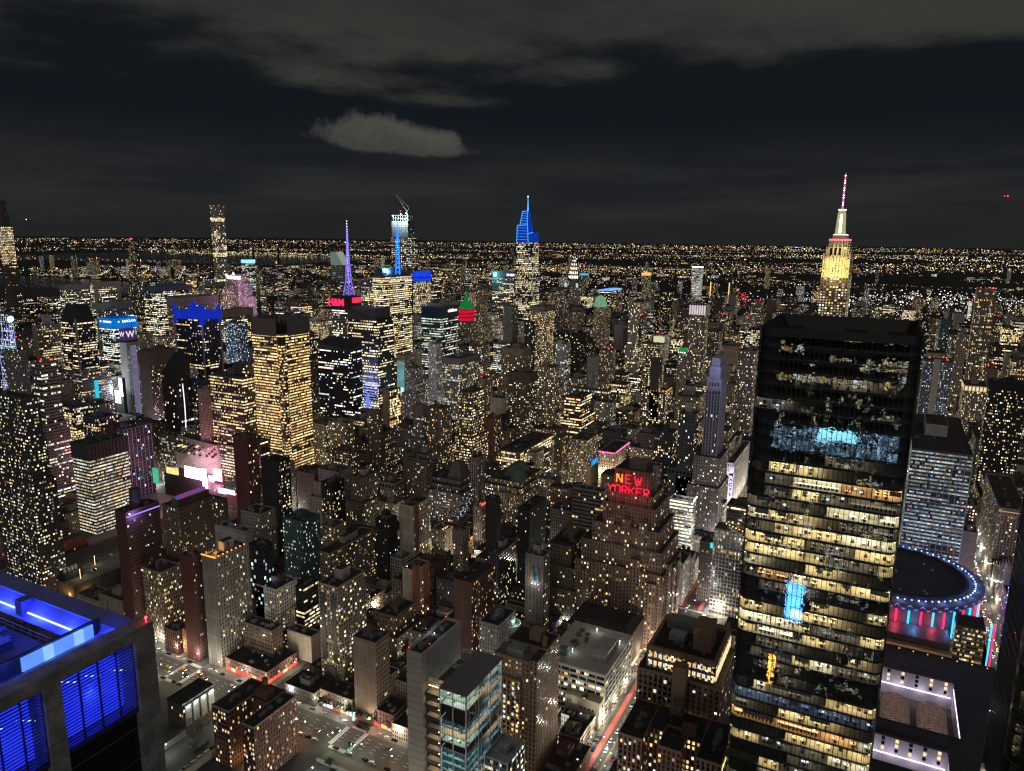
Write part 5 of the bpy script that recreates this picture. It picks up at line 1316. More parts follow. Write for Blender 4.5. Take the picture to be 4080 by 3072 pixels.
    if 'fins' in F:
        bl = em('deep_blue_glow', (.016, .06, .95), .42, True, .5, .08); h = 17
        bx('lit_parapet', bl, r, X0-.6, X1+.6, Y0-.6, Y1+.6, z-1, z+h*.62)
        for (x, y, sx, sy) in ((X0, Y0, -1, -1), (X0, Y1, -1, 1), (X1, Y0, 1, -1), (X1, Y1, 1, 1)):
            k = MB(); x2, y2 = x+sx*2, y+sy*2; t = 5
            A = [(x2, y2), (x2-sx*t, y2), (x2-sx*t, y2-sy*t), (x2, y2-sy*t)]
            if sx*sy < 0: A.reverse()
            k.prism(A, z-8, z+h*.6, 0, bottom=True); 
            k.face([(x2, y2, z+h*.6), (x2-sx*10, y2, z+h*.6), (x2, y2, z+h*1.45)]); k.face([(x2, y2, z+h*.6), (x2, y2-sy*12, z+h*.6), (x2, y2, z+h*1.45)]); k.face([(x2-sx*10, y2, z+h*.6), (x2, y2-sy*12, z+h*.6), (x2, y2, z+h*1.45)])
            k.build('crown_fin', bl, r)
            bx('corner_pier', pm('pier_stone', (.24, .19, .17), .9), r, min(x, x+sx*1.6), max(x, x+sx*1.6), min(y, y+sy*1.6), max(y, y+sy*1.6), 0, z-8)
        bx('blue_light_strip', em('blue_strip', (.05, .25, 1), 1.3), r, X0-1.0, X0-.05, Y0+1, Y0+3, 60, 100)
        lampat(r, X0-12, Y0-12, z+4, (.1, .2, 1), 60000, 2)
    if 'wedge' in F:
        k = MB(); k.face([(X0, Y0, z), (X1, Y0, z), (X1, Y0, z+24)]); k.face([(X0, Y1, z), (X0, Y0, z), (X1, Y0, z+24), (X1, Y1, z+24)]); k.face([(X1, Y0, z), (X1, Y1, z), (X1, Y1, z+24), (X1, Y0, z+24)]); k.face([(X1, Y1, z), (X0, Y1, z), (X1, Y1, z+24)]); k.build('wedge_roof', pm('dark_wedge_glass', (.03, .033, .04), .25, .2), r)
        M = MB(); M.fbox(X1, X1+24, Y0-22, Y1-6, 0, z*.9, fac('A', 'black', .2, .2)); M.build('rear_wall', [FAC, ROOF], r)
        k = MB(); P0 = None
        for i in range(13):
            t = i/12; p = (X0+2+1.5*math.sin(t*3), Y0-9.5+7*(1-t)**2*.5, 46+t*92)
            if P0: k.tube(P0, p, .55, n=5)
            P0 = p
        k.build('light_beam', em('white_light_line', (.9, .85, 1), 1.8), r)
        k = MB(); k.tube((X0+2, Y0-6, 0), (X0+2, Y0-6, 46), .5); k.build('beam_mount', METAL, r)
    if 'nyt' in F:
        for (a, b, c, d_) in ((X0-.5, X0+.0, Y0+8, Y1-6, ), (X0+8, X1-8, Y0-.5, Y0)):
            pass
        scr = emgrid('tower_screen', (.03, .026, .02), .6, 2.0, 1.6, .3)
        k = MB(); h = 19
        for (a, b, c, d_) in ((X0-1.2, X0-.8, Y0+7, Y1-2), (X0+9, X1-2, Y0-1.2, Y0-.8)):
            k.box(a, b, c, d_, z-2, z+h)
        k.box(X1+.4, X1+.8, Y0, Y1, z-2, z+h); k.box(X0, X1, Y1+.4, Y1+.8, z-2, z+h); k.build('roof_screen', pm('ceramic_screen', (.12, .115, .11), .7), r)
        k = MB()
        for yy in range(int(Y0)+8, int(Y1)-3, 2): k.box(X0-1.3, X0-1.2, yy, yy+.3, z-2, z+h+random.uniform(-3, 6))
        for xx in range(int(X0)+9, int(X1)-2, 2): k.box(xx, xx+.3, Y0-1.3, Y0-1.2, z-2, z+h+random.uniform(-3, 6))
        k.build('screen_rods', pm('ceramic_rod', (.17, .165, .16), .7), r)
        bx('plant_block', ROOF, r, X0+8, X1-8, Y0+8, Y1-8, z-.1, z+12)
        k = MB(); k.tube((X0+20, Y0+22, z), (X0+20, Y0+22, z+60), .8, .6); k.tube((X0+20, Y0+22, z+60), (X0+20, Y0+22, 319), .5, .15); k.build('mast', STEEL, r)
        for zz in (300, 268): 
            k = MB(); k.ball((X0+20, Y0+22, zz), 1.5); k.build('beacon', em('orange_red_beacon', (1, .12, .04), 4), r)
        k = MB()   # dark recessed corner notches and cross braces
        k.box(X0-.3, X0+6, Y0-.3, Y0+6, 0, z-2); k.build('corner_notch', pm('notch_glass', (.05, .045, .035), .3), r)
        M = MB(); M.fbox(X0-.6, X0+7, Y0-.6, Y0+7, 20, z-12, dict(fc, lit=.55, corr=.3)); M.build('corner_bay', [FAC, ROOF], r)
        for sgn in range(9):
            zz = 24+sgn*22; k = MB(); k.tube((X0-1.2, Y0+7, zz), (X0-1.2, Y0-1.2, zz+11), .25, n=4); k.tube((X0-1.2, Y0-1.2, zz+11), (X0+8, Y0-1.2, zz), .25, n=4); k.build('cross_brace', METAL, r)
    if 'slantroof' in F:
        k = MB(); k.face([(X0, Y0, z), (X1, Y0, z), (X1, Y0, z+13), (X0, Y0, z+1)]); k.face([(X0, Y1, z), (X0, Y0, z), (X0, Y0, z+1), (X0, Y1, z+9)]); k.face([(X0, Y0, z+1), (X1, Y0, z+13), (X1, Y1, z+16), (X0, Y1, z+9)], 1); k.face([(X1, Y0, z), (X1, Y1, z), (X1, Y1, z+16), (X1, Y0, z+13)]); k.face([(X1, Y1, z), (X0, Y1, z), (X0, Y1, z+9), (X1, Y1, z+16)]); k.build('sloping_roof', [pm('roof_edge', (.07, .065, .06), .8), ROOF], r)
        M = MB(); M.fbox(X0+3, X1+3, Y0-13, Y0-.5, 0, z*.5, fac('B', 'dgrey', .35, .35)); M.build('podium_wall', [FAC, ROOF], r)
        bx('lit_ledge', em('pink_white_ledge', (1, .7, .6), 1.6, False, .5, .5), r, X0-.9, X0-.05, Y0+D*.55, Y1, z-28, z-26)
    if 'wedgetop' in F:
        k = MB(); k.face([(X0, Y1, z), (X0, Y0, z), (X0, Y0, z+1), (X0, Y1, z+15)]); k.face([(X0, Y0, z+1), (X1, Y0, z+1), (X1, Y1, z+15), (X0, Y1, z+15)], 1); k.build('wedge_roof', [pm('roof_edge', (.07, .065, .06), .8), ROOF], r)
        bx('roof_crown', pm('crown_panel', (.10, .10, .115), .7), r, X0+3, X1-1, Y0+5, Y1-3, z-.1, z+17)
        beacon(r, X0+4, Y0+6, z+17); beacon(r, X1-2, Y0+6, z+17)
    if 'bluestrip' in F:
        bx('blue_light_strip', em('blue_strip_bright', (.06, .14, 1), 1.8, True), r, X0-1.2, X0-.05, Y0+D*.34, Y0+D*.42, 22, 100)
        k = MB(); 
        for zz in range(22, 120, 4): k.box(X0-.6, X0-.04, Y0+.3, Y1-.3, zz, zz+1.7)
        k.build('pale_floor_band', pm('white_band', (.55, .55, .58), .6), r); lampat(r, X0-25, Y0+14, 70, (.3, .36, 1), 260000, 4); lampat(r, X0-25, Y0+14, 125, (.35, .42, 1), 160000, 4)
    if 'hm' in F:
        rd = em('red_sign', (1, .02, .07), 2.0, True)
        fr = bx('sign_frame', METAL, r, X0-.5, X1+.5, Y0-.5, Y1+.5, z, z+22); sign('sign_lettering', 'H&M', rd, r, (X0-1.3, Y0+D*.66, z+11), 15, 'W', .8, 2); sign('sign_lettering', 'H&M', rd, r, (X1-W*.05, Y0-1.4, z+14), 11, 'S', .8, 2)
        lv = em('lavender_mast_light', (.28, .22, 1), 1.1, False, .5, .4); lw2 = em('white_mast_light', (.9, .85, 1), 2)
        cx, cy_ = X0+18, Y0+9; k = MB(); zz = z+22
        for (za, zb, ra, rb) in ((zz, zz+24, 9, 4.2), (zz+24, zz+48, 4.2, 3.2), (zz+48, zz+74, 2.4, 1.8), (zz+74, 345, 1.4, .5)):
            for i in range(4):
                a0 = i*PI/2+.78; c0, s0 = math.cos(a0), math.sin(a0); k.tube((cx+ra*c0, cy_+ra*s0, za), (cx+rb*c0, cy_+rb*s0, zb), .55, n=4); a1 = a0+PI/2; n_ = max(2, int((zb-za)/6))
                for j in range(n_):
                    t, t2 = j/n_, (j+1)/n_; q, q2 = ra+(rb-ra)*t, ra+(rb-ra)*t2; k.tube((cx+q*c0, cy_+q*s0, za+(zb-za)*t), (cx+q2*math.cos(a1), cy_+q2*math.sin(a1), za+(zb-za)*t2), .35, n=4)
        k.build('lattice_mast', lv, r); k = MB()
        for i in range(22): k.ball((cx, cy_, zz+30+i*4.1), 1.3)
        k.build('mast_lamps', lw2, r)
        k = MB()
        for sx in (-1, 1):
            for sy in (-1, 1): k.tube((cx+sx*14, cy_+sy*12, zz-1), (cx+sx*14, cy_+sy*12, zz+17), .6, n=4)
        for sy in (-1, 1): k.tube((cx-14, cy_+sy*12, zz+17), (cx+14, cy_+sy*12, zz+17), .6, n=4)
        for sx in (-1, 1): k.tube((cx+sx*14, cy_-12, zz+17), (cx+sx*14, cy_+12, zz+17), .6, n=4)
        k.build('roof_frame', METAL, r)
    if 'boa' in F:
        M = MB(); f2 = dict(fc); a = [(X0-4, Y1+24), (X0+10, Y1+18), (X0+10, Y1-1), (X0-4, Y1-1)]
        M.wallq((X0-2, Y1+24), (X0-2, Y1), 0, z-6, dict(fc, wc=(.28, .26, .36), lit=.35)); M.wallq((X0-2, Y1), (X0-.1, Y1), 0, z-6, fc); M.face([(X0-2, Y1, z-6), (X1, Y1, z-6), (X1, Y1+24, z-6), (X0-2, Y1+24, z-6)], 1); M.wallq((X1, Y1+24), (X0-2, Y1+24), 0, z-6, fc); M.build('north_wing', [FAC, ROOF], r)
        k = MB()
        for i in range(6): k.box(X0+i*1.2, X1-i*6, Y0+i*1.2, Y1-i*.8, z+i*2.4-.1, z+(i+1)*2.4, 0, False)
        k.build('curved_top', pm('steel_blue_top', (.11, .12, .16), .5, .3), r)
        for i in range(3): bx('light_band', em('warm_band', (1, .75, .42), .8, False, .3, .3), r, X0-.4, X1+.4, Y0-.4, Y1+.4, z-3-i*5, z-1.5-i*5)
        bl = em('spire_blue', (.01, .22, 1), 1.7); cx, cy_ = X0+30, 760; k = MB(); z0 = z+4
        for i in range(3):
            a0 = i*2*PI/3; c0, s0 = math.cos(a0)*4.6, math.sin(a0)*4.6; k.tube((cx+c0, cy_+s0, z0), (cx+c0*.16, cy_+s0*.16, 352), .9, .35, 4)
            for j in range(11):
                t, t2 = j/11, (j+1)/11; a1 = a0+2*PI/3; q, q2 = 1-.84*t, 1-.84*t2; k.tube((cx+c0*q, cy_+s0*q, z0+(352-z0)*t), (cx+math.cos(a1)*4.6*q2, cy_+math.sin(a1)*4.6*q2, z0+(352-z0)*t2), .5, .3, 4)
        k.tube((cx, cy_, 352), (cx, cy_, 368), .5, .15, 4); k.build('spire', bl, r); lampat(r, cx-12, cy_+12, z+10, (.15, .45, 1), 120000, 2)
    if 'blueglow' in F:
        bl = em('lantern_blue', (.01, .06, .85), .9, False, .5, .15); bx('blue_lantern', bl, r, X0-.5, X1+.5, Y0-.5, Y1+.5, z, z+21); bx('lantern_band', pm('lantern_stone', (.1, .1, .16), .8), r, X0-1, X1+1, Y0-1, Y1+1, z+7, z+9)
        M = MB(); M.fbox(X1+.5, X1+45, Y0-6, Y1, 0, z+7, fac('B', 'dgrey', .5, .15)); M.build('side_wing', [FAC, ROOF], r)
    if 'tealcrown' in F:
        bx('glass_crown', pm('teal_crown_glass', (.03, .075, .10), .2, .2), r, X0-.3, X1+.3, Y0-.3, Y1+.3, z, z+18); sign('sign_lettering', 'salesforce', em('sign_white_violet', (.9, .85, 1), 2.2), r, (X0+W*.62, Y0-1, z+11), 7, 'S')
        bx('light_band', em('mint_band', (.6, 1, .85), .55, False, .5, .3), r, X0-.4, X0-.05, Y0+2, Y1-2, z-46, z-42)
    if 'redgreen' in F:
        k = MB(); k.box(X0-.5, X1+.5, Y0-.5, Y1+.5, z-24, z); k.build('red_lit_storey', emgrid('red_storey', (.9, .01, .06), .8, 3, 8, .25), r)
        cx, cy_ = (X0+X1)/2, (Y0+Y1)/2; k = MB(); q = W/2+1; k.prism([(cx-q, cy_-q*.85), (cx+q, cy_-q*.85), (cx+q, cy_+q*.85), (cx-q, cy_+q*.85)], z, z+17, 0, None, False, [(cx-5, cy_-5), (cx+5, cy_-5), (cx+5, cy_+5), (cx-5, cy_+5)]); k.lathe(cx, cy_, [(5, z+17), (4, z+24), (1.5, z+29), (.6, z+42), (0, z+44)], 8)
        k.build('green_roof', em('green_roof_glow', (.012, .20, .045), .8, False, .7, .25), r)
    if 'metlife' in F:
        for y, c, t in ((Y1-9, (.05, .85, 1), ''), (Y0+9, (1, .55, .9), 'MetLife')):
            if t: sign('sign_lettering', t, em('sign_pink_white', (1, .6, .85), 2.4), r, (X0-1, y, z-8), 8, 'W', .6, 2.5)
            else:
                for s_ in (0, 1): bx('sign_emblem', em('sign_cyan', (.35, .95, 1), 3), r, X0-1.2, X0-.1, y-4.5+s_*5, y-.5+s_*5, z-13, z-3)
        bx('crown_band', pm('slab_crown', (.11, .115, .13), .8), r, X0-.4, X1+.4, Y0-.4, Y1+.4, z-17, z+.3); lampat(r, X0-16, Y1-8, z-8, (.1, .8, 1), 60000, 2)
    if 'greenlantern' in F:
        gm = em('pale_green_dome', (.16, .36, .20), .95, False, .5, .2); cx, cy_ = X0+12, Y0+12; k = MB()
        k.box(X0+1, X0+23, Y0+1, Y0+23, z, z+10); k.lathe(cx, cy_, [(12.5, z+10), (12, z+15), (9.5, z+20), (5, z+23.5), (0, z+25)], 12); k.build('dome', gm, r)
    if 'bluerim' in F: bx('blue_rim', em('rim_blue_white', (.12, .3, 1), 1.8, False, .7, .12), r, X0-.6, X1+.6, Y0-.6, Y1+.6, z-1.5, z+1.2)
    if 'bigad' in F:
        bx('billboard', em('billboard_blue_green', (.16, .38, .42), .75, False, .7, .06), r, X0-.9, X0-.1, Y0+1, Y1-1, z-62, z-8); bx('billboard_lower', em('billboard_green', (.5, 1, .55), 1.3, False, .5, .2), r, X0-1.1, X0-.95, Y0+2, Y0+7, z-60, z-48)
    if 'litsign' in F: bx('roof_sign', em('pale_yellow_panel', (.75, .75, .45), .9), r, X1-9, X1-8, Y0, Y1-14, z+1, z+11)
    if 'greenmansard' in F:
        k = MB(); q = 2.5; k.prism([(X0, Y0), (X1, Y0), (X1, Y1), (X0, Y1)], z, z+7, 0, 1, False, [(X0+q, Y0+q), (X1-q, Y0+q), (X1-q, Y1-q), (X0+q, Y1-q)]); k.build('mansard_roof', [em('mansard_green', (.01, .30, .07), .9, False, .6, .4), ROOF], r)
        for i in range(4): beacon(r, X0-.6, Y0+D*(.1+i*.26), z-1.5, .8, COLD, .6)
    if 'nelson' in F:
        vm = pm('violet_stone', (.30, .30, .42), .85, 0, .3, .2); k = MB(); q = 0
        for i, (a, h0, h1) in enumerate(((0, z-2, z+14), (2.5, z+14, z+28), (4.5, z+28, z+37))): k.box(X0+a, X1-a, Y0+a*.7, Y1-a*.7, h0, h1, 0, False)
        k.build('stepped_crown', vm, r); k = MB(); n = 5
        for i in range(n+1): y = Y0+D*i/n; k.box(X0-.8, X0-.03, y-.5, y+.5, 40, z+4)
        for i in range(8): x = X0+W*i/7; k.box(x-.5, x+.5, Y0-.8, Y0-.03, 40, z+4)
        k.build('pilasters', vm, r); lampat(r, X0-14, Y0-10, z+16, (.6, .62, 1), 4000, 3); lampat(r, X0-14, Y0+8, z+28, (.6, .62, 1), 5500, 3)
        for yy in range(int(Y0)+3, int(Y1)-1, 3): bx('crown_window', GLASSK, r, X0-.12, X0+.3, yy, yy+1.1, z+6, z+10)
        M = MB(); M.fbox(X0-6, X1+6, Y0-6, Y1+8, 0, 95, fac('P', 'mauve', .25, .1)); M.fbox(X0-12, X1+10, Y0-8, Y1+12, 0, 62, fac('P', 'mauve', .3, .1)); M.build('lower_wall', [FAC, ROOF], r)
    if 'amberroof' in F:
        am = em('amber_lamp', (1, .35, .05), 2.5)
        for i in range(9): 
            k = MB(); k.ball((X0+.3, Y0+D*i/8, z+1.6), .75); k.build('roof_lamp', am, r)
        for i in range(1, 8): 
            k = MB(); k.ball((X0+W*i/8, Y0+.3, z+1.6), .75); k.build('roof_lamp', am, r)
        lampat(r, X0+4, Y0+6, z+4, (1, .5, .15), 6000, .5)
    if 'spikes' in F:
        k = MB()
        for y in (Y0+.6, Y0+D*.33, Y0+D*.64, Y1-.6): k.box(X0-1.4, X0-.04, y-.8, y+.8, 0, z+6)
        k.build('vertical_piers', pm('tower_pier', (.20, .165, .13), .8), r)
    if 'strip' in F: bx('concrete_strip', pm('strip_concrete', (.40, .36, .32), .9), r, X0-.6, X0-.03, Y0+D*.42, Y0+D*.66, 0, z+4)
    if 'strip2' in F:
        for y in (.0, .55): bx('glass_strip', pm('blue_grey_glass', (.055, .065, .075), .25), r, X0-.35, X0-.03, Y0+D*(y+.12), Y0+D*(y+.34), 24, z-6)
        bx('blank_base_panel', pm('dark_panel', (.06, .06, .065), .8), r, X0-.5, X0-.03, Y0+3, Y1-3, 6, 20)
    if 'cornice' in F: bx('cornice', em('warm_cornice', (1, .55, .2), .5, False, .5, .3), r, X0-.7, X0-.1, Y0, Y1, z-3, z-2.2)
    if 'ostripe' in F or 'ostripe2' in F:
        big = 'ostripe2' in F; k = MB()
        if big:
            k.box(X0-.3, X0-.03, Y0+.1, Y0+D*.22, 0, z+5); k.box(X0, X0+W*.3, Y0-.3, Y0-.03, 0, z+5); k.box(X0+W*.55, X0+W*.95, Y0-.3, Y0-.03, 0, z+2)
            lampat(r, X0+5, Y0-8, 6, (1, .7, .45), 9000, .5); lampat(r, X0+16, Y0-8, 6, (1, .7, .45), 9000, .5)
        else: k.box(X0+W*.1, X0+W*.3, Y0-.3, Y0-.03, 0, z+3)
        k.build('painted_stripe', pm('orange_stripe_wall', (.36, .13, .05) if big else (.22, .085, .05), .9, 0, .3, .1) if big else pm('rust_stripe_wall', (.2, .075, .045), .9), r)
        if big: beacon(r, X0+2, Y0-1, 5, .8, COLD, 2); beacon(r, X0+16, Y0-2, 5, .8, COLD, 2)
        beacon(r, X0+3, Y1-3, z, .45, COLD, 1.5)
    if 'purple' in F:
        bx('purple_light_strip', em('purple_strip', (.28, .2, 1), 1.8), r, X0-.1, X1, Y0-.4, Y0-.1, z-3.6, z-2.8); lampat(r, X0+6, Y0-4, z-3, (.4, .3, 1), 6000, .5); k = MB(); k.lathe(X0+14, Y0+7, [(4.2, z), (4.2, z+16), (0, z+16)], 12); k.build('roof_drum', pm('drum_panel', (.05, .055, .06), .8), r); beacon(r, X0+4, Y0+4, z+4, .6, COLD, 3)
    if 'blueboxes' in F:
        k = MB()
        for i in range(10): k.box(X0+4+i*3.4, X0+6.6+i*3.4, Y0+6, Y0+9, z+7, z+10.5, i % 2)
        k.build('roof_panels', [em('blue_panel_light', (.06, .10, .55), .8), em('red_panel_light', (.5, .04, .08), .8)], r); bx('roof_panel_base', wallmat('brown'), r, X0+3, X1-2, Y0+5, Y0+14, z-.1, z+7)
        M = MB(); M.fbox(X1-.2, X1+8, Y0-9, Y1, 0, z*.96, fac('P', 'brown', .22, .4)); M.build('rear_wing', [FAC, ROOF], r)
    if 'roundterrace' in F:
        k = MB(); k.lathe(X1-2, Y0+2, [(0, z-14), (6.5, z-14), (6.5, z-9), (6, z-9), (6, z-10.5), (0, z-10.5)], 20); k.build('curved_terrace', pm('terrace_pale', (.30, .34, .31), .8), r)
        k = MB()
        for i in range(20):
            a = 2*PI*i/20; k.ball((X1-2+6.4*math.cos(a), Y0+2+6.4*math.sin(a), z-8.8), .3)
        k.build('terrace_lights', em('mint_lamp', (.6, 1, .85), 2), r); lampat(r, X1-3, Y0-1, z-7, (.7, 1, .85), 900, .3)
        for i in range(3): M = MB(); M.lathe(X1-2, Y0+2, [(6.2-.3*i, max(0, z-30-i*14)), (6.2-.3*i, z-27-i*14), (0, z-27-i*14)], 16); M.build('curved_balcony', wallmat('grey'), r)
    if 'logoblocks' in F:
        for i, (c, dy, h0, h1) in enumerate((((.42, .18, .05), .22, -13, -3), ((.03, .13, .25), .40, -12, -1), ((.02, .09, .16), .50, -12, -7), ((.13, .11, .09), .72, -12, -2))):
            bx('logo_block', pm('logo_paint_%d' % i, c, .8), r, X0-.3, X0-.03, Y1-D*(dy+.13), Y1-D*dy, z-11+h0*.9, z-8+h1*.9)
        for i in range(3): beacon(r, X0-1.5, Y0+D*(.25+.16*i), z-24, .45, COLD, .3)
        lampat(r, X0-4, Y0+8, z-22, (1, .95, .9), 1500, .4)
    if 'pyramid' in F or 'copper' in F:
        cp = 'copper' in F; rm = pm('green_copper', (.055, .11, .095), .7, 0, .3, .3) if cp else pm('slate_roof', (.09, .075, .08), .8)
        M = MB(); e = 11; f2 = dict(fc, lit=.3 if not cp else .4); M.fbox(X0-e, X1+e, Y0-e*.6, Y1+e*.8, 0, z-13, f2); M.fbox(X0-5, X1+5, Y0-3, Y1+4, z-13, z-6, fc); M.build('lower_wall', [FAC, ROOF], r); parapet(r, X0-e, X1+e, Y0-e*.6, Y1+e*.8, z-13, wm)
        if cp:
            k = MB()
            for (a, b, c, d_, q) in ((X0+2, X0+24, Y0+1, Y0+15, 5), (X0+14, X0+50, Y0+12, Y0+30, 5)): k.prism([(a, c), (b, c), (b, d_), (a, d_)], z, z+13, 0, None, False, [(a+q, c+q), (b-q, c+q), (b-q, d_-q), (a+q, d_-q)])
            k.build('copper_roof', rm, r)
            for i in range(4): beacon(r, X0-8, Y1-3-i*2.2, z-13, .5, COLD, 2)
            k = MB()
            for i in range(14): y = Y0-5+i*(D+8)/13; k.box(X0-12.0, X0-11.02, y-.5, y+.5, 8, z-11)
            for i in range(14): x = X0-10+i*(W+20)/13; k.box(x-.5, x+.5, Y0-7.6, Y0-6.62, 8, z-11)
            k.build('pilasters', wm, r)
        else:
            k = MB(); a, b, c, d_, q = X0+4, X0+26, Y0+1, Y0+21, 6; k.prism([(a, c), (b, c), (b, d_), (a, d_)], z, z+20, 0, None, False, [(a+q, c+q), (b-q, c+q), (b-q, d_-q), (a+q, d_-q)]); k.build('pyramid_roof', rm, r)
    if 'arcade' in F or 'archtop' in F:
        n = max(4, int(D/4)); gm = GLASSK if 'arcade' in F else em('arch_window_light', (1, .78, .45), 1.1)
        for i in range(n):
            y = Y0+D*(i+.5)/n; k = MB(); k.box(X0-.5, X0-.26, y-1.1, y+1.1, z-5.5, z-2.6); k.tube((X0-.5, y, z-2.6), (X0-.26, y, z-2.6), 1.1, n=12); k.build('arched_window', gm, r)
        n = max(4, int(W/4))
        for i in range(n):
            x = X0+W*(i+.5)/n; k = MB(); k.box(x-1.1, x+1.1, Y0-.5, Y0-.26, z-5.5, z-2.6); k.tube((x, Y0-.5, z-2.6), (x, Y0-.26, z-2.6), 1.1, n=12); k.build('arched_window', gm, r)
    if 'rooflamps' in F:
        for i in range(3): beacon(r, X0+2+i*4, Y0+3, z, .6, WARM, 2); lampat(r, X0+2+i*4, Y0+3, z+3.5, (1, .7, .4), 500, .3)
    if 'redroof' in F:
        bx('roof_sign', em('red_roof_light', (1, .12, .06), 1.4, False, .6, .5), r, X0+1, X1-1, Y0+.5, Y0+1.1, z+1, z+3.5); lampat(r, X0+4, Y0+4, z+4, (1, .15, .1), 1500, .4)
    if 'bluead' in F: bx('billboard', em('blue_billboard', (.02, .28, .9), 1.2, False, .5, .2), r, X0+4, X0+26, Y0-7, Y0-6, 40, 46); bx('billboard_wing', wm, r, X0+2, X0+30, Y0-6, Y0-.3, 0, 39.6)
    if 'pinkcornice' in F:
        pk = em('pink_cornice_light', (1, .15, .5), 2.2, False, .6, 1)
        for i in range(10): k = MB(); k.ball((X0-.8, Y0+D*i/9, z+.2), 1.1); k.build('cornice_lamp', pk, r)
        for i in range(1, 14): k = MB(); k.ball((X0+W*i/14, Y0-.8, z+.2), 1.1); k.build('cornice_lamp', pk, r)
        for i in range(4): lampat(r, X0-5, Y0+D*(.1+.27*i), z-28, (1, .8, .5), 9000, .5); lampat(r, X0+W*(.1+.25*i), Y0-5, z-28, (1, .8, .5), 9000, .5)
    if 'shops' in F:
        cols = [(1, .9, .8), (.8, .9, 1), (1, .12, .08), (1, .55, .2)]; n = max(3, int(D/5))
        if name == 'tenement_row': cols = [(1, .1, .06), (1, .16, .08), (1, .6, .3), (1, .1, .06)]
        for i in range(n):
            c = cols[(i*3+int(X0)) % 4]; bx('shop_front', em('shop_light_%d' % ((i*3+int(X0)) % 4 + (4 if name == 'tenement_row' else 0)), c, 1.5, False, .6, 1.2), r, X0-.25, X0-.02, Y0+D*i/n+.4, Y0+D*(i+1)/n-.4, .6, 3.4)
            lampat(r, X0-1.8, Y0+D*(i+.5)/n, 2.6, c, 260, .4)
        n = max(3, int(W/5))
        for i in range(n): bx('shop_front', em('shop_light_%d' % ((i*3+int(X0)+1) % 4 + (4 if name == 'tenement_row' else 0)), cols[(i*3+int(X0)+1) % 4], 1.5, False, .6, 1.2), r, X0+W*i/n+.4, X0+W*(i+1)/n-.4, Y0-.25, Y0-.02, .6, 3.2)
        nb_ = max(3, int(D/2.6))
        for i in range(nb_):
            for zz in range(1, int((z-2)/3.3)+1):
                k = MB(); y = Y0+D*(i+.5)/nb_; k.box(X0-.16, X0-.02, y-.75, y+.75, zz*3.3+.9, zz*3.3+1.1); k.box(X0-.16, X0-.02, y-.7, y+.7, zz*3.3+2.8, zz*3.3+3); k.build('window_sill', wallmat('cream'), r)
    if 'fire' in F:
        for y in (Y0+D*.3, Y0+D*.7):
            k = MB()
            for f in range(1, int(z/3.2)):
                zz = f*3.3+.8; k.box(X0-1.2, X0-.1, y-1.8, y+1.8, zz, zz+.12); k.tube((X0-1.1, y-1.7, zz), (X0-1.1, y+1.7, zz+3.2), .06, n=4); k.box(X0-1.22, X0-1.16, y-1.8, y+1.8, zz+.9, zz+.97)
            k.build('fire_escape', METAL, r)
    if 'roofbar' in F:
        for i in range(6): beacon(r, X0+1.5+i*2.2, Y0+2+i*3.2, z, .55, WARM, 2.2)
        lampat(r, X0+5, Y0+10, z+4, (1, .7, .35), 2500, .5)
        k = MB()
        for i in range(10): y = Y0+D*i/9; k.box(X0-.4, X0-.03, y-.15, y+.15, 0, z)
        k.build('facade_fins', STEEL, r); bx('side_wall', wallmat('mauve'), r, X0+.4, X1, Y0-.4, Y0-.03, 0, z)
    if 'screenroof' in F: bx('roof_screen', em('blue_green_screen', (.02, .55, .75), 1.6), r, X0-.6, X0-.1, Y0, Y0+3, z-4, z+1); bx('roof_screen', em('green_screen', (.2, .9, .35), 1.2), r, X0, X0+3, Y0-.6, Y0-.1, z-4, z+1)
    if 'slabs' in F:
        k = MB()
        for i in range(int(z/4.2)+1): k.box(X0-1.4, X1+1.2, Y0-1.4, Y1+.6, i*4.2-.45, i*4.2+.05)
        k.build('floor_slabs', pm('raw_concrete', (.48, .47, .43), .9), r)
        for zz in (18, 36, 54): lampat(r, X0-6, Y0-4, zz, (.9, 1, .85), 5000, .5)
        k = MB()
        for i in range(6): k.ball((X0+i*2.5, Y0-1, z+2), .8)
        k.build('work_lamps', COLD, r); lampat(r, X0+4, Y0+8, z+7, (.9, 1, .9), 5000, .5)
    if 'macys' in F:
        bx('corner_bay', em('store_wall_glow', (.46, .42, .62), .55, False, .3, .15), r, X0-.8, X0-.05, Y0-.6, Y0+4.4, 6, z-4) if 0 else None
        bx('sign_panel', pm('sign_panel_grey', (.42, .41, .5), .8), r, X0-1.0, X0-.1, Y0-.6, Y0+5, 8, z-3)
        for i, ch in enumerate("MACYS"): sign('sign_lettering', ch, em('sign_dark_letter', (.02, .02, .03), .1), r, (X0-1.4, Y0+2.2, z-14-i*6.5), 5.6, 'W')
        n = 18; k = MB()
        for i in range(n): x = X0+2+i*(W-3)/n; k.box(x, x+1, Y0-.7, Y0-.03, 6, z-6)
        k.build('pilasters', wallmat('white'), r)
        for i in range(4): lampat(r, X0-9, Y0+2, 14+i*12, (.75, .7, 1), 6500, .6)
        for i in range(5): lampat(r, X0+10+i*20, Y0-8, 10, (1, .85, .7), 9000, .6)
        M = MB(); M.fbox(X0+14, X0+60, Y1+.4, Y1+30, 0, z+22, fac('P', 'tan', .45, .05)); M.fbox(X0+20, X0+50, Y1+4, Y1+26, z+22, z+36, fac('P', 'tan', .5, .05)); M.build('rear_block', [FAC, ROOF], r)
    return r
CAT = lambda n: {'office_tower': 'office tower', 'apartment_tower': 'apartment tower', 'hotel_tower': 'hotel', 'stone_tower': 'stone tower', 'loft_building': 'loft building'}.get(n, n.replace('_', ' '))
HER = {}
random.seed(21)
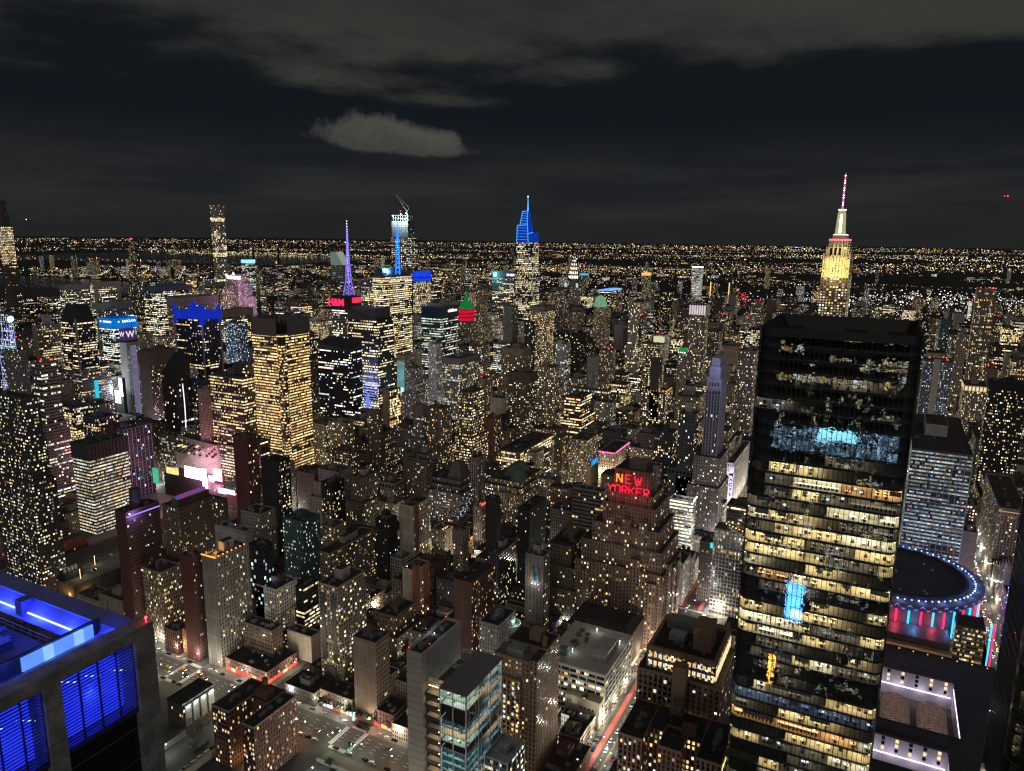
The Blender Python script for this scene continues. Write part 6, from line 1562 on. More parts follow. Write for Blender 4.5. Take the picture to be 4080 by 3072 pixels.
for ln in HEROES.strip().split('\n'):
    k_, nums, nm, wall, st, lc, F, lab = ln.split('|'); X0, X1, Y0, Y1, z = map(float, nums.split()); l, c = map(float, lc.split())
    fl = [f for f in F.split(',') if f]
    HER[k_] = building(nm, lab, CAT(nm), X0, X1, Y0, Y1, z, st, wall, l, c, fl)
for ln in INFILL.strip().split('\n'):
    nums, st, wall, lc, F, nm, lab = ln.split('|'); X0, X1, Y0, Y1, z = map(float, nums.split()); l, c = map(float, lc.split())
    building(nm, lab, 'building', X0, X1, Y0, Y1, z, st, wall, l, c, [f for f in F.split(',') if f], 'smaller buildings filling the city blocks')
M = MB()
for ln in DISTANT.strip().split('\n'):
    X0, X1, Y0, Y1, z = map(float, ln.split()); X1 += X0; Y1 += Y0; st = random.choice('PPPABRG' if X0 > 1150 or Y0 > 700 else 'PPPPPA')
    wl = random.choice(('tan', 'brown', 'grey', 'dgrey', 'cream', 'mauve', 'black') if st != 'G' else ('blue', 'black', 'teal'))
    M.fbox(X0, X1, Y0, Y1, 0, z, dict(fac(st, wl, random.choice((.08, .15, .25, .4, .6)), random.choice((0, .05, .2, .45))), gain=.9)); W, D = X1-X0, Y1-Y0
    for q in range(3): u, v = random.uniform(.08, .6), random.uniform(.08, .6); M.box(X0+W*u, X0+W*(u+random.uniform(.1, .3)), Y0+D*v, Y0+D*(v+random.uniform(.1, .3)), z-.1, z+random.uniform(1.5, 5), 1, False)
    if X0 < 1300 and random.random() < .5: u = X0+W*random.uniform(.2, .8); v = Y0+D*random.uniform(.2, .8); M.lathe(u, v, [(1.6, z+2.5), (1.7, z+6), (0, z+7.6)], 8, 1)
random.seed(8)
for i in range(420):                                     # low blocks and towers across the river
    X0 = 3430+random.random()**1.6*5200; Y0 = random.uniform(-2600, 7000)
    if X0 > 6000 and 6000 < Y0: continue
    tall = random.random() < (.28 if X0 < 4200 else .06); z = random.uniform(60, 150) if tall else random.uniform(8, 26); a = random.uniform(22, 40) if tall else random.uniform(30, 90); b = random.uniform(20, 34) if tall else random.uniform(25, 70)
    if -350 < Y0 < 20 and X0 < 3900 and tall: z *= .6
    M.fbox(X0, X0+a, Y0, Y0+b, 0, z, fac('A' if tall else 'B', random.choice(('tan', 'dgrey', 'brown')), random.uniform(.3, .6), random.choice((0, .1, .5))))
tag(M.build('distant_buildings', [FAC, ROOF]), 'mass of small distant city buildings reaching across the river', 'buildings', None, 'stuff')
# ------------------------------------------------------------------ landmark towers
random.seed(77)
def poly_round(x0, x1, y0, y1, r, n=6):
    P = []
    for cx, cy_, a0 in ((x0+r, y0+r, PI), (x1-r, y0+r, 1.5*PI), (x1-r, y1-r, 0), (x0+r, y1-r, .5*PI)):
        for i in range(n+1): a = a0+i*PI/2/n; P.append((cx+r*math.cos(a), cy_+r*math.sin(a)))
    return P
def glass_mat():
    m, nt = mat('reflective_glass')
    t = nt.nodes.new('ShaderNodeTexCoord'); v = t.outputs['Object']; x, y, z = sep(nt, v)
    # each pane bows a little, so that reflections wobble
    n = noise(nt, vec(nt, mth(nt, 'MULTIPLY', x, .45), mth(nt, 'MULTIPLY', y, .45), mth(nt, 'MULTIPLY', z, .55)), 1.0, 2, .5)
    b = nt.nodes.new('ShaderNodeBump'); b.inputs['Strength'].default_value = .10; b.inputs['Distance'].default_value = .12; nt.links.new(n, b.inputs['Height'])
    g = nt.nodes.new('ShaderNodeBsdfGlossy'); g.inputs['Roughness'].default_value = .015; g.inputs['Color'].default_value = (.85, .9, .95, 1); nt.links.new(b.outputs[0], g.inputs['Normal'])
    tr = nt.nodes.new('ShaderNodeBsdfTransparent'); tr.inputs[0].default_value = (.74, .76, .76, 1)
    fr = nt.nodes.new('ShaderNodeFresnel'); fr.inputs[0].default_value = 1.55
    mx = nt.nodes.new('ShaderNodeMixShader'); nt.links.new(mth(nt, 'ADD', mth(nt, 'MULTIPLY', fr.outputs[0], 1.4), .04), mx.inputs[0]); nt.links.new(tr.outputs[0], mx.inputs[1]); nt.links.new(g.outputs[0], mx.inputs[2])
    out(nt, mx.outputs[0]); return m
GLASS = glass_mat()
CARPET = pm('office_carpet', (.34, .32, .28), .9, 0, .4, .4); IWALL = pm('office_wall', (.50, .47, .42), .8, 0, .2, .1); DESK = pm('white_desk', (.78, .76, .72), .5, 0, .15, .5); DARKF = pm('dark_furniture', (.03, .03, .032), .7); IDARK = pm('unlit_interior', (.05, .05, .052), .9, 0, .4, .2)
CEIL = {k: em('office_ceiling_'+k, c, s, False) for k, c, s in (('warm', (1, .76, .34), 8.0), ('amber', (1, .52, .20), 7.0), ('white', (1, .90, .56), 9.5), ('cyan', (.16, .64, 1), 7.0), ('dim', (1, .85, .6), .9), ('blue', (.4, .58, .95), 1.3))}
def office_tower(name, label, x0, x1, y0, y1, H, zlo, FH, plan, darktop, rad):
    t = thing(name, label, 'office tower', ((x0+x1)/2, (y0+y1)/2, 0))
    P = poly_round(x0, x1, y0, y1, rad); Pi = poly_round(x0+.35, x1-.35, y0+.35, y1-.35, rad-.3)
    k = MB(); k.prism(P, 0, H-.2, 0, 1) ; k.f.pop(); k.m.pop(); k.a.pop(); k.v = k.v[:-len(P)]; k.uv = k.uv[:-len(P)]
    k.build('glass_skin', GLASS, t)
    bx('core', IWALL, t, x0+19, x1-12, y0+13, y1-13, zlo-8, H-6)
    k = MB(); k.prism(poly_round(x0+1.2, x1-1.2, y0+1.2, y1-1.2, rad-1), 0, zlo-8, 0); k.build('lower_shaft', GLASSK, t)
    # black crown with a sunken dark roof
    k = MB(); n = len(P); Q = poly_round(x0+3.2, x1-3.2, y0+3.2, y1-3.2, rad-2)
    o_ = poly_round(x0-.06, x1+.06, y0-.06, y1+.06, rad)
    for i in range(n):
        j = (i+1) % n; k.face([(*o_[i], H-2.2), (*o_[j], H-2.2), (*o_[j], H+.6), (*o_[i], H+.6)]); k.face([(*o_[i], H+.6), (*o_[j], H+.6), (*Q[j], H-4)  , (*Q[i], H-4)])
    k.face([(*p, H-4) for p in Q]); k.build('crown', pm('crown_black', (.006, .006, .007), .5), t)
    k = MB(); k.box(x0+14, x0+34, y0+10, y0+16, H-3.9, H-1.4); k.box(x0+20, x0+40, y0+24, y0+38, H-3.9, H-2.4); k.box(x0+8, x0+11, y0+34, y0+42, H-3.9, H-2); k.build('roof_plant', pm('roof_plant_dark', (.035, .035, .037), .9), t)
    fl = 0; z = H-FH-1.2
    slabs = MB(); mull = MB()
    while z > zlo:
        md = plan(fl)
        slabs.prism(Pi, z-.55, z+.42, 0, 1)                      # spandrel, carpet on top
        slabs.face([(*p, z-.55) for p in reversed(Pi)], 2)
        cuts = [y0+.6]
        while cuts[-1] < y1-5: cuts.append(min(y1-.6, cuts[-1]+random.choice((4.5, 6, 7.5, 9, 12, 16))))
        cuts[-1] = y1-.6; nz = len(cuts)-1
        for zi in range(nz):
            a, b = cuts[zi], cuts[zi+1]
            kind = md[3-int(zi/nz*4)] if isinstance(md, (list, tuple)) else md
            if kind in ('warm', 'white') and random.random() < .22: kind = random.choice(('dim', 'off', 'white'))
            if kind == 'off': continue
            k = MB(); k.box(x0+1.6, x0+18.5, a+.15, b-.15, z+FH-.80, z+FH-.62); k.build('lit_ceiling', CEIL[kind], t)
            f = MB(); dep = random.choice((5, 8, 12, 16, 16)); f.box(x0+dep, x0+dep+.25, a+.2, b-.2, z+.42, z+FH-1.0, 1)
            f.box(x0+1.2, x0+18, b-.12, b+.12, z+.42, z+FH-1.0, 1 if random.random() < .6 else 2)
            if random.random() < .25: f.box(x0+1.3, x0+1.5, a+.3, a+(b-a)*random.uniform(.3, .9), z+FH-.9-random.uniform(.5, 2.2), z+FH-.9, 1)
            sty = random.choice(('desks', 'desks', 'desks', 'table', 'sofas'))
            if sty == 'desks':
                for dx in range(int((dep-1.5)/3.4)):
                    for dy in range(int((b-a)/2.9)):
                        if random.random() < .35: continue
                        xx, yy = x0+2+dx*3.4+random.uniform(-.3, .3), a+.6+dy*2.9+random.uniform(-.3, .3); f.box(xx, xx+1.4, yy, yy+1.8, z+1.1, z+1.18, 0); f.box(xx+.5, xx+.6, yy+.3, yy+.9, z+1.18, z+1.65, 2)
                        f.box(xx-.9, xx-.4, yy+random.uniform(.3, .9), yy+1.2, z+.42, z+1.3, 2)
            elif sty == 'table':
                f.box(x0+2.4, x0+3.8, a+1, b-1, z+1.1, z+1.2, 0)
                for q in range(int((b-a-2)/1.3)): f.box(x0+1.6, x0+2.1, a+1.2+q*1.3, a+1.8+q*1.3, z+.42, z+1.35, 2)
            elif sty == 'sofas':
                for q in range(int((b-a)/3.5)): f.box(x0+2+random.random()*2, x0+5, a+1+q*3.5, a+2+q*3.5, z+.42, z+1.2, random.choice((0, 2, 1)))
            for q in range(random.choice((0, 1, 2, 4))): xx, yy = x0+random.uniform(2, dep), random.uniform(a+.5, b-1); f.box(xx, xx+.1, yy, yy+.8, z+1.2, z+1.8, 3)
            for q in range(random.choice((1, 2, 4))): xx, yy = x0+random.uniform(2, dep), random.uniform(a+.5, b-1.5); f.box(xx, xx+random.uniform(.6, 2.5), yy, yy+random.uniform(.3, 1.2), z+.42, z+random.uniform(1, 2.6), 2)
            f.build('office_fitout', [DESK, IWALL, DARKF, em('screen_glow', (.9, .95, 1), 2.5)], t)
        z -= FH; fl += 1
    sl = slabs.build('floor_slabs', [pm('spandrel_black', (.012, .012, .013), .35), CARPET, IDARK], t)
    bay = 1.5; P2 = poly_round(x0-.05, x1+.05, y0-.05, y1+.05, rad, 8); mull = MB()
    for i in range(int((y1-y0-2*rad)/1.55)+1):
        y = y0+rad+i*1.55; mull.box(x0-.16, x0-.01, y-.085, y+.085, zlo-6, H-2.3)
    for i in range(len(P2)):
        p, q = P2[i], P2[(i+1) % len(P2)]
        if math.hypot(p[0]-q[0], p[1]-q[1]) < 3: mull.tube((*p, zlo-6), (*p, H-2.3), .07, n=4)
    for i in range(int((x1-x0-2*rad)/1.55)+1):
        x = x0+rad+i*1.55; mull.box(x-.05, x+.05, y0-.14, y0-.01, zlo-6, H-2.3); mull.box(x-.05, x+.05, y1+.01, y1+.14, zlo-6, H-2.3)
    mull.build('mullions', pm('mullion_metal', (.02, .02, .022), .4, .5), t)
    zz = H-FH-1.2; hb = MB()
    while zz > zlo:
        for i in range(len(P2)):
            p, q = P2[i], P2[(i+1) % len(P2)]; hb.tube((*p, zz+.45), (*q, zz+.45), .06, n=4)
        zz -= FH
    hb.build('floor_trims', pm('trim_metal', (.13, .13, .135), .35, .8), t)
    return t
SCR = [('blue', 45, 57, 56, 86, (.10, .42, 1), 22), ('orange', 62, 65, .5, 24, (1, .42, .05), 26), ('white', 22, 46, 196, 204, (.3, .8, 1), 12)]
def plan_west(fl):
    r = random.random
    if fl < 3: return 'off'
    if fl < 10: return [('dim' if r() < .25 else 'off') for _ in range(4)]
    if fl in (11,): return ['off', 'dim', 'white', 'amber']
    if fl in (12, 13): return ['off', 'dim', 'warm', 'dim'] if fl == 12 else ['dim', 'dim', 'off', 'white']
    if fl in (16, 17): return ['warm', 'warm', 'dim', 'warm']
    if fl in (19,): return ['warm', 'amber', 'warm', 'warm']
    if fl in (21, 23): return ['warm', 'white', 'warm', 'warm']
    if fl in (22, 24): return ['warm', 'warm', 'warm', 'off']
    if fl in (20, 25, 27, 28): return ['off', 'dim', 'off', 'warm' if fl == 25 else 'off']
    if fl == 30: return 'blue'
    if fl in (32,): return ['amber', 'amber', 'amber', 'white']
    return [random.choice(('warm', 'warm', 'white', 'dim', 'dim', 'off', 'off', 'off')) for _ in range(4)]
office_tower('glass_office_tower', 'huge black glass office tower with rounded corners and lit open-plan floors', 252, 308, .2, 49.6, 303, 118, 4.45, plan_west, 9, 3.2)
office_tower('glass_office_tower', 'dark curved-corner glass tower edge at the bottom right corner', 246, 300, -98, -37.5, 284, 150, 4.6, lambda f: 'off', 6, 11)
# the tower under the viewing deck, seen in the reflections of the black glass
t = thing('observation_tower', 'tall banded tower under the viewing deck, seen only in reflections', 'office tower', (-60, 10, 0)); M = MB()
f1 = dict(fac('B', 'black', .3, .45), gain=3, flr=4.6); f2 = dict(fac('B', 'black', .5, .2), corr=.8, gain=3, wx=.8, bay=4, flr=5); f3 = dict(fac('B', 'black', .96, 1.2), corr=.2, gain=4)
for a, b, f in ((0, 120, f1), (120, 152, f1), (152, 186, f1), (186, 204, f3), (204, 236, f1), (236, 276, f2), (276, 318, f1)):
    M.fbox(-100, -30, -45, 76, a, b, f, 1)
M.build('wall', [FAC, ROOF], t)
for nm, y0, y1, z0, z1, cc, s in SCR: bx('lit_screen', em('reflected_'+nm, cc, s, False, .8, .12), t, -29.8, -29.3, y0, y1, z0, z1)
# --- blue-lit mechanical crown at the lower left
t = thing('stone_office_tower', 'pale stone tower top with blue-lit louvres and glowing rim, nearest at lower left', 'office tower', (20, 115, 0))
STN = pm('tower_stone', (.27, .24, .215), .85, 0, .75, .5)
X1_, Y0_, H = 41.7, 84.0, 288.0
BLU = em('blue_louvre_light', (.010, .026, 1), 2.8, True, .35, .3); BLH = em('blue_panel_light_bright', (.10, .26, 1), 1.25, True, .3, .35); BLS = em('blue_tube_light', (.35, .5, 1), 3.0, True)
k = MB(); px = [(39.25, 41.7), (28.9, 30.7), (18.5, 20.3), (8.1, 9.9), (-2.3, -.5), (-12, -10.2)]
for a, b in px: k.box(a, b, Y0_, Y0_+1.6, 0, 286.6)
k.box(-22, 41.7, Y0_+.0, Y0_+2.2, 286.6, H); k.box(X1_-2.4, X1_, Y0_+1.6, 142, 0, H-.9); k.build('stone_frame', STN, t)
k = MB()
for zz in range(180, 288, 4): k.box(-12, 41.76, Y0_-.03, Y0_+.02, zz, zz+.05)

for i in range(40): x = 41-i*1.6; k.box(x-.02, x+.02, Y0_-.025, Y0_+.02, 286.6, H)
for zz in range(180, 286, 2): k.box(39.25, 41.72, Y0_-.02, Y0_+.02, zz+.9, zz+.94)
k.build('stone_joints', pm('stone_joint', (.12, .105, .095), .9), t)
k = MB(); k.box(-12, 39.3, Y0_+1.0, Y0_+2.0, 0, 277.6); k.build('dark_glazing', GLASSK, t)
for i in range(5):
    a, b = px[i+1][1], px[i][0]
    bx('louvre_backlight', BLU, t, a, b, Y0_+3.2, Y0_+3.4, 277.6, 286.6)
    k = MB()
    for j in range(23): zz = 277.9+j*.385; k.box(a, b, Y0_+.75, Y0_+.95, zz, zz+.15)
    k.build('louvre_bank', pm('blue_grey_louvre', (.14, .15, .34), .4, .3), t)
    k = MB()
    for j in range(5): x = a+(b-a)*j/4; k.box(x-.08, x+.08, Y0_+.45, Y0_+.65, 277.6, 286.6)
    k.box(a, b, Y0_+.4, Y0_+.95, 277.5, 278.0); k.build('louvre_mullion', pm('louvre_mullion_metal', (.05, .05, .10), .5, .5), t)
    for j in range(3):
        x = a+1.2+j*2.9; k = MB(); k.tube((x, Y0_+2.6, 284.9-j*.9), (x+1.7, Y0_+2.4, 284.0-j*.9), .07, n=4); k.build('tube_light', BLS, t)
    lampat(t, (a+b)/2, Y0_+2.5, 284, (.02, .06, 1), 900, .3)
# rim: glowing sloped panels on the south side, LED lines along the east side
k = MB(); k.face([(-22, Y0_+2.2, 287.9), (38.6, Y0_+2.2, 287.9), (38.6, Y0_+5.4, 286.3), (-22, Y0_+5.4, 286.3)]); k.build('south_ledge', pm('blue_ledge', (.06, .07, .16), .45, .3), t)
for i in range(26):
    a = 38.0-i*1.15
    if i in (7, 8, 16, 17): continue
    bx('glowing_panel', (BLH, em('blue_panel_light_pale', (.20, .38, 1), 1.5, True, .3, .35))[i % 3 == 1], t, a-1.1, a+.0, Y0_+5.5, Y0_+5.7, 286.3, 287.9)
bx('panel_rail', METAL, t, -22, 39, Y0_+5.75, Y0_+6.05, 286.3, 288.15)
k = MB(); k.face([(X1_-2.3, Y0_+1, 287.15), (X1_-2.3, 142, 287.15), (X1_-4.2, 142, 285.2), (X1_-4.2, Y0_+1, 285.2)][::-1]); k.box(X1_-2.4, X1_+.05, Y0_+2.3, 142, H-.9, H-.75)
k.build('east_ledge', pm('blue_rim_metal', (.16, .18, .55), .5, .2), t)
for a, b in ((91, 102.6), (105.2, 116), (119, 130)): bx('rim_light', BLS, t, X1_-3.75, X1_-3.60, a, b, 285.95, 286.1)
bx('rim_post', pm('rim_post_metal', (.10, .12, .30), .5), t, X1_-4.0, X1_-2.5, 103.2, 104.6, 284.6, 287.4)
for i in range(7): lampat(t, X1_-4.4, 88+i*6.5, 286.6, (.03, .07, 1), 900, .3); lampat(t, 37-i*4.2, Y0_+4.2, 288.3, (.05, .12, 1), 320, .3)
k = MB(); k.box(-22, 37.5, Y0_+6.05, 142, 270, 283.2, 0, False); k.build('plant_deck', pm('plant_deck_dark', (.06, .055, .06), .9), t)
for i in range(9):
    x, y = random.uniform(-8, 34), random.uniform(94, 132); k = MB(); k.box(x, x+random.uniform(1, 4), y, y+random.uniform(1, 5), 283.2, 284+random.random()*1.2); k.build('roof_plant', pm('blue_lit_plant', (.09, .09, .15), .6, .4), t)
for i in range(4): k = MB(); k.tube((-10, 96+i*8, 284.4), (36, 96+i*8, 284.4), .35, n=6); k.build('roof_pipe', pm('blue_lit_plant', (.09, .09, .15), .6, .4), t)
k = MB()
for i in range(30): k.tube((37.4, Y0_+6.6+i*1.8, 283.2), (37.4, Y0_+6.6+i*1.8, 284.3), .04, n=4)
for zz in (283.75, 284.3): k.tube((37.4, Y0_+6.5, zz), (37.4, 140, zz), .035, n=4); k.tube((-20, Y0_+6.7, zz), (37.4, Y0_+6.7, zz), .035, n=4)
k.build('guard_rail', STEEL, t)
for i in range(6): bx('plant_cabinet', pm('blue_lit_plant', (.09, .09, .15), .6, .4), t, 2+i*5.5, 5.2+i*5.5, 100+(i % 3)*3, 103+(i % 3)*3, 283.2, 284.6+(i % 2)*.5)
for i in range(5): k = MB(); k.ball((6+i*6, 97.5+(i % 2)*5, 284.9), .14); k.build('deck_lamp', BLS, t)
for i in range(3): k = MB(); k.tube((X1_-.1, 92+i*10, H-.8), (X1_-.1, 92+i*10, H+.6), .05, n=4); k.build('rod', METAL, t)
k = MB(); k.ball((41.2, 84.5, 288.55), .22); k.tube((41.2, 84.5, 288), (41.2, 84.5, 288.4), .05, n=4); k.build('beacon', em('red_beacon_near', (1, .02, .03), 14), t)
# --- concrete slab tower with glass offices, bottom centre
t = thing('concrete_glass_tower', 'pale concrete slab joined to a glass office block with lit terraces, bottom centre', 'office building', (283, 190, 0))
CS = pm('board_concrete', (.37, .34, .31), .85, 0, .25, .06)
k = MB(); k.box(265, 302, 199, 208.2, 0, 128.5, 0, False); k.box(265, 302, 199, 199.8, 128.5, 130); k.box(265, 302, 207.4, 208.2, 128.5, 130); k.box(265, 265.8, 199.8, 207.4, 128.5, 130); k.box(301.2, 302, 199.8, 207.4, 128.5, 130); k.build('concrete_slab', CS, t)
k = MB(); k.face([(265.8, 199.8, 128.6), (301.2, 199.8, 128.6), (301.2, 207.4, 128.6), (265.8, 207.4, 128.6)]); k.build('slab_roof', ROOF, t)
k = MB(); 
for zz in range(6, 128, 4): k.box(264.93, 302.05, 198.93, 199.0, zz, zz+.10); k.box(264.93, 265, 199, 208.2, zz, zz+.10)
k.build('concrete_joints', pm('joint_dark', (.16, .15, .14), .9), t)
bx('grey_wall_panel', pm('smooth_panel', (.30, .29, .29), .7), t, 269, 300, 198.86, 198.98, 111, 127.5)
handlers(t, 267, 300, 200, 206, 128.7, 5)
for x in (266.2, 274, 301): beacon(t, x, 207.6 if x != 274 else 200.3, 130, .32, RED, .8)
k = MB(); k.ball((284, 204, 130.6), .35); k.build('roof_lamp', COLD, t); lampat(t, 284, 204, 131.4, (.8, .85, 1), 350, .3)
# glass block: floors with real slabs, lit ceilings, blinds and white columns
gx0, gx1, gy0, gy1, gz = 265.5, 302, 174, 188.8, 115.0
k = MB(); 
zz = gz-.9
bx('roof_slab', pm('grey_roof_deck', (.15, .145, .155), .8, 0, .3, .2), t, gx0-.5, gx1+.5, gy0-.5, gy1+.5, gz-.6, gz+.3)
bx('link_block', pm('link_dark', (.05, .05, .052), .8), t, 268, 300, 189.4, 198.9, 0, 108.5)
k = MB()
for x in (267.5, 284, 299):
    k.tube((x, 189, 114.8), (x+3, 198.9, 114.2), .22, n=5); k.tube((x+3, 189, 114.8), (x, 198.9, 114.2), .22, n=5); k.tube((x, 189, 114.8), (x, 198.9, 114.2), .22, n=5); k.tube((x+3, 189, 114.8), (x+3, 198.9, 114.2), .22, n=5)
k.build('roof_trusses', pm('truss_steel', (.35, .33, .30), .6), t)
sl = MB(); cl = MB(); col = MB(); cols = ['teal2', 'white', 'off', 'off', 'ice', 'warm2', 'teal2', 'off', 'ice', 'ice', 'ice', 'ice', 'teal2', 'warm2', 'ice', 'off']
CE2 = {'teal2': em('ceiling_mint', (.72, 1, .80), 5), 'white': em('ceiling_white', (.85, 1, .9), 5.5), 'ice': em('ceiling_ice', (.36, .74, .86), 5), 'warm2': em('ceiling_warm', (1, .78, .48), 5)}
fz = gz-.6; f = 0; BL = pm('window_blind', (.62, .70, .72), .8, 0, .2, .3)
while fz > 62:
    z0 = fz-4.1; sl.box(gx0+.3, gx1-.3, gy0+.3, gy1-.3, z0-.35, z0)
    for (a, b, zn) in ((gx0+.6, gx0+12, 0), (gx0+12, gx0+24, 1), (gx0+24, gx1-.6, 2)):
        c = cols[f % len(cols)] if zn == 0 else random.choice((cols[f % len(cols)], 'off', 'warm2', 'ice'))
        if f in (2, 3) and zn < 2: c = 'off'
        if c != 'off':
            bx('lit_ceiling', CE2[c], t, a, b, gy0+.7, gy1-.7, fz-.55, fz-.42)
            if c == 'ice':
                k = MB()
                for j in range(int((b-a)/1.25)): k.box(a+j*1.25+.05, a+j*1.25+1.15, gy0+.5, gy0+.55, z0+.6+random.random()*1.2, fz-.5)
                for j in range(11): k.box(gx0+.5, gx0+.55, gy0+1+j*1.2, gy0+2.1+j*1.2, z0+.6+random.random()*1.2, fz-.5) if zn == 0 else None
                k.build('window_blinds', BL, t)
            k = MB()
            for j in range(4): x = random.uniform(a, b-2); y = random.uniform(gy0+1.5, gy1-3); k.box(x, x+1.8, y, y+.9, z0+.7, z0+.78); k.box(x+.3, x+.9, y-.9, y-.4, z0, z0+1, 1)
            k.build('office_desks', [DESK, DARKF], t)
    fz = z0; f += 1
sl.build('floor_slabs', [pm('floor_concrete', (.30, .29, .27), .8)], t)
bx('core', IWALL, t, gx0+14, gx1-8, gy0+5.5, gy1-2.5, 55, gz-1)
bx('lower_floors', GLASSK, t, gx0+.4, gx1-.4, gy0+.4, gy1-.4, 0, 61)
k = MB(); k.box(gx0, gx1, gy0, gy1, 0, gz-.7, 0, False); k.f.pop(); k.m.pop(); k.a.pop(); k.v = k.v[:-4]; k.uv = k.uv[:-4]; k.build('glass_skin', GLASS, t)
k = MB()
for i in range(4): x = gx0+i*(gx1-gx0)/3; k.box(x-.28, x+.28, gy0-.35, gy0-.02, 0, gz+.3)
for i in range(6): x = gx0+(i+.5)*(gx1-gx0)/6; k.box(x-.10, x+.10, gy0-.2, gy0-.02, 0, gz)
for i in range(3): y = gy0+i*(gy1-gy0)/2; k.box(gx0-.35, gx0-.02, y-.28, y+.28, 0, gz+.3)
for zz in (gz-8.2, gz-20.5, gz-32.8, gz-45.1): k.box(gx0-.3, gx0-.02, gy0, gy1, zz-.2, zz+.2); k.box(gx0, gx1, gy0-.3, gy0-.02, zz-.2, zz+.2)
k.build('white_frame', pm('frame_white', (.50, .50, .48), .6), t)
k = MB()
for i in range(27): x = gx0+i*1.35; k.box(x-.03, x+.03, gy0-.1, gy0-.015, 0, gz-.7)
for i in range(11): y = gy0+i*1.35; k.box(gx0-.1, gx0-.015, y-.03, y+.03, 0, gz-.7)
k.build('glazing_bars', METAL, t)
for i in range(11):                                        # lit terraces hung between slab and glass
    zz = gz-5-i*6.2; bx('terrace', pm('terrace_deck', (.42, .36, .28), .8), t, gx0-1.5, gx0+4, gy1+.3, gy1+8, zz-.35, zz); bx('terrace_front', METAL, t, gx0-1.7, gx0-1.5, gy1+.3, gy1+8, zz-.9, zz+.9)
    if i != 3: bx('terrace_ceiling_light', WARM, t, gx0+1, gx0+1.4, gy1+1, gy1+7.5, zz+3.3, zz+3.4); lampat(t, gx0+1.5, gy1+4, zz+2.9, (1, .8, .5), 140, .5)
    bx('terrace_back', IWALL, t, gx0+4.1, gx0+4.4, gy1+.3, gy1+9.5, zz, zz+5.6)
M = MB(); M.fbox(283, 303, 160, 173.2, 0, 70, dict(fac('B', 'dgrey', .6, .35), corr=.3)); M.build('podium_wall', [FAC, ROOFL], t); parapet(t, 283, 303, 160, 173.2, 70, pm('podium_edge', (.22, .22, .22), .8), .7)
k = MB()
for i in range(5): x = 283+i*5; k.box(x-.2, x+.2, 159.7, 159.98, 0, 70.6)
for i in range(4): y = 160+i*4.4; k.box(282.7, 282.98, y-.2, y+.2, 0, 70.6)
k.build('podium_frame', pm('frame_white', (.50, .50, .48), .6), t); handlers(t, 285, 300, 161, 171, 70.2, 3)
# --- individually built windows for the near brick buildings
WPANE = [em('window_warm', (1, .62, .26), .9, False, .5, .8), em('window_yellow', (1, .76, .40), 1.1, False, .5, .8), em('window_white', (.92, .95, .88), .9, False, .5, .8), GLASSK]
def win(par, face, c, y, z, wd, h, p_lit, frame=True):
    lit = random.random() < p_lit; m = random.choice(WPANE[:3]) if lit else GLASSK; k = MB()
    if face == 'W': k.box(c-.06, c+.05, y-wd/2, y+wd/2, z-h/2, z+h/2)
    else: k.box(y-wd/2, y+wd/2, c-.06, c+.05, z-h/2, z+h/2)
    o = k.build('window', m, par)
    if frame:
        k = MB()
        if face == 'W': k.box(c-.2, c-.07, y-wd/2-.1, y+wd/2+.1, z-h/2-.22, z-h/2-.02); k.box(c-.1, c-.062, y-.05, y+.05, z-h/2, z+h/2)
        else: k.box(y-wd/2-.1, y+wd/2+.1, c-.2, c-.07, z-h/2-.22, z-h/2-.02); k.box(y-.05, y+.05, c-.1, c-.062, z-h/2, z+h/2)
        me = k; s = me.build('sill', pm('stone_sill', (.30, .27, .23), .9), None); s.parent = o; s.data.transform(Matrix.Translation(-(Vector(par.location)))); 
    return o
def wingrid(par, face, c, a, b, z0, z1, n, rows, wd, h, p):
    # the hundred largest window openings are objects of their own
    for r_ in range(rows):
        for i in range(n): win(par, face, c, a+(b-a)*(i+.5)/n, z1-(z1-z0)*(r_+.5)/rows, wd, h, p, False)
BRK = pm('red_brown_brick', (.155, .075, .055), .9, 0, .35, .5); BRT = pm('tan_brown_brick', (.27, .165, .105), .9, 0, .35, .5)
def facbrick(c, lit): return dict(fac('P', 'brown', lit, .1), wc=c, gain=.7)
# U-shaped brick apartment block beside the avenue
t = thing('apartment_block', 'U-shaped dark red brick apartment block around a narrow court, beside the avenue', 'apartment block', (292, 350, 0))
M = MB(); fb = facbrick((.135, .062, .048), .28)
M.fbox(272, 308, 326.5, 337, 0, 40, fb); M.fbox(276, 309, 352, 367, 0, 40, fb); M.fbox(294.2, 310, 337.2, 351.8, 0, 40.02, fb)
M.build('wall', [FAC, ROOF], t)
for (a, b, c, d_) in ((272, 308, 326.5, 337), (276, 309, 352, 367)): parapet(t, a, b, c, d_, 40, pm('parapet_stone', (.27, .24, .22), .9), .8, .4)
bx('bulkhead', BRK, t, 296, 303, 340, 350, 40, 45); handlers(t, 276, 304, 328, 335, 40, 3); handlers(t, 280, 304, 354, 365, 40, 3); water_tank(t, 300, 345, 45)
wingrid(t, 'W', 271.95, 326.8, 336.7, 2, 39, 4, 12, 1.1, 1.6, .3); wingrid(t, 'W', 275.95, 352.3, 366.7, 18, 39, 6, 7, 1.1, 1.6, .35)
lampat(t, 282, 345, 5, (1, .6, .25), 2500, .5)
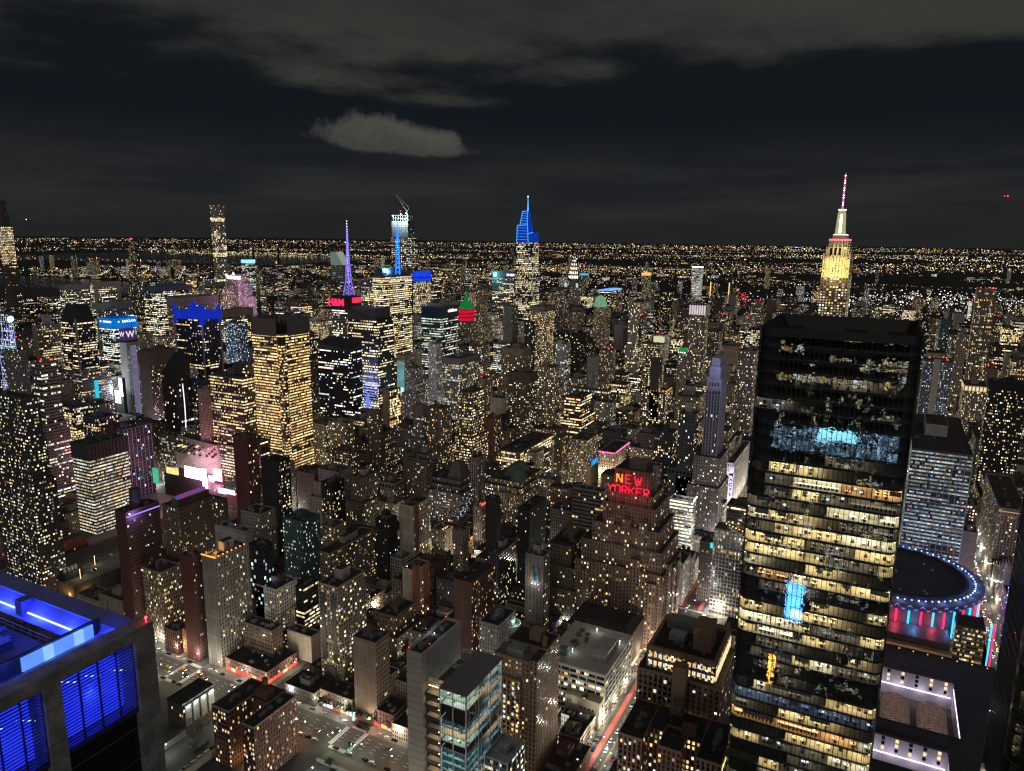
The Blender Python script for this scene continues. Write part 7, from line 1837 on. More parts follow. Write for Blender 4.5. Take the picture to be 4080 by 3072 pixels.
# small dark block with floodlit ribbed wall
t = thing('utility_building', 'low dark block with four floodlit blank wall bays, beside the avenue', 'utility building', (303, 418, 0))
M = MB(); M.fbox(289, 316, 412.5, 428, 0, 17, facbrick((.05, .05, .05), .1)); M.build('wall', [FAC, ROOF], t); parapet(t, 289, 316, 412.5, 428, 17, METAL, .7)
for i in range(4):
    bx('wall_bay', pm('bay_render', (.30, .30, .29), .9), t, 290.5+i*6.4, 295.2+i*6.4, 411.4, 412.5, 0, 15.5); k = MB(); k.ball((292.8+i*6.4, 410.9, 15.3), .4); k.build('floodlight', COLD, t); lampat(t, 292.8+i*6.4, 410.2, 14.6, (.85, 1, .95), 900, .3)
# brown stepped pair
t = thing('brown_loft_tower', 'brown brick office tower with stepped roof and grey shed, beside the concrete slab', 'office building', (366, 190, 0))
M = MB(); fb = facbrick((.25, .155, .10), .32); M.fbox(352, 366, 181.2, 205, 0, 82, fb); M.fbox(350, 361, 186, 204.5, 0, 70, fb); M.build('wall', [FAC, ROOFL], t); parapet(t, 352, 366, 181.2, 205, 82, BRT, 1.2)
M = MB(); M.fbox(352.2, 386, 176, 181, 0, 84.5, dict(fb, lit=.03), 1, False, False); M.fbox(366.2, 386, 181, 203, 0, 84, fb); M.build('rear_wall', [FAC, ROOF], t); parapet(t, 366.2, 386, 176, 203, 84.5, BRT, 1.0)
k = MB(); k.box(355, 364, 187, 198, 82, 87, 0, False); k.build('roof_shed', pm('shed_panel', (.2, .2, .2), .8), t); bx('bulkhead', BRT, t, 374, 382, 184, 192, 84, 90); bx('chimney', BRT, t, 369, 371.5, 178, 180.5, 84.5, 91)
wingrid(t, 'W', 349.95, 186.4, 204.2, 34, 69, 6, 10, 1.5, 1.9, .45); 
for zz in (60, 45, 30): bx('stone_band', pm('band_stone', (.36, .27, .19), .9), t, 349.7, 349.98, 186, 204.5, zz, zz+.5)
# white-banded block and small theatre
t = thing('office_block', 'white-banded office block with ribbon windows and white roof shed, behind the small theatre', 'office block', (457, 182, 0))
M = MB(); fw_ = dict(fac('B', 'black', .42, .1), bay=3, flr=4.1, wx=.96, wy=.9, wc=(.03, .03, .03), corr=.55); M.fbox(428, 486, 159, 205, 0, 37, fw_); M.build('wall', [FAC, ROOF], t)
k = MB()
for i in range(10): zz = i*4.1; k.box(427.3, 486.6, 158.3, 205.6, zz-.75, zz+.75)
for i in range(8): y = 159+i*46/7; k.box(427.4, 428, y-.3, y+.3, 0, 37)
for i in range(9): x = 428+i*58/8; k.box(x-.3, x+.3, 158.4, 159, 0, 37)
k.build('white_bands', pm('white_band_render', (.46, .43, .39), .85, 0, .3, .2), t); parapet(t, 427.6, 486.4, 158.6, 205.4, 37.7, pm('white_band_render', (.46, .43, .39), .85), .6)
k = MB(); a, b, c, d_ = 441, 466, 163, 174; k.box(a, b, c, d_, 38, 44, 0, False); k.prism([(a, c), (b, c), (b, d_), (a, d_)], 44, 45.4, 0, 0, False, [(a+3, c), (b-3, c), (b-3, d_), (a+3, d_)]); k.build('roof_shed', pm('shed_white', (.42, .41, .39), .8), t)
bx('cooling_tower', pm('blue_steel', (.16, .22, .27), .6), t, 437, 442, 192, 198, 38, 43); handlers(t, 445, 480, 180, 203, 37.9, 6)
for (x, y) in ((444, 190), (478, 184), (470, 163)): k = MB(); k.ball((x, y, 41), .4); k.tube((x, y, 37.7), (x, y, 41), .08, n=4); k.build('floodlight', COLD, t); lampat(t, x, y, 41.6, (.85, 1, .85), 450, .3)
t = thing('theatre', 'small pale theatre with blank walls before the white-banded block', 'theatre', (433, 172, 0)); TH = pm('pale_render', (.42, .36, .28), .9, 0, .35, .2)
k = MB(); k.box(422, 426.8, 160, 186, 0, 19, 0, False); k.box(426.8, 427.2, 160, 186, 0, 21, 0, False); k.build('wall', TH, t)
bx('side_bay', TH, t, 421.2, 421.98, 160, 161.2, 0, 19); bx('cornice', TH, t, 421.6, 427.2, 159.6, 186.4, 19, 19.7); bx('roof_hatch', METAL, t, 423.5, 425.5, 170, 174, 19.7, 21)
for i in range(3): k = MB(); k.box(421.85, 421.99, 181+i*1.2, 181.8+i*1.2, 14, 16.5); k.build('vent_slot', METAL, t)
k = MB(); k.box(421.85, 421.99, 180.5, 182.5, 5, 9); k.tube((421.85, 181.5, 9), (421.99, 181.5, 9), 1, n=12); k.build('arched_window', METAL, t)
for i in range(4): bx('fire_door', METAL, t, 421.85, 421.99, 164+i*3, 165.6+i*3, 11.5, 13)
lampat(t, 415, 168, 9, (1, .85, .6), 9000, 1)
t = thing('assembly_hall', 'dark blank hall with a low ridged roof before the red-lettered hotel', 'hall', (512, 190, 0)); DH = pm('hall_brick', (.085, .06, .05), .9, 0, .5, .2)
k = MB(); k.box(493, 531, 163, 215, 0, 31, 0, False); k.build('wall', DH, t)
k = MB(); k.face([(492.5, 162.6, 31.02), (531.5, 162.6, 31.02), (522, 168, 36.5), (498, 168, 36.5)], 1); k.face([(531.5, 215.4, 31.02), (492.5, 215.4, 31.02), (498, 210, 36.5), (522, 210, 36.5)], 1); k.face([(492.5, 215.4, 31.02), (492.5, 162.6, 31.02), (498, 168, 36.5), (498, 210, 36.5)], 1); k.face([(531.5, 162.6, 31.02), (531.5, 215.4, 31.02), (522, 210, 36.5), (522, 168, 36.5)], 1); k.face([(498, 168, 36.5), (522, 168, 36.5), (522, 210, 36.5), (498, 210, 36.5)], 1)
for i in range(5): k.box(497+i*6, 497.5+i*6, 168, 210, 36.45, 36.9, 1)
k.build('ridged_roof', [DH, pm('hall_tar_roof', (.045, .042, .042), .9, 0, .7, .15)], t)
for i in range(4): bx('wall_recess', METAL, t, 492.8, 492.98, 168+i*11, 172+i*11, 16, 24)
bx('entrance_canopy', em('canopy_warm_light', (1, .75, .45), 1.2), t, 500, 526, 161.2, 162.98, 4, 4.6); M = MB(); M.fbox(490, 492.9, 165, 190, 0, 14, facbrick((.2, .17, .13), .3)); M.build('annex', [FAC, ROOF], t)
# brick loft with glowing terrace windows
t = thing('brick_loft', 'broad brown brick loft with rows of yellow windows and lit side terraces', 'loft building', (420, 100, 0)); fb = dict(facbrick((.185, .12, .085), .22), bay=3.4)
M = MB(); M.fbox(391, 442, 76, 126, 0, 74, fb); M.fbox(396, 440, 80, 122, 74, 86, dict(fb, lit=.92, cool=.12)); M.build('wall', [FAC, ROOF], t)
parapet(t, 396, 440, 80, 122, 86, BRT, 2.0, 2.2); parapet(t, 391, 442, 76, 126, 74, BRT, 1)
M = MB(); M.box(408, 424, 86, 97, 86, 101, 0, False); M.box(384.5, 391.2, 95, 103, 0, 86, 0, False); M.box(410, 412.5, 85.8, 86, 93, 98, 1); M.build('lift_tower', [BRT, METAL], t)
bx('roof_block', pm('shed_panel', (.2, .2, .2), .8), t, 426, 436, 100, 118, 86, 92); bx('cooling_tower', STEEL, t, 412, 420, 103, 113, 86, 90); handlers(t, 400, 436, 84, 120, 86, 6)
for i in range(10): lampat(t, 396+i*4.6, 78, 75.6, (1, .78, .3), 60, .3); k = MB(); k.box(396+i*4.6, 398.6+i*4.6, 79.5, 79.9, 76.5, 83); k.build('lit_bay', WPANE[1], t)
for r_ in range(2):
    for i in range(14): win(t, 'W', 395.95, 81+i*40/13.5, 77.5+r_*5.3, 1.9, 2.6, .95, True)
wingrid(t, 'W', 390.95, 104, 125, 36, 72, 7, 9, 1.7, 2.2, .18)
t = thing('brick_apartments', 'red-brown brick block with courts, roof tank frame and corner lamps, at the bottom edge', 'apartment block', (375, 95, 0)); fb = dict(facbrick((.20, .10, .07), .25), bay=2.7)
M = MB(); M.fbox(352, 389, 66, 80, 0, 55, fb); M.fbox(352, 388.8, 110, 124, 0, 55, fb); M.fbox(366, 389, 80.2, 109.8, 0, 55.02, dict(fb, lit=.5)); M.fbox(352, 372, 88, 101, 0, 54.5, fb); M.build('wall', [FAC, ROOF], t)
for q in ((352, 389, 66, 80), (352, 388.8, 110, 124), (352, 372, 88, 101)): parapet(t, *q, 55, pm('brick_coping', (.28, .17, .12), .9), 1.1)
k = MB()
for x in (374, 382):
    for y in (92, 100): k.tube((x, y, 55), (x, y, 68), .25, n=4)
for (p, q) in (((374, 92, 56), (382, 100, 67)), ((374, 100, 56), (382, 92, 67)), ((374, 92, 67.5), (382, 92, 67.5)), ((374, 100, 67.5), (382, 100, 67.5)), ((374, 92, 67.5), (374, 100, 67.5)), ((382, 92, 67.5), (382, 100, 67.5))): k.tube(p, q, .2, n=4)
k.build('tank_frame', METAL, t); water_tank(t, 378, 96, 60, 2.6); bx('bulkhead', BRK, t, 368, 374, 84, 92, 55, 60); handlers(t, 354, 386, 68, 78, 55, 5); handlers(t, 354, 386, 111, 122, 55, 5)
wingrid(t, 'W', 351.95, 66.6, 79.4, 22, 53, 5, 9, 1.2, 1.8, .3); wingrid(t, 'W', 351.95, 110.6, 123.4, 22, 53, 5, 9, 1.2, 1.8, .35)
bx('rope_light', em('yellow_rope_light', (1, .75, .12), 2.5), t, 353, 365, 65.7, 65.9, 52, 52.3)
# --- hotel with the big red rooftop letters
t = thing('setback_hotel', 'massive brown setback hotel carrying a huge red rooftop name sign', 'hotel', (564, 190, 0)); fb = dict(fac('P', 'tan', .26, .08), gain=.8, wc=(.235, .15, .115), bay=2.5, flr=3.3, wx=.40, wy=.5, corr=.0); fd = dict(fb, wc=(.14, .09, .075))
M = MB()
TI = [(535, 592, 150, 226, 0, 66), (538, 592, 153, 222, 66, 84), (541, 590, 157, 214, 84, 100), (545, 587, 162, 206.5, 100, 117), (548, 585, 166, 203, 117, 126), (552, 583, 169, 200, 126, 145)]
for q in TI: M.fbox(*q, fb if q[5] < 120 else dict(fb, lit=.06))
for y in (159, 173, 187.5, 202, 216): M.fbox(532.2, 535.2, y-4.2, y+4.2, 0, 60+((int(y)*7) % 3)*9, fb)
for y in (170, 184, 198): M.fbox(539.5, 541.2, y-3.4, y+3.4, 84, 108, fb)
for x in (548, 562, 577): M.fbox(x-4, x+4, 147.4, 150.2, 0, 58+(x % 3)*8, fb)
M.build('wall', [FAC, ROOF], t)
for q in TI[:-1]: parapet(t, q[0], q[1], q[2], q[3], q[5], pm('hotel_coping', (.2, .135, .11), .9), 1, .4, 'terrace_parapet')
parapet(t, 552, 583, 169, 200, 145, pm('hotel_coping', (.2, .135, .11), .9), 1.2)
k = MB()
for i in range(10): y = 166.5+i*4; k.box(547.4, 547.98, y-.5, y+.5, 104, 128)
for i in range(9): y = 170+i*3.6; k.box(551.4, 551.98, y-.5, y+.5, 126, 146)
k.build('piers', pm('hotel_coping', (.2, .135, .11), .9), t)
bx('bulkhead', pm('hotel_coping', (.2, .135, .11), .9), t, 560, 575, 176, 190, 145, 151); bx('pale_chimney', CONC, t, 566, 570, 168.5, 172, 126, 148)
k = MB()
for y in (170, 178, 186, 194, 201): k.tube((550.3, y, 122), (550.3, y, 146), .2, n=4)
for zz in (124, 133, 143): k.tube((550.3, 168, zz), (550.3, 203, zz), .18, n=4)
k.build('sign_frame', METAL, t)
RL_ = em('red_neon', (1, .012, .05), 1.7, True); RO = em('orange_neon', (1, .24, .03), 1.9, True)
def seg(name, m, y, z, h, w, strokes):
    k = MB()
    for (a, b, c, d_) in strokes: k.tube((549.2, y-a*w, z+b*h), (549.2, y-c*w, z+d_*h), .5, n=6)
    return k.build(name, m, t)
GL = {'N': [(0, 0, 0, 1), (0, 1, 1, 0), (1, 0, 1, 1)], 'E': [(0, 0, 0, 1), (0, 1, 1, 1), (0, .52, .8, .52), (0, 0, 1, 0)], 'W': [(0, 1, .25, 0), (.25, 0, .5, .75), (.5, .75, .75, 0), (.75, 0, 1, 1)], 'Y': [(0, 1, .5, .5), (1, 1, .5, .5), (.5, .5, .5, 0)],
      'O': [(0, .15, 0, .85), (0, .85, .2, 1), (.2, 1, .8, 1), (.8, 1, 1, .85), (1, .85, 1, .15), (1, .15, .8, 0), (.8, 0, .2, 0), (.2, 0, 0, .15)], 'R': [(0, 0, 0, 1), (0, 1, .8, 1), (.8, 1, 1, .8), (1, .8, .8, .52), (.8, .52, 0, .52), (.45, .52, 1, 0)], 'K': [(0, 0, 0, 1), (0, .45, 1, 1), (.35, .62, 1, 0)]}
for i, ch in enumerate('NEW'): seg('sign_letter', RO if i == 0 else RL_, 197-i*7.6, 135.2, 7.2, 4.6+(ch == 'W')*1.4, GL[ch])
for i, ch in enumerate('YORKER'): seg('sign_letter', RL_, 204.5-i*6.2, 125.3, 7.2, 4.4, GL[ch])
for i in range(4): lampat(t, 541, 201-i*9, 132, (1, .05, .08), 1500, 1)
k = MB(); k.box(533.5, 592.6, 149.3, 149.96, 0, 14); k.build('lit_base', em('base_floodlit', (.6, .42, .55), .05), t) if 0 else None
for i in range(6): lampat(t, 540+i*10, 143, 6, (.85, .8, 1), 5000, .5)
# --- round arena
t = thing('arena', 'round sports arena with blue-lit rim and red and cyan light strips', 'arena', (697, -20, 0)); ax, ay, R = 697, -20, 64
k = MB(); k.lathe(ax, ay, [(R, 8), (R, 40), (R+3.2, 40), (R+3.2, 43.2), (R-11, 43.2)], 72); k.build('drum_wall', pm('drum_concrete', (.10, .075, .075), .85, 0, .3, .2), t)
k = MB(); k.lathe(ax, ay, [(R-9, 43.4), (R-9, 45.2), (R-11.5, 45.2), (R-11.5, 43.6), (0, 40.5)], 72); k.build('roof', pm('arena_roof', (.028, .028, .034), .8, 0, .4, .05), t)
bl = em('rim_lamp_blue', (.12, .28, 1), 6); bw_ = em('rim_lamp_white', (.85, .88, 1), 5); k = MB(); k2 = MB()
for i in range(72):
    a = 2*PI*i/72; (k if i % 3 else k2).ball((ax+(R-4)*math.cos(a), ay+(R-4)*math.sin(a), 44.6), .75)
k.build('rim_lamps', bl, t); k2.build('rim_lamps_white', bw_, t)
k = MB()
for i in range(90):
    a, b = 2*PI*i/90, 2*PI*(i+1)/90; r0, z0, r1, z1 = (R+3.4, 43, R+2.2, 38.6) if i % 2 else (R+2.2, 38.6, R+3.4, 43)
    k.tube((ax+r0*math.cos(a), ay+r0*math.sin(a), z0), (ax+r1*math.cos(b), ay+r1*math.sin(b), z1), .35, n=4)
k.build('rim_truss', em('rim_truss_lit', (.12, .25, 1), 1.3), t)
RS = em('red_strip', (1, .02, .10), 2.4, True); CSs = em('cyan_strip', (.02, .50, 1), 2.4, True)
for i in range(44):
    a = 2*PI*i/44
    if not (PI*.75 < a < PI*1.75): continue
    cx, cy_ = ax+(R+.6)*math.cos(a), ay+(R+.6)*math.sin(a); k = MB(); k.tube((cx, cy_, 14), (cx, cy_, 37), .8, n=6); k.build('light_strip', (RS, CSs)[i % 2], t)
for i in range(16):
    a = PI*.75+i*PI/16; lampat(t, ax+(R+6)*math.cos(a), ay+(R+6)*math.sin(a), 30, ((1, .08, .15), (.1, .4, 1))[i % 2], 5000, .6); lampat(t, ax+(R-3)*math.cos(a*1.35), ay+(R-3)*math.sin(a*1.35), 46.5, (.2, .35, 1), 2200, .4)
for i in range(22):
    a, q = random.random()*6.28, random.random()**.5*44; k = MB(); k.box(ax+q*math.cos(a)-.9, ax+q*math.cos(a)+.9, ay+q*math.sin(a)-.9, ay+q*math.sin(a)+.9, 41, 43.4); k.build('roof_vent', STEEL, t)
TERR = pm('arena_tan_wall', (.33, .21, .15), .85); k = MB(); k.box(606, 634, -60, 22, 0, 20, 0, False); k.box(611, 636, -58, 24, 20, 26, 1, False); k.build('front_block', [TERR, pm('arena_dark_wall', (.06, .05, .05), .6)], t)
for i in range(12): y = -62+i*7; bx('wall_panel_joint', METAL, t, 605.9, 606.02, y, y+.15, 0, 20)
bx('screen', em('screen_dim', (.18, .2, .28), .5, False, .9, .5), t, 605.5, 605.9, -8, 12, 12, 19); sign('sign_lettering', 'THE THEATER', em('sign_white', (.85, .8, 1), .9), t, (605.4, 2, 9), 2.2, 'W')
M = MB(); M.fbox(632, 655, -83, -62.5, 0, 34, dict(fac('B', 'brown', .7, .05), corr=.2, gain=.4)); M.build('corner_tower', [FAC, ROOF], t)
for i in range(8): lampat(t, 598, -58+i*10, 9, (1, .7, .5), 1500, .5)
for i in range(2): k = MB(); k.tube((634, -86.5-i*2, 0), (634, -86.5-i*2, 40), .6, n=6); k.build('light_column', (CSs, RS)[i], t)
# --- train hall with lit courts
t = thing('train_hall', 'broad dark-roofed hall with floodlit inner courts and arched skylights', 'station hall', (470, -18, 0)); HS = pm('hall_stone', (.44, .40, .40), .85, 0, .25, .2); HR = pm('hall_roof', (.05, .05, .062), .85, 0, .4, .06)
k = MB(); x0, x1, y0, y1, cz = 352, 590, -96, 62, 25
CT = [(486, 556, -58, 46), (440, 470, -50, 40)]
for (a, b, c, d_) in ((x0, 440, y0, y1), (470, 486, y0, y1), (556, x1, y0, y1), (440, 470, y0, -50), (440, 470, 40, y1), (486, 556, y0, -58), (486, 556, 46, y1)): k.box(a, b, c, d_, 0, cz, 0, False); k.face([(a, c, cz+.02), (b, c, cz+.02), (b, d_, cz+.02), (a, d_, cz+.02)], 1)
k.build('hall_wall', [HS, HR], t)
for q in CT: parapet(t, *q, cz, HR, .9, 1.0, 'court_parapet')
parapet(t, x0, x1, y0, y1, cz, HR, 1.2, .8); bx('roof_block', pm('hall_block', (.11, .11, .13), .8), t, 395, 432, -86, -62, cz, 33); bx('roof_block', HR, t, 474, 482, -50, 30, cz+.03, 28)
LV = em('court_lavender_strip', (.80, .72, 1), 2.6, True)
for (a, b, c, d_) in CT:
    bx('cornice_light', LV, t, b-.5, b-.1, c+1, d_-1, 12.2, 12.9); bx('cornice_light', LV, t, a+1, b-1, c+.1, c+.5, 20, 20.7) if a > 480 else None
    for i in range(7): lampat(t, b-5, c+6+i*(d_-c-10)/6.5, 13.5, (.80, .72, 1), 1500, .6)
    for i in range(11):
        y = c+4+i*(d_-c-8)/10.5
        for zz in (14.6, 18, 21.4): bx('court_window', WPANE[1] if random.random() < .6 else GLASSK, t, b-.12, b-.02, y, y+1.9, zz, zz+2.4)
for i in range(4):
    yc = -45+i*23; m = 11; k = MB(); N_ = 10
    for j in range(N_):
        a0, a1 = PI*j/N_, PI*(j+1)/N_; k.face([(500, yc+9.6*math.cos(a0), 4+8*math.sin(a0)), (545, yc+9.6*math.cos(a0), 4+8*math.sin(a0)), (545, yc+9.6*math.cos(a1), 4+8*math.sin(a1)), (500, yc+9.6*math.cos(a1), 4+8*math.sin(a1))])
    k.face([(500, yc+9.6*math.cos(PI*j/N_), 4+8*math.sin(PI*j/N_)) for j in range(N_+1)]); k.build('arched_skylight', em('skylight_glow', (.42, .26, .20), .30, False, .98, .35), t)
    k = MB()
    for x in range(500, 546, 3):
        for j in range(N_): a0, a1 = PI*j/N_, PI*(j+1)/N_; k.tube((x, yc+9.75*math.cos(a0), 4+8.15*math.sin(a0)), (x, yc+9.75*math.cos(a1), 4+8.15*math.sin(a1)), .16, n=4)
    for j in range(1, N_): a0 = PI*j/N_; k.tube((500, yc+9.75*math.cos(a0), 4+8.15*math.sin(a0)), (545, yc+9.75*math.cos(a0), 4+8.15*math.sin(a0)), .13, n=4)
    k.build('skylight_ribs', METAL, t)
M = MB(); M.face([(486, -58, 3.9), (556, -58, 3.9), (556, 46, 3.9), (486, 46, 3.9)]); M.build('court_floor', pm('court_floor_dark', (.10, .09, .09), .9), t)
for i in range(16): k = MB(); k.ball((586, -90+i*9.6, 26.6), .5); k.build('roof_lamp', em('amber_small', (1, .5, .15), 2), t)
# --- bus terminal with roof parking
t = thing('bus_terminal', 'long low bus terminal with a parking deck and orange ramp', 'bus terminal', (480, 690, 0)); TD = pm('terminal_deck', (.085, .085, .08), .9, 0, .5, .1)
k = MB(); k.box(352, 590, 628, 702, 0, 24, 0, False); k.box(352, 590, 628, 629, 24, 25.2); k.box(352, 353, 629, 702, 24, 25.2); k.build('deck_wall', [TD], t)
k = MB()
for i in range(60): k.box(356+i*3.9, 356.15+i*3.9, 640, 645, 24.004, 24.03) if i % 1 == 0 else None; k.box(356+i*3.9, 356.15+i*3.9, 660, 665, 24.004, 24.03)
k.build('bay_lines', WHT, t)
for (x, y) in ((366, 640), (390, 655), (420, 650), (455, 660), (500, 650), (545, 660), (575, 645), (530, 675)): k = MB(); k.tube((x, y, 24), (x, y, 33), .12, n=4); k.ball((x, y, 33), .45); k.build('deck_lamp', WARM, t); lampat(t, x, y, 32, (1, .9, .6), 2600, .4)
k = MB()
for i in range(14):
    a, b = PI*(.5+i/14), PI*(.5+(i+1)/14); k.face([(356+16*math.cos(a), 640+16*math.sin(a), 14), (356+16*math.cos(b), 640+16*math.sin(b), 14), (356+9*math.cos(b), 640+9*math.sin(b), 14), (356+9*math.cos(a), 640+9*math.sin(a), 14)][::-1])
k.build('ramp', CONC, t)
for i in range(4): lampat(t, 345+i*6, 640-i*5, 16, (1, .5, .12), 2500, .4)
bx('plant_house', METAL, t, 356, 372, 646, 656, 24, 30); 
for i in range(4): k = MB(); k.lathe(359+i*3.4, 651, [(1.4, 30), (1.4, 33.5), (1.1, 34.4), (0, 34.4)], 10); k.build('cooling_drum', STEEL, t)
# church below the dark apartment tower
t = thing('church', 'small red stone church with a domed bell tower beside the cream-banded tower', 'church', (410, 735, 0)); RC = pm('church_red', (.30, .10, .085), .9)
k = MB(); k.box(395, 430, 727, 742, 0, 16, 0, False); k.face([(395, 727, 16), (430, 727, 16), (430, 734.5, 24), (395, 734.5, 24)]); k.face([(430, 742, 16), (395, 742, 16), (395, 734.5, 24), (430, 734.5, 24)]); k.face([(395, 742, 16), (395, 727, 16), (395, 734.5, 24)]); k.build('nave', RC, t)
k = MB(); k.box(389, 395, 744, 750, 0, 30, 0, False); k.lathe(392, 747, [(3, 30), (3, 35), (2.2, 37.5), (.6, 40), (.2, 43), (0, 43)], 10); k.build('bell_tower', pm('pale_stone', (.36, .31, .29), .9), t); lampat(t, 384, 736, 8, (1, .5, .4), 3000, .5)
# faceted block with bright screens
t = thing('faceted_building', 'faceted pale block with diamond windows above dazzling pink-white screens', 'hotel', (645, 785, 0)); FP = pm('faceted_panel', (.34, .28, .28), .8, 0, .2, .1)
k = MB(); A = [(620, 830), (614, 796), (622, 745), (655, 745), (660, 830)]; B = [(626, 828), (622, 800), (617, 747), (655, 747), (660, 828)]; A0 = [(621, 826), (622, 798), (620, 748), (655, 748), (658, 826)]
k.prism(A[::1], 52, 72, 0, 1, False, B); k.prism(A0, 30, 52, 0, None, False, A); k.prism(A0, 0, 30, 2); k.build('faceted_wall', [FP, ROOF, pm('dark_base', (.05, .045, .05), .8)], t)
for i in range(16):
    for j in range(4):
        if (i+j) % 2 == 0: continue
        y = 750+i*4.9; bx('diamond_window', WPANE[1] if random.random() < .35 else GLASSK, t, 613.6 if 770 < y < 818 else 616.2, 622, y, y+1.6, 54+j*3.6, 56+j*3.6)
WS = em('screen_white_pink', (1, .80, .92), 9, True, .35, .12); RSs = em('screen_red_white', (1, .22, .30), 8, True, .5, .1)
def screen(m, x, y0, y1, z0, z1, x2=None): bx('lit_screen', m, t, x, x+1, y0, y1, z0, z1)
screen(WS, 598, 747, 785, 30, 44); screen(WS, 597, 745, 752, 18, 46); screen(RSs, 597.6, 719, 733, 34, 49); screen(em('screen_amber', (1, .55, .2), 1.6, False, .6, .2), 599, 799, 821, 29, 37); screen(em('screen_pink', (1, .45, .6), 2.2, True, .5, .2), 600, 735, 745, 24, 38); screen(em('screen_blue_text', (.6, .65, 1), 2.5, False, .5, .3), 599, 700, 728, 18, 25)
bx('screen_backing', METAL, t, 599.2, 613, 718, 826, 0, 29.5)
k = MB()
for y in (720, 735, 750, 770, 785): k.tube((600, y, 0), (600, y, 48), .3, n=4)
k.build('screen_posts', METAL, t)
for (y, z, c, p) in ((766, 37, (1, .6, .8), 32000), (748, 30, (1, .55, .78), 30000), (726, 41, (1, .12, .28), 130000), (740, 20, (1, .35, .6), 35000)): lampat(t, 588, y, z, c, p, 3)
bx('green_banner', em('green_banner_light', (.05, .6, .35), .9), t, 590, 590.6, 826, 836, 16, 36)
# Times Square screens
for i, (lab, y0, y1, z0, z1) in enumerate((('dazzling tall white screen left of its twin, below the cyan crown', 1157, 1163, 64, 90), ('dazzling tall white screen right of its twin, below the cyan crown', 1128, 1135, 66, 97))):
    t = thing('advertising_screen', lab, 'screen', (760, (y0+y1)/2, 0)); bx('lit_screen', em('screen_pure_white', (.92, .97, 1), 5, True), t, 760, 761, y0, y1, z0, z1); bx('support_tower', METAL, t, 761, 767, y0, y1, 0, z1); lampat(t, 752, (y0+y1)/2, 80, (.8, .95, 1), 220000, 3)
t = thing('advertising_screen', 'smaller pink-white screen between the two tall white screens', 'screen', (764, 1146, 0)); bx('lit_screen', em('screen_pink_dots', (1, .75, .8), 3, False, .7, .3), t, 764, 765, 1138, 1154, 52, 74); bx('support_tower', METAL, t, 765, 769, 1138, 1154, 0, 74)
bx('teal_screen', em('screen_teal', (.02, .55, .75), 1.1, False, .5, .2), HER['slantcrown'], 716, 722, 1131.0, 1131.8, 62, 100)
for (x, y, z, c, p) in ((700, 1120, 40, (.75, .85, 1), 150000), (735, 1220, 40, (.8, .75, 1), 150000), (720, 1000, 30, (.7, .6, 1), 90000), (870, 880, 40, (.9, .6, 1), 80000), (790, 760, 30, (.7, .5, 1), 80000), (880, 640, 20, (1, .5, .6), 60000)): lampat(HER['wtower'], x, y, z, c, p, 3)
# --- floodlit spire tower
t = thing('spire_skyscraper', 'floodlit cream art deco skyscraper with a glowing white spire above the black glass tower', 'skyscraper', (1385, 95, 0)); LM = dict(fac('P', 'tan', .9, .12), bay=4.6, flr=4.4, wx=.52, wy=.5, corr=0, wc=(.16, .12, .085))
M = MB(); M.fbox(1332, 1438, 74, 116, 0, 274, LM); M.build('wall', [FAC, ROOF], t)
CRm = em('floodlit_limestone', (.80, .64, .24), .0); 
LS = pm('limestone', (.50, .42, .28), .85, 0, .2, .2)
M = MB(); LM2 = dict(LM, lit=.3, wc=(.50, .42, .28), wx=.34); M.fbox(1332, 1436, 74.6, 115.4, 274, 308, LM2); M.fbox(1335, 1430, 77, 112.5, 308, 324, LM2); M.fbox(1338, 1425, 80, 109, 324, 334, LM2); M.build('crown_wall', [FAC, ROOF], t)
k = MB()
for i in range(8): y = 75.2+i*39.6/7; k.box(1331, 1331.98, y-.9, y+.9, 274, 310+(4 if i in (0, 7) else 0))
for i in range(3): y = 88+i*6.6; k.box(1334, 1334.98, y-.9, y+.9, 308, 330)
k.build('crown_piers', LS, t)
for i in range(4): y = 79+i*10.6; lampat(t, 1321, y, 277, (1, .78, .30), 9000, 1); lampat(t, 1322, y, 298, (1, .82, .36), 5500, 1)
lampat(t, 1322, 95, 318, (1, .85, .4), 9000, 1); lampat(t, 1322, 84, 322, (1, .85, .4), 5000, 1)
k = MB()
for i in range(3): y = 88+i*6.6; k.box(1334.6, 1334.98, y+1.4, y+5.2, 311, 322)
k.build('dark_arches', GLASSK, t)
bx('red_lit_band', em('red_band_light', (1, .22, .28), 1.3, False, .6, .5), t, 1337.4, 1425, 79.4, 109.6, 334.2, 337); bx('white_lit_band', em('white_band_light', (1, .95, .85), 2.4), t, 1342, 1400, 84, 104, 343.2, 344.4); bx('mast_base', LS, t, 1341, 1402, 83.4, 104.6, 337, 343.2)
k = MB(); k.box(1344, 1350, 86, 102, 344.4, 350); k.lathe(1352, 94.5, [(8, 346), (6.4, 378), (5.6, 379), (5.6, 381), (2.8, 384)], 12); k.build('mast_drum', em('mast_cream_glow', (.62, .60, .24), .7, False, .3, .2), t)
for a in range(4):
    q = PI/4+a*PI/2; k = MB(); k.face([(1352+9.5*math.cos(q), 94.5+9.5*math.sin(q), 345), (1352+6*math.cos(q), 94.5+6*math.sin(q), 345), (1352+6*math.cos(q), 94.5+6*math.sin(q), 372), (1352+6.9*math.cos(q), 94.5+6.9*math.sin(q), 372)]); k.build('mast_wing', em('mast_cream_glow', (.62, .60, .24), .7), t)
bx('mast_white_strip', em('mast_white', (1, .97, .9), 3.2), t, 1343.4, 1344.4, 92.6, 96.4, 346, 377); bx('mast_ring', em('mast_white', (1, .97, .9), 3.2), t, 1346, 1358, 88.6, 100.4, 383.6, 385)
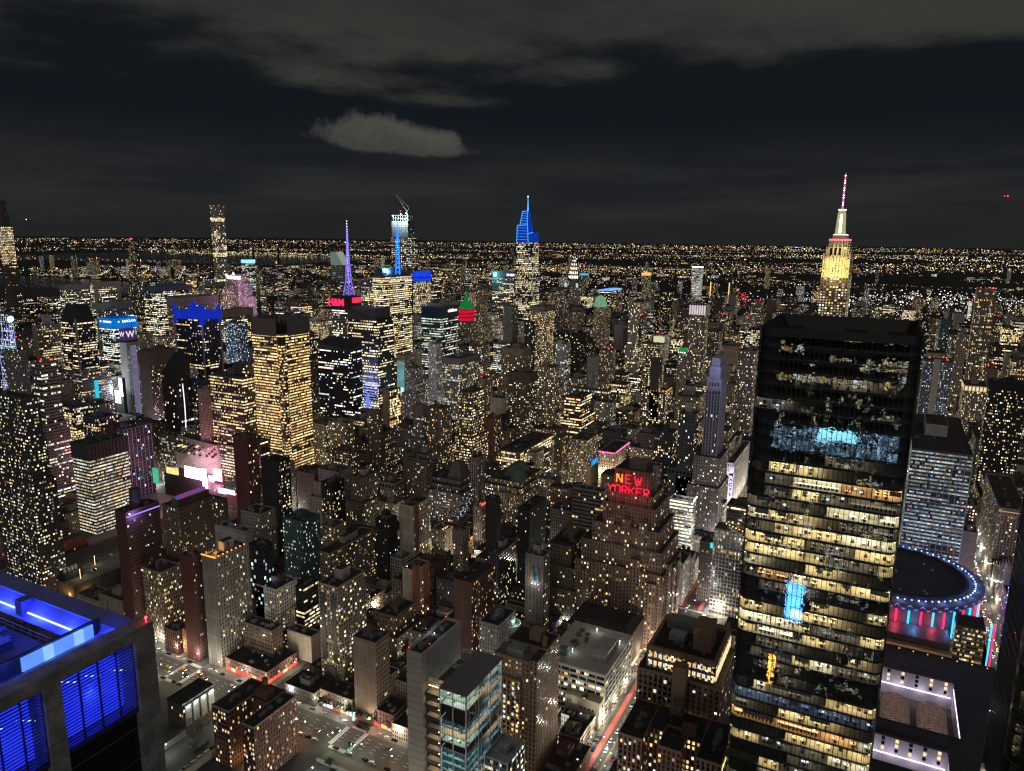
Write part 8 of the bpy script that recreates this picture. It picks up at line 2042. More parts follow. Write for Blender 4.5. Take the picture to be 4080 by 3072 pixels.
k = MB(); k.tube((1352, 94.5, 383), (1352, 94.5, 420), 1.5, 1.0, 8); k.tube((1352, 94.5, 420), (1352, 94.5, 444), .8, .3, 6); k.build('antenna', em('antenna_violet', (.55, .16, .75), .8), t); k = MB()
for i in range(14): k.ball((1350.6, 94.5, 388+i*3.9), 1.5 if i % 3 else 1.8, i % 3 == 0)
k.build('antenna_lamps', [em('antenna_white', (1, .8, 1), 3.5), em('antenna_red', (1, .05, .15), 2.5)], t)
# --- blue-crowned supertall
t = thing('supertall_tower', 'supertall glass tower with a stepped bright blue crown and needle', 'skyscraper', (1690, 825, 0)); F1 = dict(fac('B', 'dgrey', .62, .22), flr=4.6, corr=.62, wx=.94, wy=.58, gain=.75)
M = MB(); W4 = [(1660, 796), (1720, 796), (1720, 853), (1660, 853)]
M.fbox(1658, 1700, 806, 853.5, 0, 245, F1); M.fbox(1660, 1698, 809, 853, 245, 322, dict(F1, lit=.62)); M.build('wall', [FAC, ROOF], t)
BG = emgrid('blue_crown_glass', (.006, .07, .75), .62, 4, 5.5, .16); BLN = em('blue_crown_edge', (.06, .42, 1), 1.4)
k = MB(); k.prism([(1661, 821), (1696, 821), (1696, 853), (1661, 853)], 322, 363, 0, 0, False, [(1663, 824), (1690, 824), (1690, 852), (1663, 852)]); k.build('blue_crown', BG, t)
k = MB(); k.box(1662, 1697, 809.5, 821.5, 322, 345); k.build('blue_crown_step', BG, t)
k = MB(); k.prism([(1665, 826), (1688, 826), (1688, 846), (1665, 846)], 363, 398, 0, 0, False, [(1669, 827), (1684, 827), (1684, 841), (1669, 841)]); k.build('blue_crown_top', BG, t)
k = MB()
for (p, q) in (((1661, 853, 322), (1663, 852.6, 363)), ((1662.5, 852.4, 363), (1662.5, 824, 364)), ((1660.4, 821, 322), (1662.4, 824, 363)), ((1661.4, 809, 346), (1661.4, 821, 343)), ((1664.5, 826, 364), (1668.5, 827, 398)), ((1664.5, 846, 364), (1668.5, 841, 398)), ((1668.5, 827, 398), (1668.5, 841, 396))): k.tube(p, q, .8, n=5)
for zz in range(367, 397, 6): k.tube((1664.8+(zz-363)*.11, 827, zz), (1664.8+(zz-363)*.11, 843, zz+2), .5, n=4)
for zz in range(328, 362, 7): k.tube((1660.6, 823, zz), (1660.6, 852, zz+1.5), .4, n=4)
k.build('crown_edge_lights', BLN, t); k = MB(); k.tube((1682, 833, 396), (1682, 833.5, 431), 1.6, .5, 6); k.build('needle', em('needle_blue', (.12, .5, 1), 1.7), t); k = MB(); k.ball((1682, 833.5, 433), 1.9); k.build('needle_lamp', em('needle_white', (.7, .9, 1), 5), t)
k = MB(); k.tube((1690, 822, 398), (1692, 815, 416), .5, n=4); k.build('davit', METAL, t)
# --- slender grid tower
t = thing('slender_tower', 'extremely slender square tower with a regular window grid, tallest at the left', 'skyscraper', (1704, 1930, 0)); M = MB(); FG = dict(fac('P', 'grey', .10, .1), bay=4.7, flr=4.7, wx=.62, wy=.62, corr=.2, lit=.45, wc=(.42, .40, .37), gain=1.0); FL = dict(FG, lit=.95, corr=.1, cool=.02, gain=1.6)
zs = [(0, 100, FG), (100, 160, dict(FG, lit=.3)), (160, 178, FG), (178, 190, FL), (190, 262, dict(FG, lit=.16)), (262, 274, FL), (274, 318, FG), (318, 342, dict(FG, lit=.4)), (342, 372, dict(FG, lit=.12)), (372, 384, FL), (384, 420, dict(FG, lit=.12))]
for a, b, f in zs: M.fbox(1690, 1712, 1921, 1961, a, b, f)
M.build('wall', [FAC, ROOF], t); beacon(t, 1691, 1960, 420, 1.8, RED, 1); beacon(t, 1691, 1945, 420, 1.8, RED, 1); beacon(t, 1691, 1922, 420, 1.8, RED, 1)
# --- unfinished tower with crane
t = thing('unfinished_skyscraper', 'unfinished dark skyscraper with white work lights and a leaning crane', 'skyscraper', (1740, 1235, 0)); M = MB(); UF = dict(fac('A', 'brown', .40, .25), corr=.2, bay=6, flr=5, wx=.4, wy=.34)
M.fbox(1716, 1756, 1206, 1278, 0, 245, dict(UF, wc=(.12, .075, .06))); M.fbox(1716, 1754, 1214, 1277, 245, 330, dict(UF, lit=.72, cool=.35, wc=(.09, .06, .055))); M.fbox(1720, 1750, 1222, 1277, 330, 374, dict(UF, lit=.12, cool=.9, wc=(.10, .13, .15))); M.build('wall', [FAC, ROOF], t)
k = MB()
for y in range(1222, 1278, 8): k.box(1720, 1720.8, y, y+.8, 374, 392)
for x in range(1724, 1750, 9): k.box(x, x+.8, 1222, 1222.8, 374, 390)
for zz in (374, 382, 390): k.box(1720, 1750, 1222, 1277, zz, zz+.5)
k.build('steel_frame', pm('site_steel', (.20, .22, .20), .8), t)
for (y, zz) in ((1272, 389), (1262, 383), (1244, 394), (1240, 381), (1226, 396), (1230, 380)): k = MB(); k.ball((1718.5, y, zz), 2.2); k.build('work_lamp', em('work_light', (.92, 1, .95), 5), t); lampat(t, 1706, y, zz-6, (.85, 1, .98), 60000, 1)
k = MB(); k.tube((1722, 1225, 374), (1722, 1225, 402), 1.2, n=4); k.tube((1722, 1225, 400), (1722, 1264, 449), 1.0, .6, 4); k.tube((1722, 1225, 400), (1722, 1218, 411), .7, n=4); k.tube((1722, 1218, 411), (1722, 1264, 449), .3, n=4); k.build('crane', pm('crane_steel', (.30, .30, .27), .7), t)
k = MB(); k.ball((1720, 1246, 402), 1.8); k.build('beacon', RED, t)
# --- arched-spire tower
t = thing('spire_tower', 'slim tower with a scalloped spire outlined in white lit triangles', 'skyscraper', (1970, 821, 0)); M = MB(); FC = dict(fac('P', 'grey', .4, .15), bay=3)
M.fbox(1950, 1990, 802, 840, 0, 196, FC); M.fbox(1946, 1994, 798, 844, 0, 150, FC); M.build('wall', [FAC, ROOF], t); cx, cy_ = 1970, 821.5
k = MB(); prof = [(15, 196), (14.8, 215), (13.6, 231), (11, 246), (8, 260), (5, 273), (2.6, 284), (1.2, 294), (.3, 319)]
k.lathe(cx, cy_, prof, 12); k.build('spire', pm('steel_spire', (.20, .19, .18), .4, .6), t)
TW = em('spire_triangle_light', (1, .86, .70), 3.2); k = MB()
for (r_, zz, n_, s_) in ((15, 226, 7, 5.0), (13.2, 238, 6, 4.6), (10.8, 250, 5, 4.2), (8.2, 261, 4, 3.6), (5.6, 271, 3, 3.2), (3.6, 280, 2, 2.8), (2, 289, 1, 2.4)):
    for i in range(n_):
        a = PI+(i-(n_-1)/2)*(2.3/max(1, n_)); k.face([(cx+(r_+1.0)*math.cos(a-.09), cy_+(r_+1.0)*math.sin(a-.09), zz-s_), (cx+(r_+1.0)*math.cos(a+.09), cy_+(r_+1.0)*math.sin(a+.09), zz-s_), (cx+(r_+.2)*math.cos(a), cy_+(r_+.2)*math.sin(a), zz+s_)][::-1]); k.ball((cx+(r_+.8)*math.cos(a), cy_+(r_+.8)*math.sin(a), zz), s_*.34)
k.build('spire_lights', TW, t)
k = MB(); k.box(1947, 1949, 836, 842, 196, 208); k.box(1947, 1949, 801, 807, 196, 208); k.build('shoulder_lamps', em('pale_mint_light', (.7, 1, .8), .7), t)
# --- slant-roofed white tower
t = thing('slanted_tower', 'pale tower with a steep slanted roof lit pale green', 'skyscraper', (1975, 1668, 0)); M = MB(); FW = dict(fac('B', 'white', .22, .8), wc=(.32, .36, .34), flr=6, wy=.34)
M.fbox(1950, 1985, 1648, 1701, 0, 236, FW); M.build('wall', [FAC, ROOF], t)
k = MB(); k.face([(1950, 1701, 236), (1950, 1648, 236), (1950, 1676, 279), (1950, 1701, 279)]); k.face([(1950, 1648, 236), (1985, 1648, 236), (1985, 1676, 279), (1950, 1676, 279)], 1); k.face([(1950, 1676, 279), (1985, 1676, 279), (1985, 1701, 279), (1950, 1701, 279)]); k.face([(1985, 1648, 236), (1985, 1701, 236), (1985, 1701, 279), (1985, 1676, 279)])
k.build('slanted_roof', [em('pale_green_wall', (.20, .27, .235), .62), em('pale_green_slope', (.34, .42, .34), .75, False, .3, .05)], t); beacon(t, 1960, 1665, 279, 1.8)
M = MB(); M.fbox(1880, 1920, 1640, 1672, 0, 190, dict(fac('R', 'brown', .12, .1))); 
M.build('front_tower', [FAC, ROOF], t)
# --- black tapered tower, slender edge tower, stepped pink slab
t = thing('tapered_tower', 'black tapering tower with two red lights, left of the slender grid tower', 'skyscraper', (1225, 1685, 0)); M = MB(); FT = dict(fac('A', 'dgrey', .25, .05), corr=.1, gain=1.0)
for (a, b, y0, y1, y0b, y1b) in ((0, 160, 1672, 1722, 1676, 1716), (160, 250, 1676, 1716, 1682, 1706), (250, 319, 1682, 1706, 1686, 1695)):
    M.wallq((1205, y1), (1205, y0), a, b, FT); n_ = len(M.v); M.v[n_-2] = (1205+3, y0b, b); M.v[n_-1] = (1205+3, y1b, b)
    M.wallq((1205, y0), (1224, y0), a, b, FT); n_ = len(M.v); M.v[n_-2] = (1221, y0b, b); M.v[n_-1] = (1208, y0b, b)
    M.face([(1208, y0b, b), (1221, y0b, b), (1221, y1b, b), (1208, y1b, b)], 1)
M.build('wall', [FAC, ROOF], t); beacon(t, 1208, 1693, 318, 2, RED, 1); beacon(t, 1208, 1687, 318, 2, RED, 1)
k = MB()
for i in range(5): k.tube((1204.4, 1712-i*9, 160+i*3), (1207, 1690-i*3, 316), .5, n=4)
k.build('diagrid', pm('diagrid_metal', (.22, .20, .19), .6), t)
t = thing('slender_tower', 'slender dark tower with lit upper floors cut by the left picture edge', 'skyscraper', (1110, 2030, 0)); M = MB(); FS = dict(fac('B', 'brown', .12, .1))
M.fbox(1100, 1122, 2022, 2056, 0, 250, FS); M.fbox(1100, 1120, 2024, 2053, 250, 345, dict(FS, lit=.8, corr=.3)); M.fbox(1101, 1118, 2029, 2052, 345, 378, dict(FS, lit=0)); M.fbox(1102, 1114, 2031, 2046, 378, 410, dict(FS, lit=0)); M.build('wall', [FAC, ROOF], t)
t = thing('slab_skyscraper', 'stepped limestone slab floodlit pink with glowing white sign letters on top', 'skyscraper', (1225, 1320, 0)); M = MB(); FR = dict(fac('P', 'mauve', .5, .1), wc=(.34, .26, .31), wx=.5)
M.fbox(1180, 1208, 1304, 1342, 0, 246, FR); M.fbox(1190, 1214, 1297, 1303.6, 0, 226, FR); M.fbox(1196, 1218, 1290, 1296.6, 0, 196, FR); M.fbox(1200, 1222, 1284, 1289.6, 0, 150, FR); M.build('wall', [FAC, ROOF], t)
sign('sign_lettering', 'COMCAST', em('sign_bright_white', (1, 1, 1), 3), t, (1179, 1314, 238), 9, 'W', .6, 2.5)
for y in (1336, 1314): k = MB(); k.ball((1178.6, y, 247 if y < 1330 else 243), 3.6); k.build('sign_emblem', em('sign_bright_white', (1, 1, 1), 3), t)
M = MB(); M.fbox(1150, 1178, 1320, 1385, 0, 215, dict(fac('P', 'tan', .6, .05))); M.build('west_wing', [FAC, ROOF], t)
for (x, y, z) in ((1220, 1278, 120), (1240, 1270, 70), (1210, 1282, 185), (1190, 1290, 220)): lampat(t, x-30, y-25, z, (1, .55, .95), 55000, 2)
# ------------------------------------------------------------------ bridges with strings of lights
def bridge(lab, x, pts, towers, dots, colr, dz=26):
    t = thing('suspension_bridge', lab, 'bridge', (x, pts[0][0], 0)); k = MB(); ys = [p[0] for p in pts]; k.box(x-8, x+8, min(ys), max(ys), dz-3, dz); k.build('deck', METAL, t)
    for (y, z) in towers:
        k = MB()
        for s_ in (-6, 6): k.box(x+s_-2, x+s_+2, y-4, y+4, 0, z)
        k.box(x-6, x+6, y-3, y+3, z-8, z-2); k.build('bridge_tower', METAL, t); beacon(t, x, y, z, 3.2 if x > 5000 else 1.8, RED if x > 5000 else WARM, 2)
    k = MB()
    for (a, za), (b, zb) in zip(pts, pts[1:]):
        n = max(2, int(abs(b-a)/dots)); mid = min(za, zb)
        for i in range(n):
            u = i/n; z = za+(zb-za)*u-(.42*abs(b-a)*.10+12)*math.sin(PI*u)*(1 if abs(za-zb) < 60 else .45); k.ball((x, a+(b-a)*u, max(z, dz)), dots*.13)
    k.build('cable_lamps', em('bridge_lamp_%d' % x, colr, 2.4), t)
bridge('faint far suspension bridge with lit cables, right of the slender grid tower', 7000, [(8050, 90), (7700, 70), (7318, 172), (6895, 178), (6600, 100)], [(7318, 176), (6895, 182)], 26, (1, .85, .6), 60)
bridge('faint far suspension bridge with one lit peak, left of the slender grid tower', 7010, [(8861, 53), (8523, 126), (8120, 86)], [(8523, 128)], 26, (1, .88, .62), 50)
bridge('blue-white lit bridge cable left of the black tapering tower', 3300, [(5095, 42), (4792, 98), (4560, 104)], [(4792, 100)], 13, (.75, .88, 1), 30)
bridge('blue-white lit bridge cable right of the black tapering tower', 3306, [(4330, 104), (4199, 121), (3972, 78), (3860, 74)], [(4199, 124)], 13, (.75, .88, 1), 30)
# ------------------------------------------------------------------ street lamps (one post, copied)
LAMPS = []
def lamp_proto():
    t = thing('street_lamp', 'slim street lamp lighting the road below', 'street lamp', (0, 0, 0), 'street lamps along the avenues and streets')
    k = MB(); k.tube((0, 0, 0), (0, 0, 8.6), .11, .07, 6); k.tube((0, 0, 8.6), (1.9, 0, 9.1), .06, n=5); k.build('lamp_post', METAL, t)
    k = MB(); k.ball((1.9, 0, 9.0), .42); k.build('lamp_head', em('street_lamp_light', (1, .90, .70), 14), t); return t
proto = lamp_proto()
def put_lamp(x, y, watts, c=(1, .87, .66)):
    if not LAMPS: t = proto
    else:
        t = proto.copy(); C.objects.link(t)
        for ch in proto.children:
            if ch.type != 'MESH': continue
            q = ch.copy(); C.objects.link(q); q.parent = t
    t.location = (x, y, .14); LAMPS.append(t)
    l = bpy.data.lights.new('lamp_light', 'POINT'); l.energy = watts; l.color = c; l.shadow_soft_size = .5
    o = bpy.data.objects.new('lamp_light', l); C.objects.link(o); o.parent = t; o.location = (1.9, 0, 8.2)
random.seed(4)
warm, whitec, orange = (1, .84, .60), (.95, 1, .88), (1, .58, .24)
for y in range(215, 520, 24): put_lamp(321.5, y, 6000, random.choice((warm, orange))); put_lamp(345, y+12, 7500, random.choice((warm, whitec)))
for x in range(362, 590, 24): put_lamp(x, 132.5, 12000, whitec); put_lamp(x+12, 157.5, 12000, warm)
for x in range(625, 870, 27): put_lamp(x, 132.5, 12000, whitec); put_lamp(x+13, 157.5, 12000, (.95, .9, 1))
for x in range(362, 1150, 44): put_lamp(x, ST(31)-5.8, 16000 if x > 590 else 3000, random.choice((warm, whitec)))
for n in (35, 36, 37, 38, 39, 40):
    for x in range(372, 600, 52): put_lamp(x, ST(n)+5.4, 7000, random.choice((whitec, warm)))
for ax_ in (607, 881, 1155, 1465):
    for y in range(-60, 900, 62): put_lamp(ax_+8.6, y+random.uniform(-6, 6), 32000, random.choice((warm, whitec)))
for n in range(36, 47):
    for x in range(650, 1150, 90): put_lamp(x, ST(n)+5.2, 9000, random.choice((warm, whitec, orange)))
for (x, y, p, c) in ((236, 236, 50000, warm), (243, 200, 70000, warm), (236, 168, 50000, whitec), (262, 150, 30000, whitec), (100, 150, 5000, whitec), (180, 140, 5000, whitec), (250, 140, 5000, warm), (200, 250, 2500, whitec), (270, 225, 2500, whitec), (290, 300, 6000, (.8, .95, 1)), (262, 398, 2500, whitec), (300, 390, 5000, whitec), (312, 380, 4000, warm), (402, 150, 9000, whitec), (398, 178, 9000, whitec), (415, 172, 6000, whitec)): put_lamp(x, y, p, c)
for i, (x, y) in enumerate(((322, 296), (344, 310), (322, 316), (344, 290), (322, 376), (344, 390), (322, 456), (344, 470), (596, 132), (618, 158), (880, 132), (590, 158))):
    cn, cc = (('green', (.1, 1, .45)), ('red', (1, .05, .03)))[i % 2]
    t = thing('traffic_light', f'{cn} traffic light on its pole at a street crossing', 'traffic light', (x, y, .14), f'{cn} traffic lights at the crossings'); k = MB(); k.tube((x, y, .14), (x, y, 5.5), .09); k.tube((x, y, 5.5), (x+2.4, y, 5.6), .05, n=4); k.box(x+2.2, x+2.6, y-.2, y+.2, 4.8, 6.0); k.build('pole', METAL, t)
    k = MB(); k.ball((x+2.1, y, 5.4), .34); k.build('signal_lamp', em('signal_'+cn, cc, 9), t); lampat(t, x+1.4, y, 5.2, cc, 900, .2, 'signal_glow')
for x, wd in ((404, 'BUS'), (411, 'ONLY'), (440, 'BUS'), (447, 'ONLY'), (486, 'BUS'), (493, 'ONLY')):
    o = sign('lane_lettering', wd, WHT, None, (x, 137.1, .016), 3.6, 'W', .002); o.rotation_euler = (0, 0, PI/2); o.scale = (.62, 1.2, 1); tag(o, f'white {wd} letters painted on the red bus lane', 'road lettering', 'letters on the bus lane')
# ------------------------------------------------------------------ cars
def paint():
    m, nt = mat('car_paint'); oi = nt.nodes.new('ShaderNodeObjectInfo'); p = prin(nt, None, .25, .2); nt.links.new(oi.outputs['Color'], p.inputs['Base Color']); out(nt, p.outputs[0]); return m
CPAINT = paint(); HEAD = em('headlight', (1, .95, .85), 18); TAIL = em('taillight', (1, .02, .02), 8); TYRE = pm('tyre', (.015, .015, .016), .9)
def car_mesh(lights, van=False):
    k = MB(); L, W, h = 4.6, 1.85, .75
    k.prism([(-2.3, -.85), (-2.1, -.92), (2.0, -.92), (2.3, -.75), (2.3, .75), (2.0, .92), (-2.1, .92), (-2.3, .85)], .32, .92, 0, bottom=True)
    a, b, c, d_ = (-2.2, 1.5, -1.6, .9) if not van else (-2.28, 1.9, -2.2, 1.3); hz = 1.45 if not van else 2.2
    k.prism([(a, -.86), (b, -.86), (b, .86), (a, .86)], .92, hz, 1, 0, False, [(c, -.68), (d_, -.68), (d_, .68), (c, .68)])
    for x in (-1.45, 1.45):
        for y in (-.93, .77): k.tube((x, y, .33), (x, y+.16, .33), .33, n=10, mi=2)
    for y in (-.62, .62): k.box(2.26, 2.36, y-.2, y+.2, .6, .78, 3); k.box(-2.36, -2.26, y-.2, y+.2, .62, .82, 4)
    ob = k.build('parked_car', [CPAINT, GLASSK, TYRE, HEAD if lights else STEEL, TAIL if lights else pm('tail_lens', (.2, .01, .01), .3)]); me = ob.data; bpy.data.objects.remove(ob); return me
ME = {(l, v): car_mesh(l, v) for l in (0, 1) for v in (0, 1)}
COLS = [('white', (.7, .7, .7)), ('black', (.02, .02, .022)), ('silver', (.4, .41, .42)), ('grey', (.12, .12, .13)), ('dark blue', (.03, .05, .12)), ('white', (.7, .7, .7)), ('black', (.02, .02, .022))]
def car(x, y, z, ang, where, group, lights=0, cab=False, van=False):
    cn, c = ('yellow', (.75, .38, .02)) if cab else random.choice(COLS)
    o = bpy.data.objects.new('taxi' if cab else 'parked_van' if van else 'car' if lights else 'parked_car', ME[(lights, int(van))]); C.objects.link(o); o.location = (x, y, z); o.rotation_euler = (0, 0, ang); o.color = (*c, 1)
    tag(o, f"{cn} {'taxi' if cab else 'van' if van else 'car'} {where}", 'taxi' if cab else 'van' if van else 'car', group)
random.seed(9)
for r_ in range(4):
    for i in range(6):
        if random.random() < .12: continue
        car(399+i*2.9, 157+r_*7.4, .15, PI/2+random.uniform(-.05, .05), 'parked in the floodlit lot before the small theatre', 'cars in the floodlit lot', 0, False, random.random() < .1)
for i in range(7):
    car(384+i*2.8, 183.5, .15, PI/2, 'parked at the lot edge below the brown tower', 'cars at the lot edge')
for y in range(235, 520, 6):
    if random.random() < .55: car(345.5, y, .01, PI/2, 'parked along the avenue kerb on the far side', 'cars along the far avenue kerb')
    if random.random() < .4: car(321.3, y, .01, PI/2, 'parked along the avenue kerb on the near side', 'cars along the near avenue kerb')
for (x, y, cab) in ((329, 330, 0), (336, 318, 0), (331, 352, 1), (338, 362, 0), (335, 446, 1), (329, 440, 1), (338, 455, 1), (331, 462, 0), (336, 470, 1), (328, 476, 0), (333, 484, 1), (338, 420, 0), (330, 404, 0), (335, 390, 1), (329, 300, 0), (337, 276, 0)): car(x, y, .01, -PI/2, 'driving on the avenue with lights on', 'traffic on the avenue', 1, cab)
for x in range(365, 880, 11):
    if random.random() < .35: car(x, 141.5+random.uniform(-.4, .4), .01, 0, 'driving along the bus lane street with lights on', 'traffic on the bus lane street', 1, random.random() < .12)
    if random.random() < .45: car(x+5, 148+random.uniform(-.4, .4), .01, PI, 'driving along the bus lane street with lights on', 'traffic on the bus lane street', 1, random.random() < .2)
for x in range(600, 1500, 9):
    if random.random() < .6: car(x, ST(31)+random.choice((-2, 2)), .01, PI, 'in the traffic of the street beside the arena', 'traffic beside the arena', 1, random.random() < .2)
for x, y in ((380, 645), (384, 645), (395, 662), (399, 662), (411, 662), (432, 645), (438, 645), (446, 662), (470, 645), (520, 645), (524, 645), (536, 662), (540, 662), (544, 662), (552, 645), (560, 662), (566, 645), (572, 645)): car(x, y, 24.05, PI/2, 'parked on the bus terminal roof deck', 'cars on the terminal roof')
for i in range(9): car(262+i*3.1, 300+random.uniform(-.3, .3), .02, PI/2, 'parked in the yard beside the avenue corner', 'cars in the yard', 0, False, i % 3 == 0)
for i in range(12): car(230+i*5.4, 378.5, .02, 0, 'parked in line along the yard below the brick block', 'cars in the yard line', 0, i == 4)
SHED = [pm('shed_'+n_, q, .8, 0, .5, .4) for n_, q in (('green', (.05, .09, .07)), ('grey', (.16, .16, .16)), ('rust', (.14, .06, .04)), ('white', (.4, .4, .38)))]
random.seed(17)
for i in range(16):
    x, y = random.choice(((random.uniform(215, 310), random.uniform(214, 290)), (random.uniform(225, 278), random.uniform(382, 402)))); w_, d_ = random.uniform(5, 12), random.uniform(2.4, 5); h = random.uniform(2.4, 4)
    t = thing('storage_shed', 'small flat-roofed shed or container standing in the dim yard', 'shed', (x, y, 0), 'sheds in the yard'); k = MB(); k.box(x, x+w_, y, y+d_, 0, h, 0, False); k.box(x-.15, x+w_+.15, y-.15, y+d_+.15, h, h+.18, 1); k.build('shed_wall', [random.choice(SHED), METAL], t); bx('shed_door', METAL, t, x-.05, x, y+.6, y+1.7, 0, 2.1)
for nm, (x0, x1, y0, y1, h) in (('long pale retaining wall beside the lane below the brick block', (215, 290, 371.5, 372.3, 5)), ('low concrete wall closing the vacant lot', (224, 284, 404.5, 405.2, 4)), ('curved-lane kerb wall in the yard near the avenue', (306, 307, 220, 310, 2.2))):
    t = tag(bx('yard_wall', CONC, None, x0, x1, y0, y1, 0, h), nm, 'wall', None, 'thing')
for i, (x, y) in enumerate(((233, 242), (243, 236), (252, 230), (262, 224))):
    t = thing('box_truck', 'white box truck parked in line in the yard near the avenue', 'truck', (x, y, 0), 'trucks in the yard'); bx('cargo_box', SHED[3], t, x, x+6.2, y, y+2.4, .9, 3.5); bx('cab', pm('cab_paint', (.4, .4, .4), .4), t, x+6.3, x+8.2, y+.1, y+2.3, .5, 2.6); bx('windscreen', GLASSK, t, x+8.2, x+8.26, y+.3, y+2.1, 1.5, 2.4)
    for q in (1.2, 7):
        for s_ in (-.05, 2.2): k = MB(); k.tube((x+q, y+s_, .5), (x+q, y+s_+.25, .5), .5, n=10); k.build('wheel', TYRE, t)
# ------------------------------------------------------------------ small street trees
BARK = pm('bark', (.05, .04, .03), .95); LEAFS = [pm('autumn_leaf', (.12, .07, .02), .9), pm('dull_green_leaf', (.035, .055, .02), .9)]
def tree(x, y, h, bare, lab, grp):
    t = thing('street_tree', lab, 'tree', (x, y, .14), grp); k = MB(); k.tube((x, y, .1), (x, y, h*.45), .16, .11); tips = []
    for i in range(9):
        a = i*2.4+random.random(); q = (x+math.cos(a)*h*.22*random.uniform(.6, 1.3), y+math.sin(a)*h*.22*random.uniform(.6, 1.3), h*random.uniform(.62, .98)); k.tube((x, y, h*(.3+.02*i)), q, .07, .02, 4); tips.append(q)
        for j in range(3): b = (q[0]+random.uniform(-1, 1), q[1]+random.uniform(-1, 1), q[2]+random.uniform(-.4, .9)); k.tube(q, b, .03, .01, 3); tips.append(b)
    k.build('trunk', BARK, t); k = MB()
    for q in tips:
        for j in range(5 if bare else 22):
            c = Vector(q)+Vector((random.gauss(0, .55), random.gauss(0, .55), random.gauss(0, .45))); u = Vector((random.gauss(0, 1), random.gauss(0, 1), random.gauss(0, 1))).normalized()*.22; v = u.orthogonal().normalized()*.2; k.face([c-u-v, c+u-v, c+u+v, c-u+v])
    k.build('crown', LEAFS[0 if bare else 1], t)
random.seed(6)
for y in (302, 311, 320, 329, 344, 353): tree(351-1.4, y-.5, random.uniform(7, 9.5), False, 'leafy street tree on the far kerb of the avenue', 'leafy trees on the avenue')
for y in (225, 240, 252, 262, 272, 283): tree(350, y, random.uniform(6, 8), True, 'thin autumn street tree by the restaurant fronts', 'thin trees by the restaurants')
for x in (380, 396, 412, 440, 456, 472, 492, 512): tree(x, 158.2, random.uniform(7, 10), True, 'bare street tree along the bus lane street', 'bare trees on the bus lane street')
for i in range(12): tree(random.uniform(278, 312), random.uniform(212, 300), random.uniform(5, 8), i % 2 == 0, 'small tree in the dim yard beside the avenue', 'trees in the dim yard')
for i in range(9): tree(282+i*3.2, random.uniform(395, 406), random.uniform(5, 7.5), True, 'bare tree on the vacant lot below the floodlit wall', 'bare trees on the vacant lot')
t = thing('lit_star_decoration', 'glowing mint starburst street decoration at the avenue corner', 'street decoration', (345, 311, 0)); k = MB(); k.tube((345, 311, .1), (345, 311, 5), .08); k.build('pole', METAL, t); k = MB()
for i in range(14): a = 2*PI*i/14; k.tube((345, 311, 6), (345+1.6*math.cos(a), 311+1.2*math.sin(a)*.4, 6+1.8*math.sin(a)), .09, n=4)
k.build('star', em('mint_star', (.3, 1, .75), 3), t)
# ------------------------------------------------------------------ far city lights, streaks of traffic, reflections come from the water itself
random.seed(31); k = MB(); ZZ = (0, 0, 0)
PAL = [(1, .66, .24), (1, .80, .42), (1, .93, .80), (.75, 1, .90), (1, .48, .14), (1, .10, .08), (.4, .6, 1), (.5, 1, .5), (1, .5, .8)]
def spark(x, y, z, r, c, s): k.ball((x, y, z), r, 0, (tuple(v*s for v in c), ZZ, ZZ))
def pick(): return random.choices(PAL, (26, 24, 18, 10, 12, 5, 2, 2, 2))[0]
cnt_ = 0
while cnt_ < 15000:
    a = HD+math.radians(random.uniform(-36, 36)); u = random.random(); dep = 332/math.tan(math.radians(.475+4.7*u**1.45)); x, y = dep*math.cos(a), dep*math.sin(a)
    if x < 3440: continue
    if 6200 < x < 9600 and 6300 < y < 12000: continue
    if random.random() < .6:
        th = .35*math.floor(x/2600)+.5*math.floor(y/3100); ct, st_ = math.cos(th), math.sin(th); u_, v_ = x*ct+y*st_, -x*st_+y*ct; gq = 210+dep*.012
        if random.random() < .6: v_ = round(v_/gq)*gq+random.gauss(0, 5)
        else: u_ = round(u_/gq)*gq+random.gauss(0, 5)
        x, y = u_*ct-v_*st_, u_*st_+v_*ct
        if x < 3440: continue
    cl = math.sin(x*.0021+1.3)*math.sin(y*.0017+.4)+math.sin(x*.00071+y*.00093)*.8
    if random.random() > .34+.62*cl: continue
    z = random.uniform(3, 16) if dep < 22000 else random.uniform(5, 90); r = (.7+dep*.00034)*random.uniform(.6, 1.25); s = min(10, .62*random.lognormvariate(0, 1.1)); spark(x, y, z, r, pick(), s); cnt_ += 1
def cluster(x, y, sx, sy, n, pal, s):
    for i in range(n):
        xx, yy = random.gauss(x, sx), random.gauss(y, sy); dd = math.hypot(xx, yy); spark(xx, yy, random.uniform(4, 22), (.8+dd*.00032)*random.uniform(.6, 1.3), random.choice(pal), s*random.lognormvariate(0, .6))
wht = [(1, .97, .92), (.92, 1, .95), (1, .9, .95)]; yel = [(1, .80, .30), (1, .70, .25), (.95, 1, .5)]
cluster(4700, -150, 260, 420, 420, wht, 1.6); cluster(4300, 350, 200, 260, 200, wht, 1.3); cluster(5200, -420, 330, 260, 200, wht, 1.6)
cluster(17000, -1600, 900, 2600, 420, yel+wht, 1.5); cluster(9800, 9700, 300, 1900, 480, yel, 1.5); cluster(8800, 8200, 250, 1500, 260, yel+wht, 1.2); cluster(7600, 3600, 500, 700, 220, yel, 1.0); cluster(5400, 2300, 300, 500, 260, [(1, .8, .7), (1, .5, .6), (1, .95, .9)], 1.1)
def streak(p, q, n, pal, s, w=8):
    for i in range(n): u = random.random(); x, y = p[0]+(q[0]-p[0])*u+random.gauss(0, w), p[1]+(q[1]-p[1])*u+random.gauss(0, w); spark(x, y, 6, .9+math.hypot(x, y)*.0002, random.choice(pal), s*random.uniform(.4, 1.5))
red_ = [(1, .08, .1), (1, .2, .12), (1, .04, .06)]
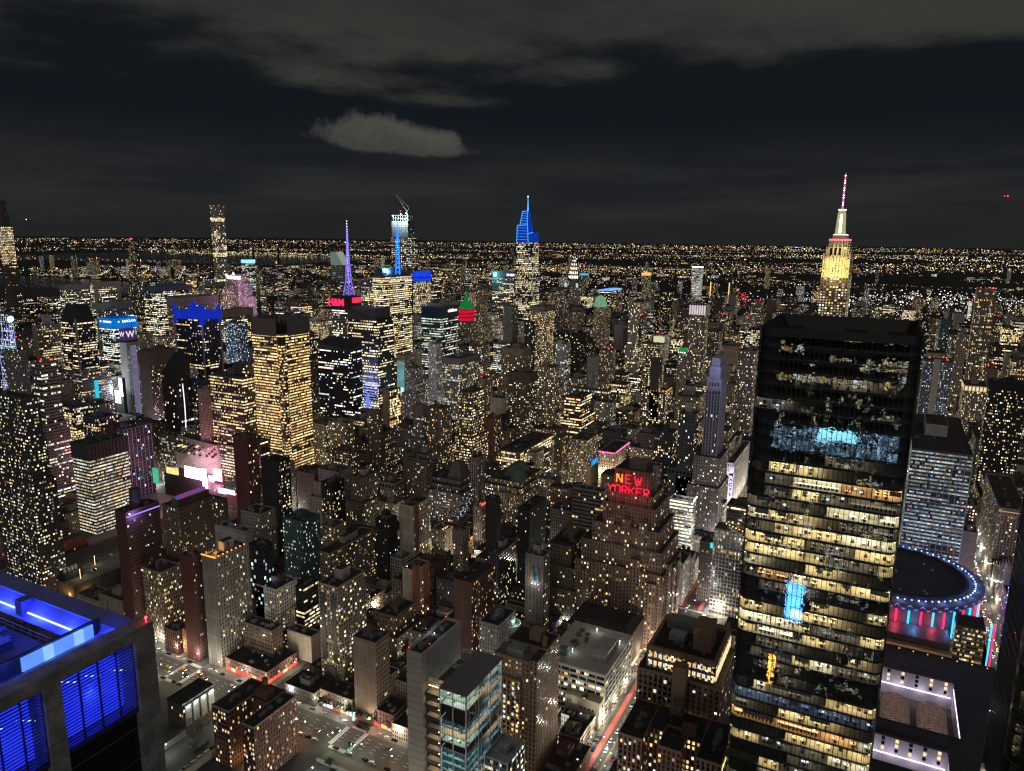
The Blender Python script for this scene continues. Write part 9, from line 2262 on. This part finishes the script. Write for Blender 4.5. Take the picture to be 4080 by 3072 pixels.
streak((3300, 1130), (4500, 1640), 150, red_, 1.7); streak((3300, 1160), (4500, 1690), 110, wht, 1.7); streak((3450, 560), (4900, 860), 120, red_, 1.5, 14); streak((3450, 590), (4800, 910), 90, wht, 1.5, 12); streak((4600, 3050), (6000, 3200), 110, [(1, .5, .3), (1, .3, .2), (1, .85, .6)], 1.2, 30); streak((7500, 5900), (7600, 2600), 180, [(1, .25, .15), (1, .55, .3), (1, .8, .5)], 1.2, 50)
for (x_, y0_, y1_, n_, s_) in ((6400, -900, 2800, 130, 1.3), (8200, 400, 5600, 150, 1.2), (11500, -2500, 3500, 170, 1.3), (15500, 1500, 9500, 170, 1.3), (21000, -3500, 7000, 200, 1.6), (27000, 2000, 16000, 200, 1.7), (30000, -5000, 5000, 180, 1.8)): streak((x_, y0_), (x_*1.04, y1_), n_, yel[:2]+PAL[:3], s_, x_*.006)
for y in range(-1500, 1500, 16):
    if random.random() < .6: spark(3428, y, 4, 1.5, random.choice(PAL[:3]), random.uniform(.4, 1.8))
tag(k.build('city_lights', PTS), 'countless tiny lights of the far boroughs', 'lights', None, 'stuff')
# lights on roofs and streets between the buildings of Manhattan
k = MB(); random.seed(12)
for i in range(260): spark(random.uniform(360, 1100), random.uniform(60, 800), random.uniform(15, 75), random.uniform(.25, .55), random.choices(PAL, (20, 20, 30, 22, 8, 4, 1, 4, 2))[0], random.uniform(1, 5))
for i in range(900):
    x, y = random.uniform(900, 2650), random.uniform(-200, 2300); spark(x, y, random.uniform(3, 7) if random.random() < .5 else random.uniform(40, 90), random.uniform(.4, 1.1), random.choices(PAL, (26, 24, 22, 10, 10, 10, 3, 3, 4))[0], random.uniform(.5, 3))
for (x0_, x1_, yy) in ((600, 1700, ST(31)), (352, 1100, 145), (352, 1100, ST(39)), (352, 1100, ST(37))):
    for x in range(x0_, x1_, 4):
        if random.random() < (.8 if yy < 0 else .35): spark(x, yy+random.uniform(-4.5, 4.5), 1.2, .42, random.choice(((1, .05, .05), (1, .95, .85), (.9, .95, 1), (1, .8, .5))), random.uniform(2, 7))
for ax_ in (607, 881, 1155, 1465, 1602, 1727, 2047):
    for y in range(-200, 2200, 9):
        if random.random() < .5: spark(ax_+random.uniform(-7, 7), y, 1.2, .5, random.choice(((1, .05, .05), (1, .95, .85), (1, .8, .5))), random.uniform(.8, 3))
tag(k.build('street_lights_glow', PTS), 'scattered tiny lamps and traffic lights between the city blocks', 'lights', None, 'stuff')
# towers with red beacons on the far shore
random.seed(14)
for lab, x, y, z, w, l in (('slim densely lit tower on the far shore right of centre', 2900, 240, 155, 26, .8), ('slim red-beaconed tower on the far shore, left of the floodlit spire tower', 3480, 165, 112, 22, .7), ('dense lit tower right of the floodlit spire tower, across the river', 3480, -118, 112, 40, .7), ('white ribbed lit tower across the river', 3520, -330, 100, 46, .85), ('broad tall tower with red lights at the far right edge across the river', 3200, -560, 165, 44, .6), ('blue-topped thin tower right of the blue-crowned supertall', 2850, 1130, 185, 26, .6), ('amber-topped thin tower beyond the arched-spire tower', 2900, 880, 190, 30, .7), ('green-white lit tower beyond the pale green dome', 3900, 900, 190, 46, .75)):
    t = building('apartment_tower', lab, 'apartment tower', x, x+w, y, y+w, z, 'B' if 'white' in lab else 'A', 'dgrey' if 'white' not in lab else 'grey', l, .5 if 'green' in lab or 'white' in lab else .05, [] if 'top' in lab else ['red'], None, 0)
    if 'blue-topped' in lab: bx('lit_top', em('top_blue', (.03, .3, 1), 1.6), t, x-1, x+w+1, y-1, y+w+1, z, z+6)
    if 'amber-topped' in lab: bx('lit_top', em('top_amber', (1, .4, .12), 1.4), t, x-1, x+w+1, y-1, y+w+1, z, z+10)
    if 'green-white' in lab: bx('lit_top', em('top_white', (.9, 1, .9), 2), t, x-1, x+w+1, y-1, y+w+1, z, z+6)
for i, y in enumerate((640, 720)):
    t = thing('apartment_tower', ('slim tower edged by a golden light line, left of its twin', 'slim tower edged by a golden light line, right of its twin')[1-i], 'apartment tower', (3300, y, 0)); M = MB(); M.fbox(3300, 3330, y-30, y, 0, 150, fac('A', 'black', .35, .05)); M.build('wall', [FAC, ROOF], t); bx('light_line', em('golden_line', (1, .62, .25), 1.6), t, 3298, 3299.9, y-4, y-1, 10, 152)
# ------------------------------------------------------------------ aircraft
for lab, p, m in (('small red-lit helicopter high at the right', (3000, -304, 490), RED), ('small white-lit aeroplane low over the left skyline', (4000, 6931, 444), em('plane_light', (.8, .85, 1), 8))):
    t = thing('aircraft', lab, 'aircraft', p); k = MB(); x, y, z = p; k.tube((x, y-6, z), (x, y+6, z), 1.1, .4, 8); k.box(x-5, x+5, y-1, y+1, z-.1, z+.1); k.build('fuselage', METAL, t); k = MB(); k.ball((x-3, y-3, z-1.5), 2.6); k.ball((x-3, y+6, z-1.5), 1.6); k.build('navigation_light', m, t)
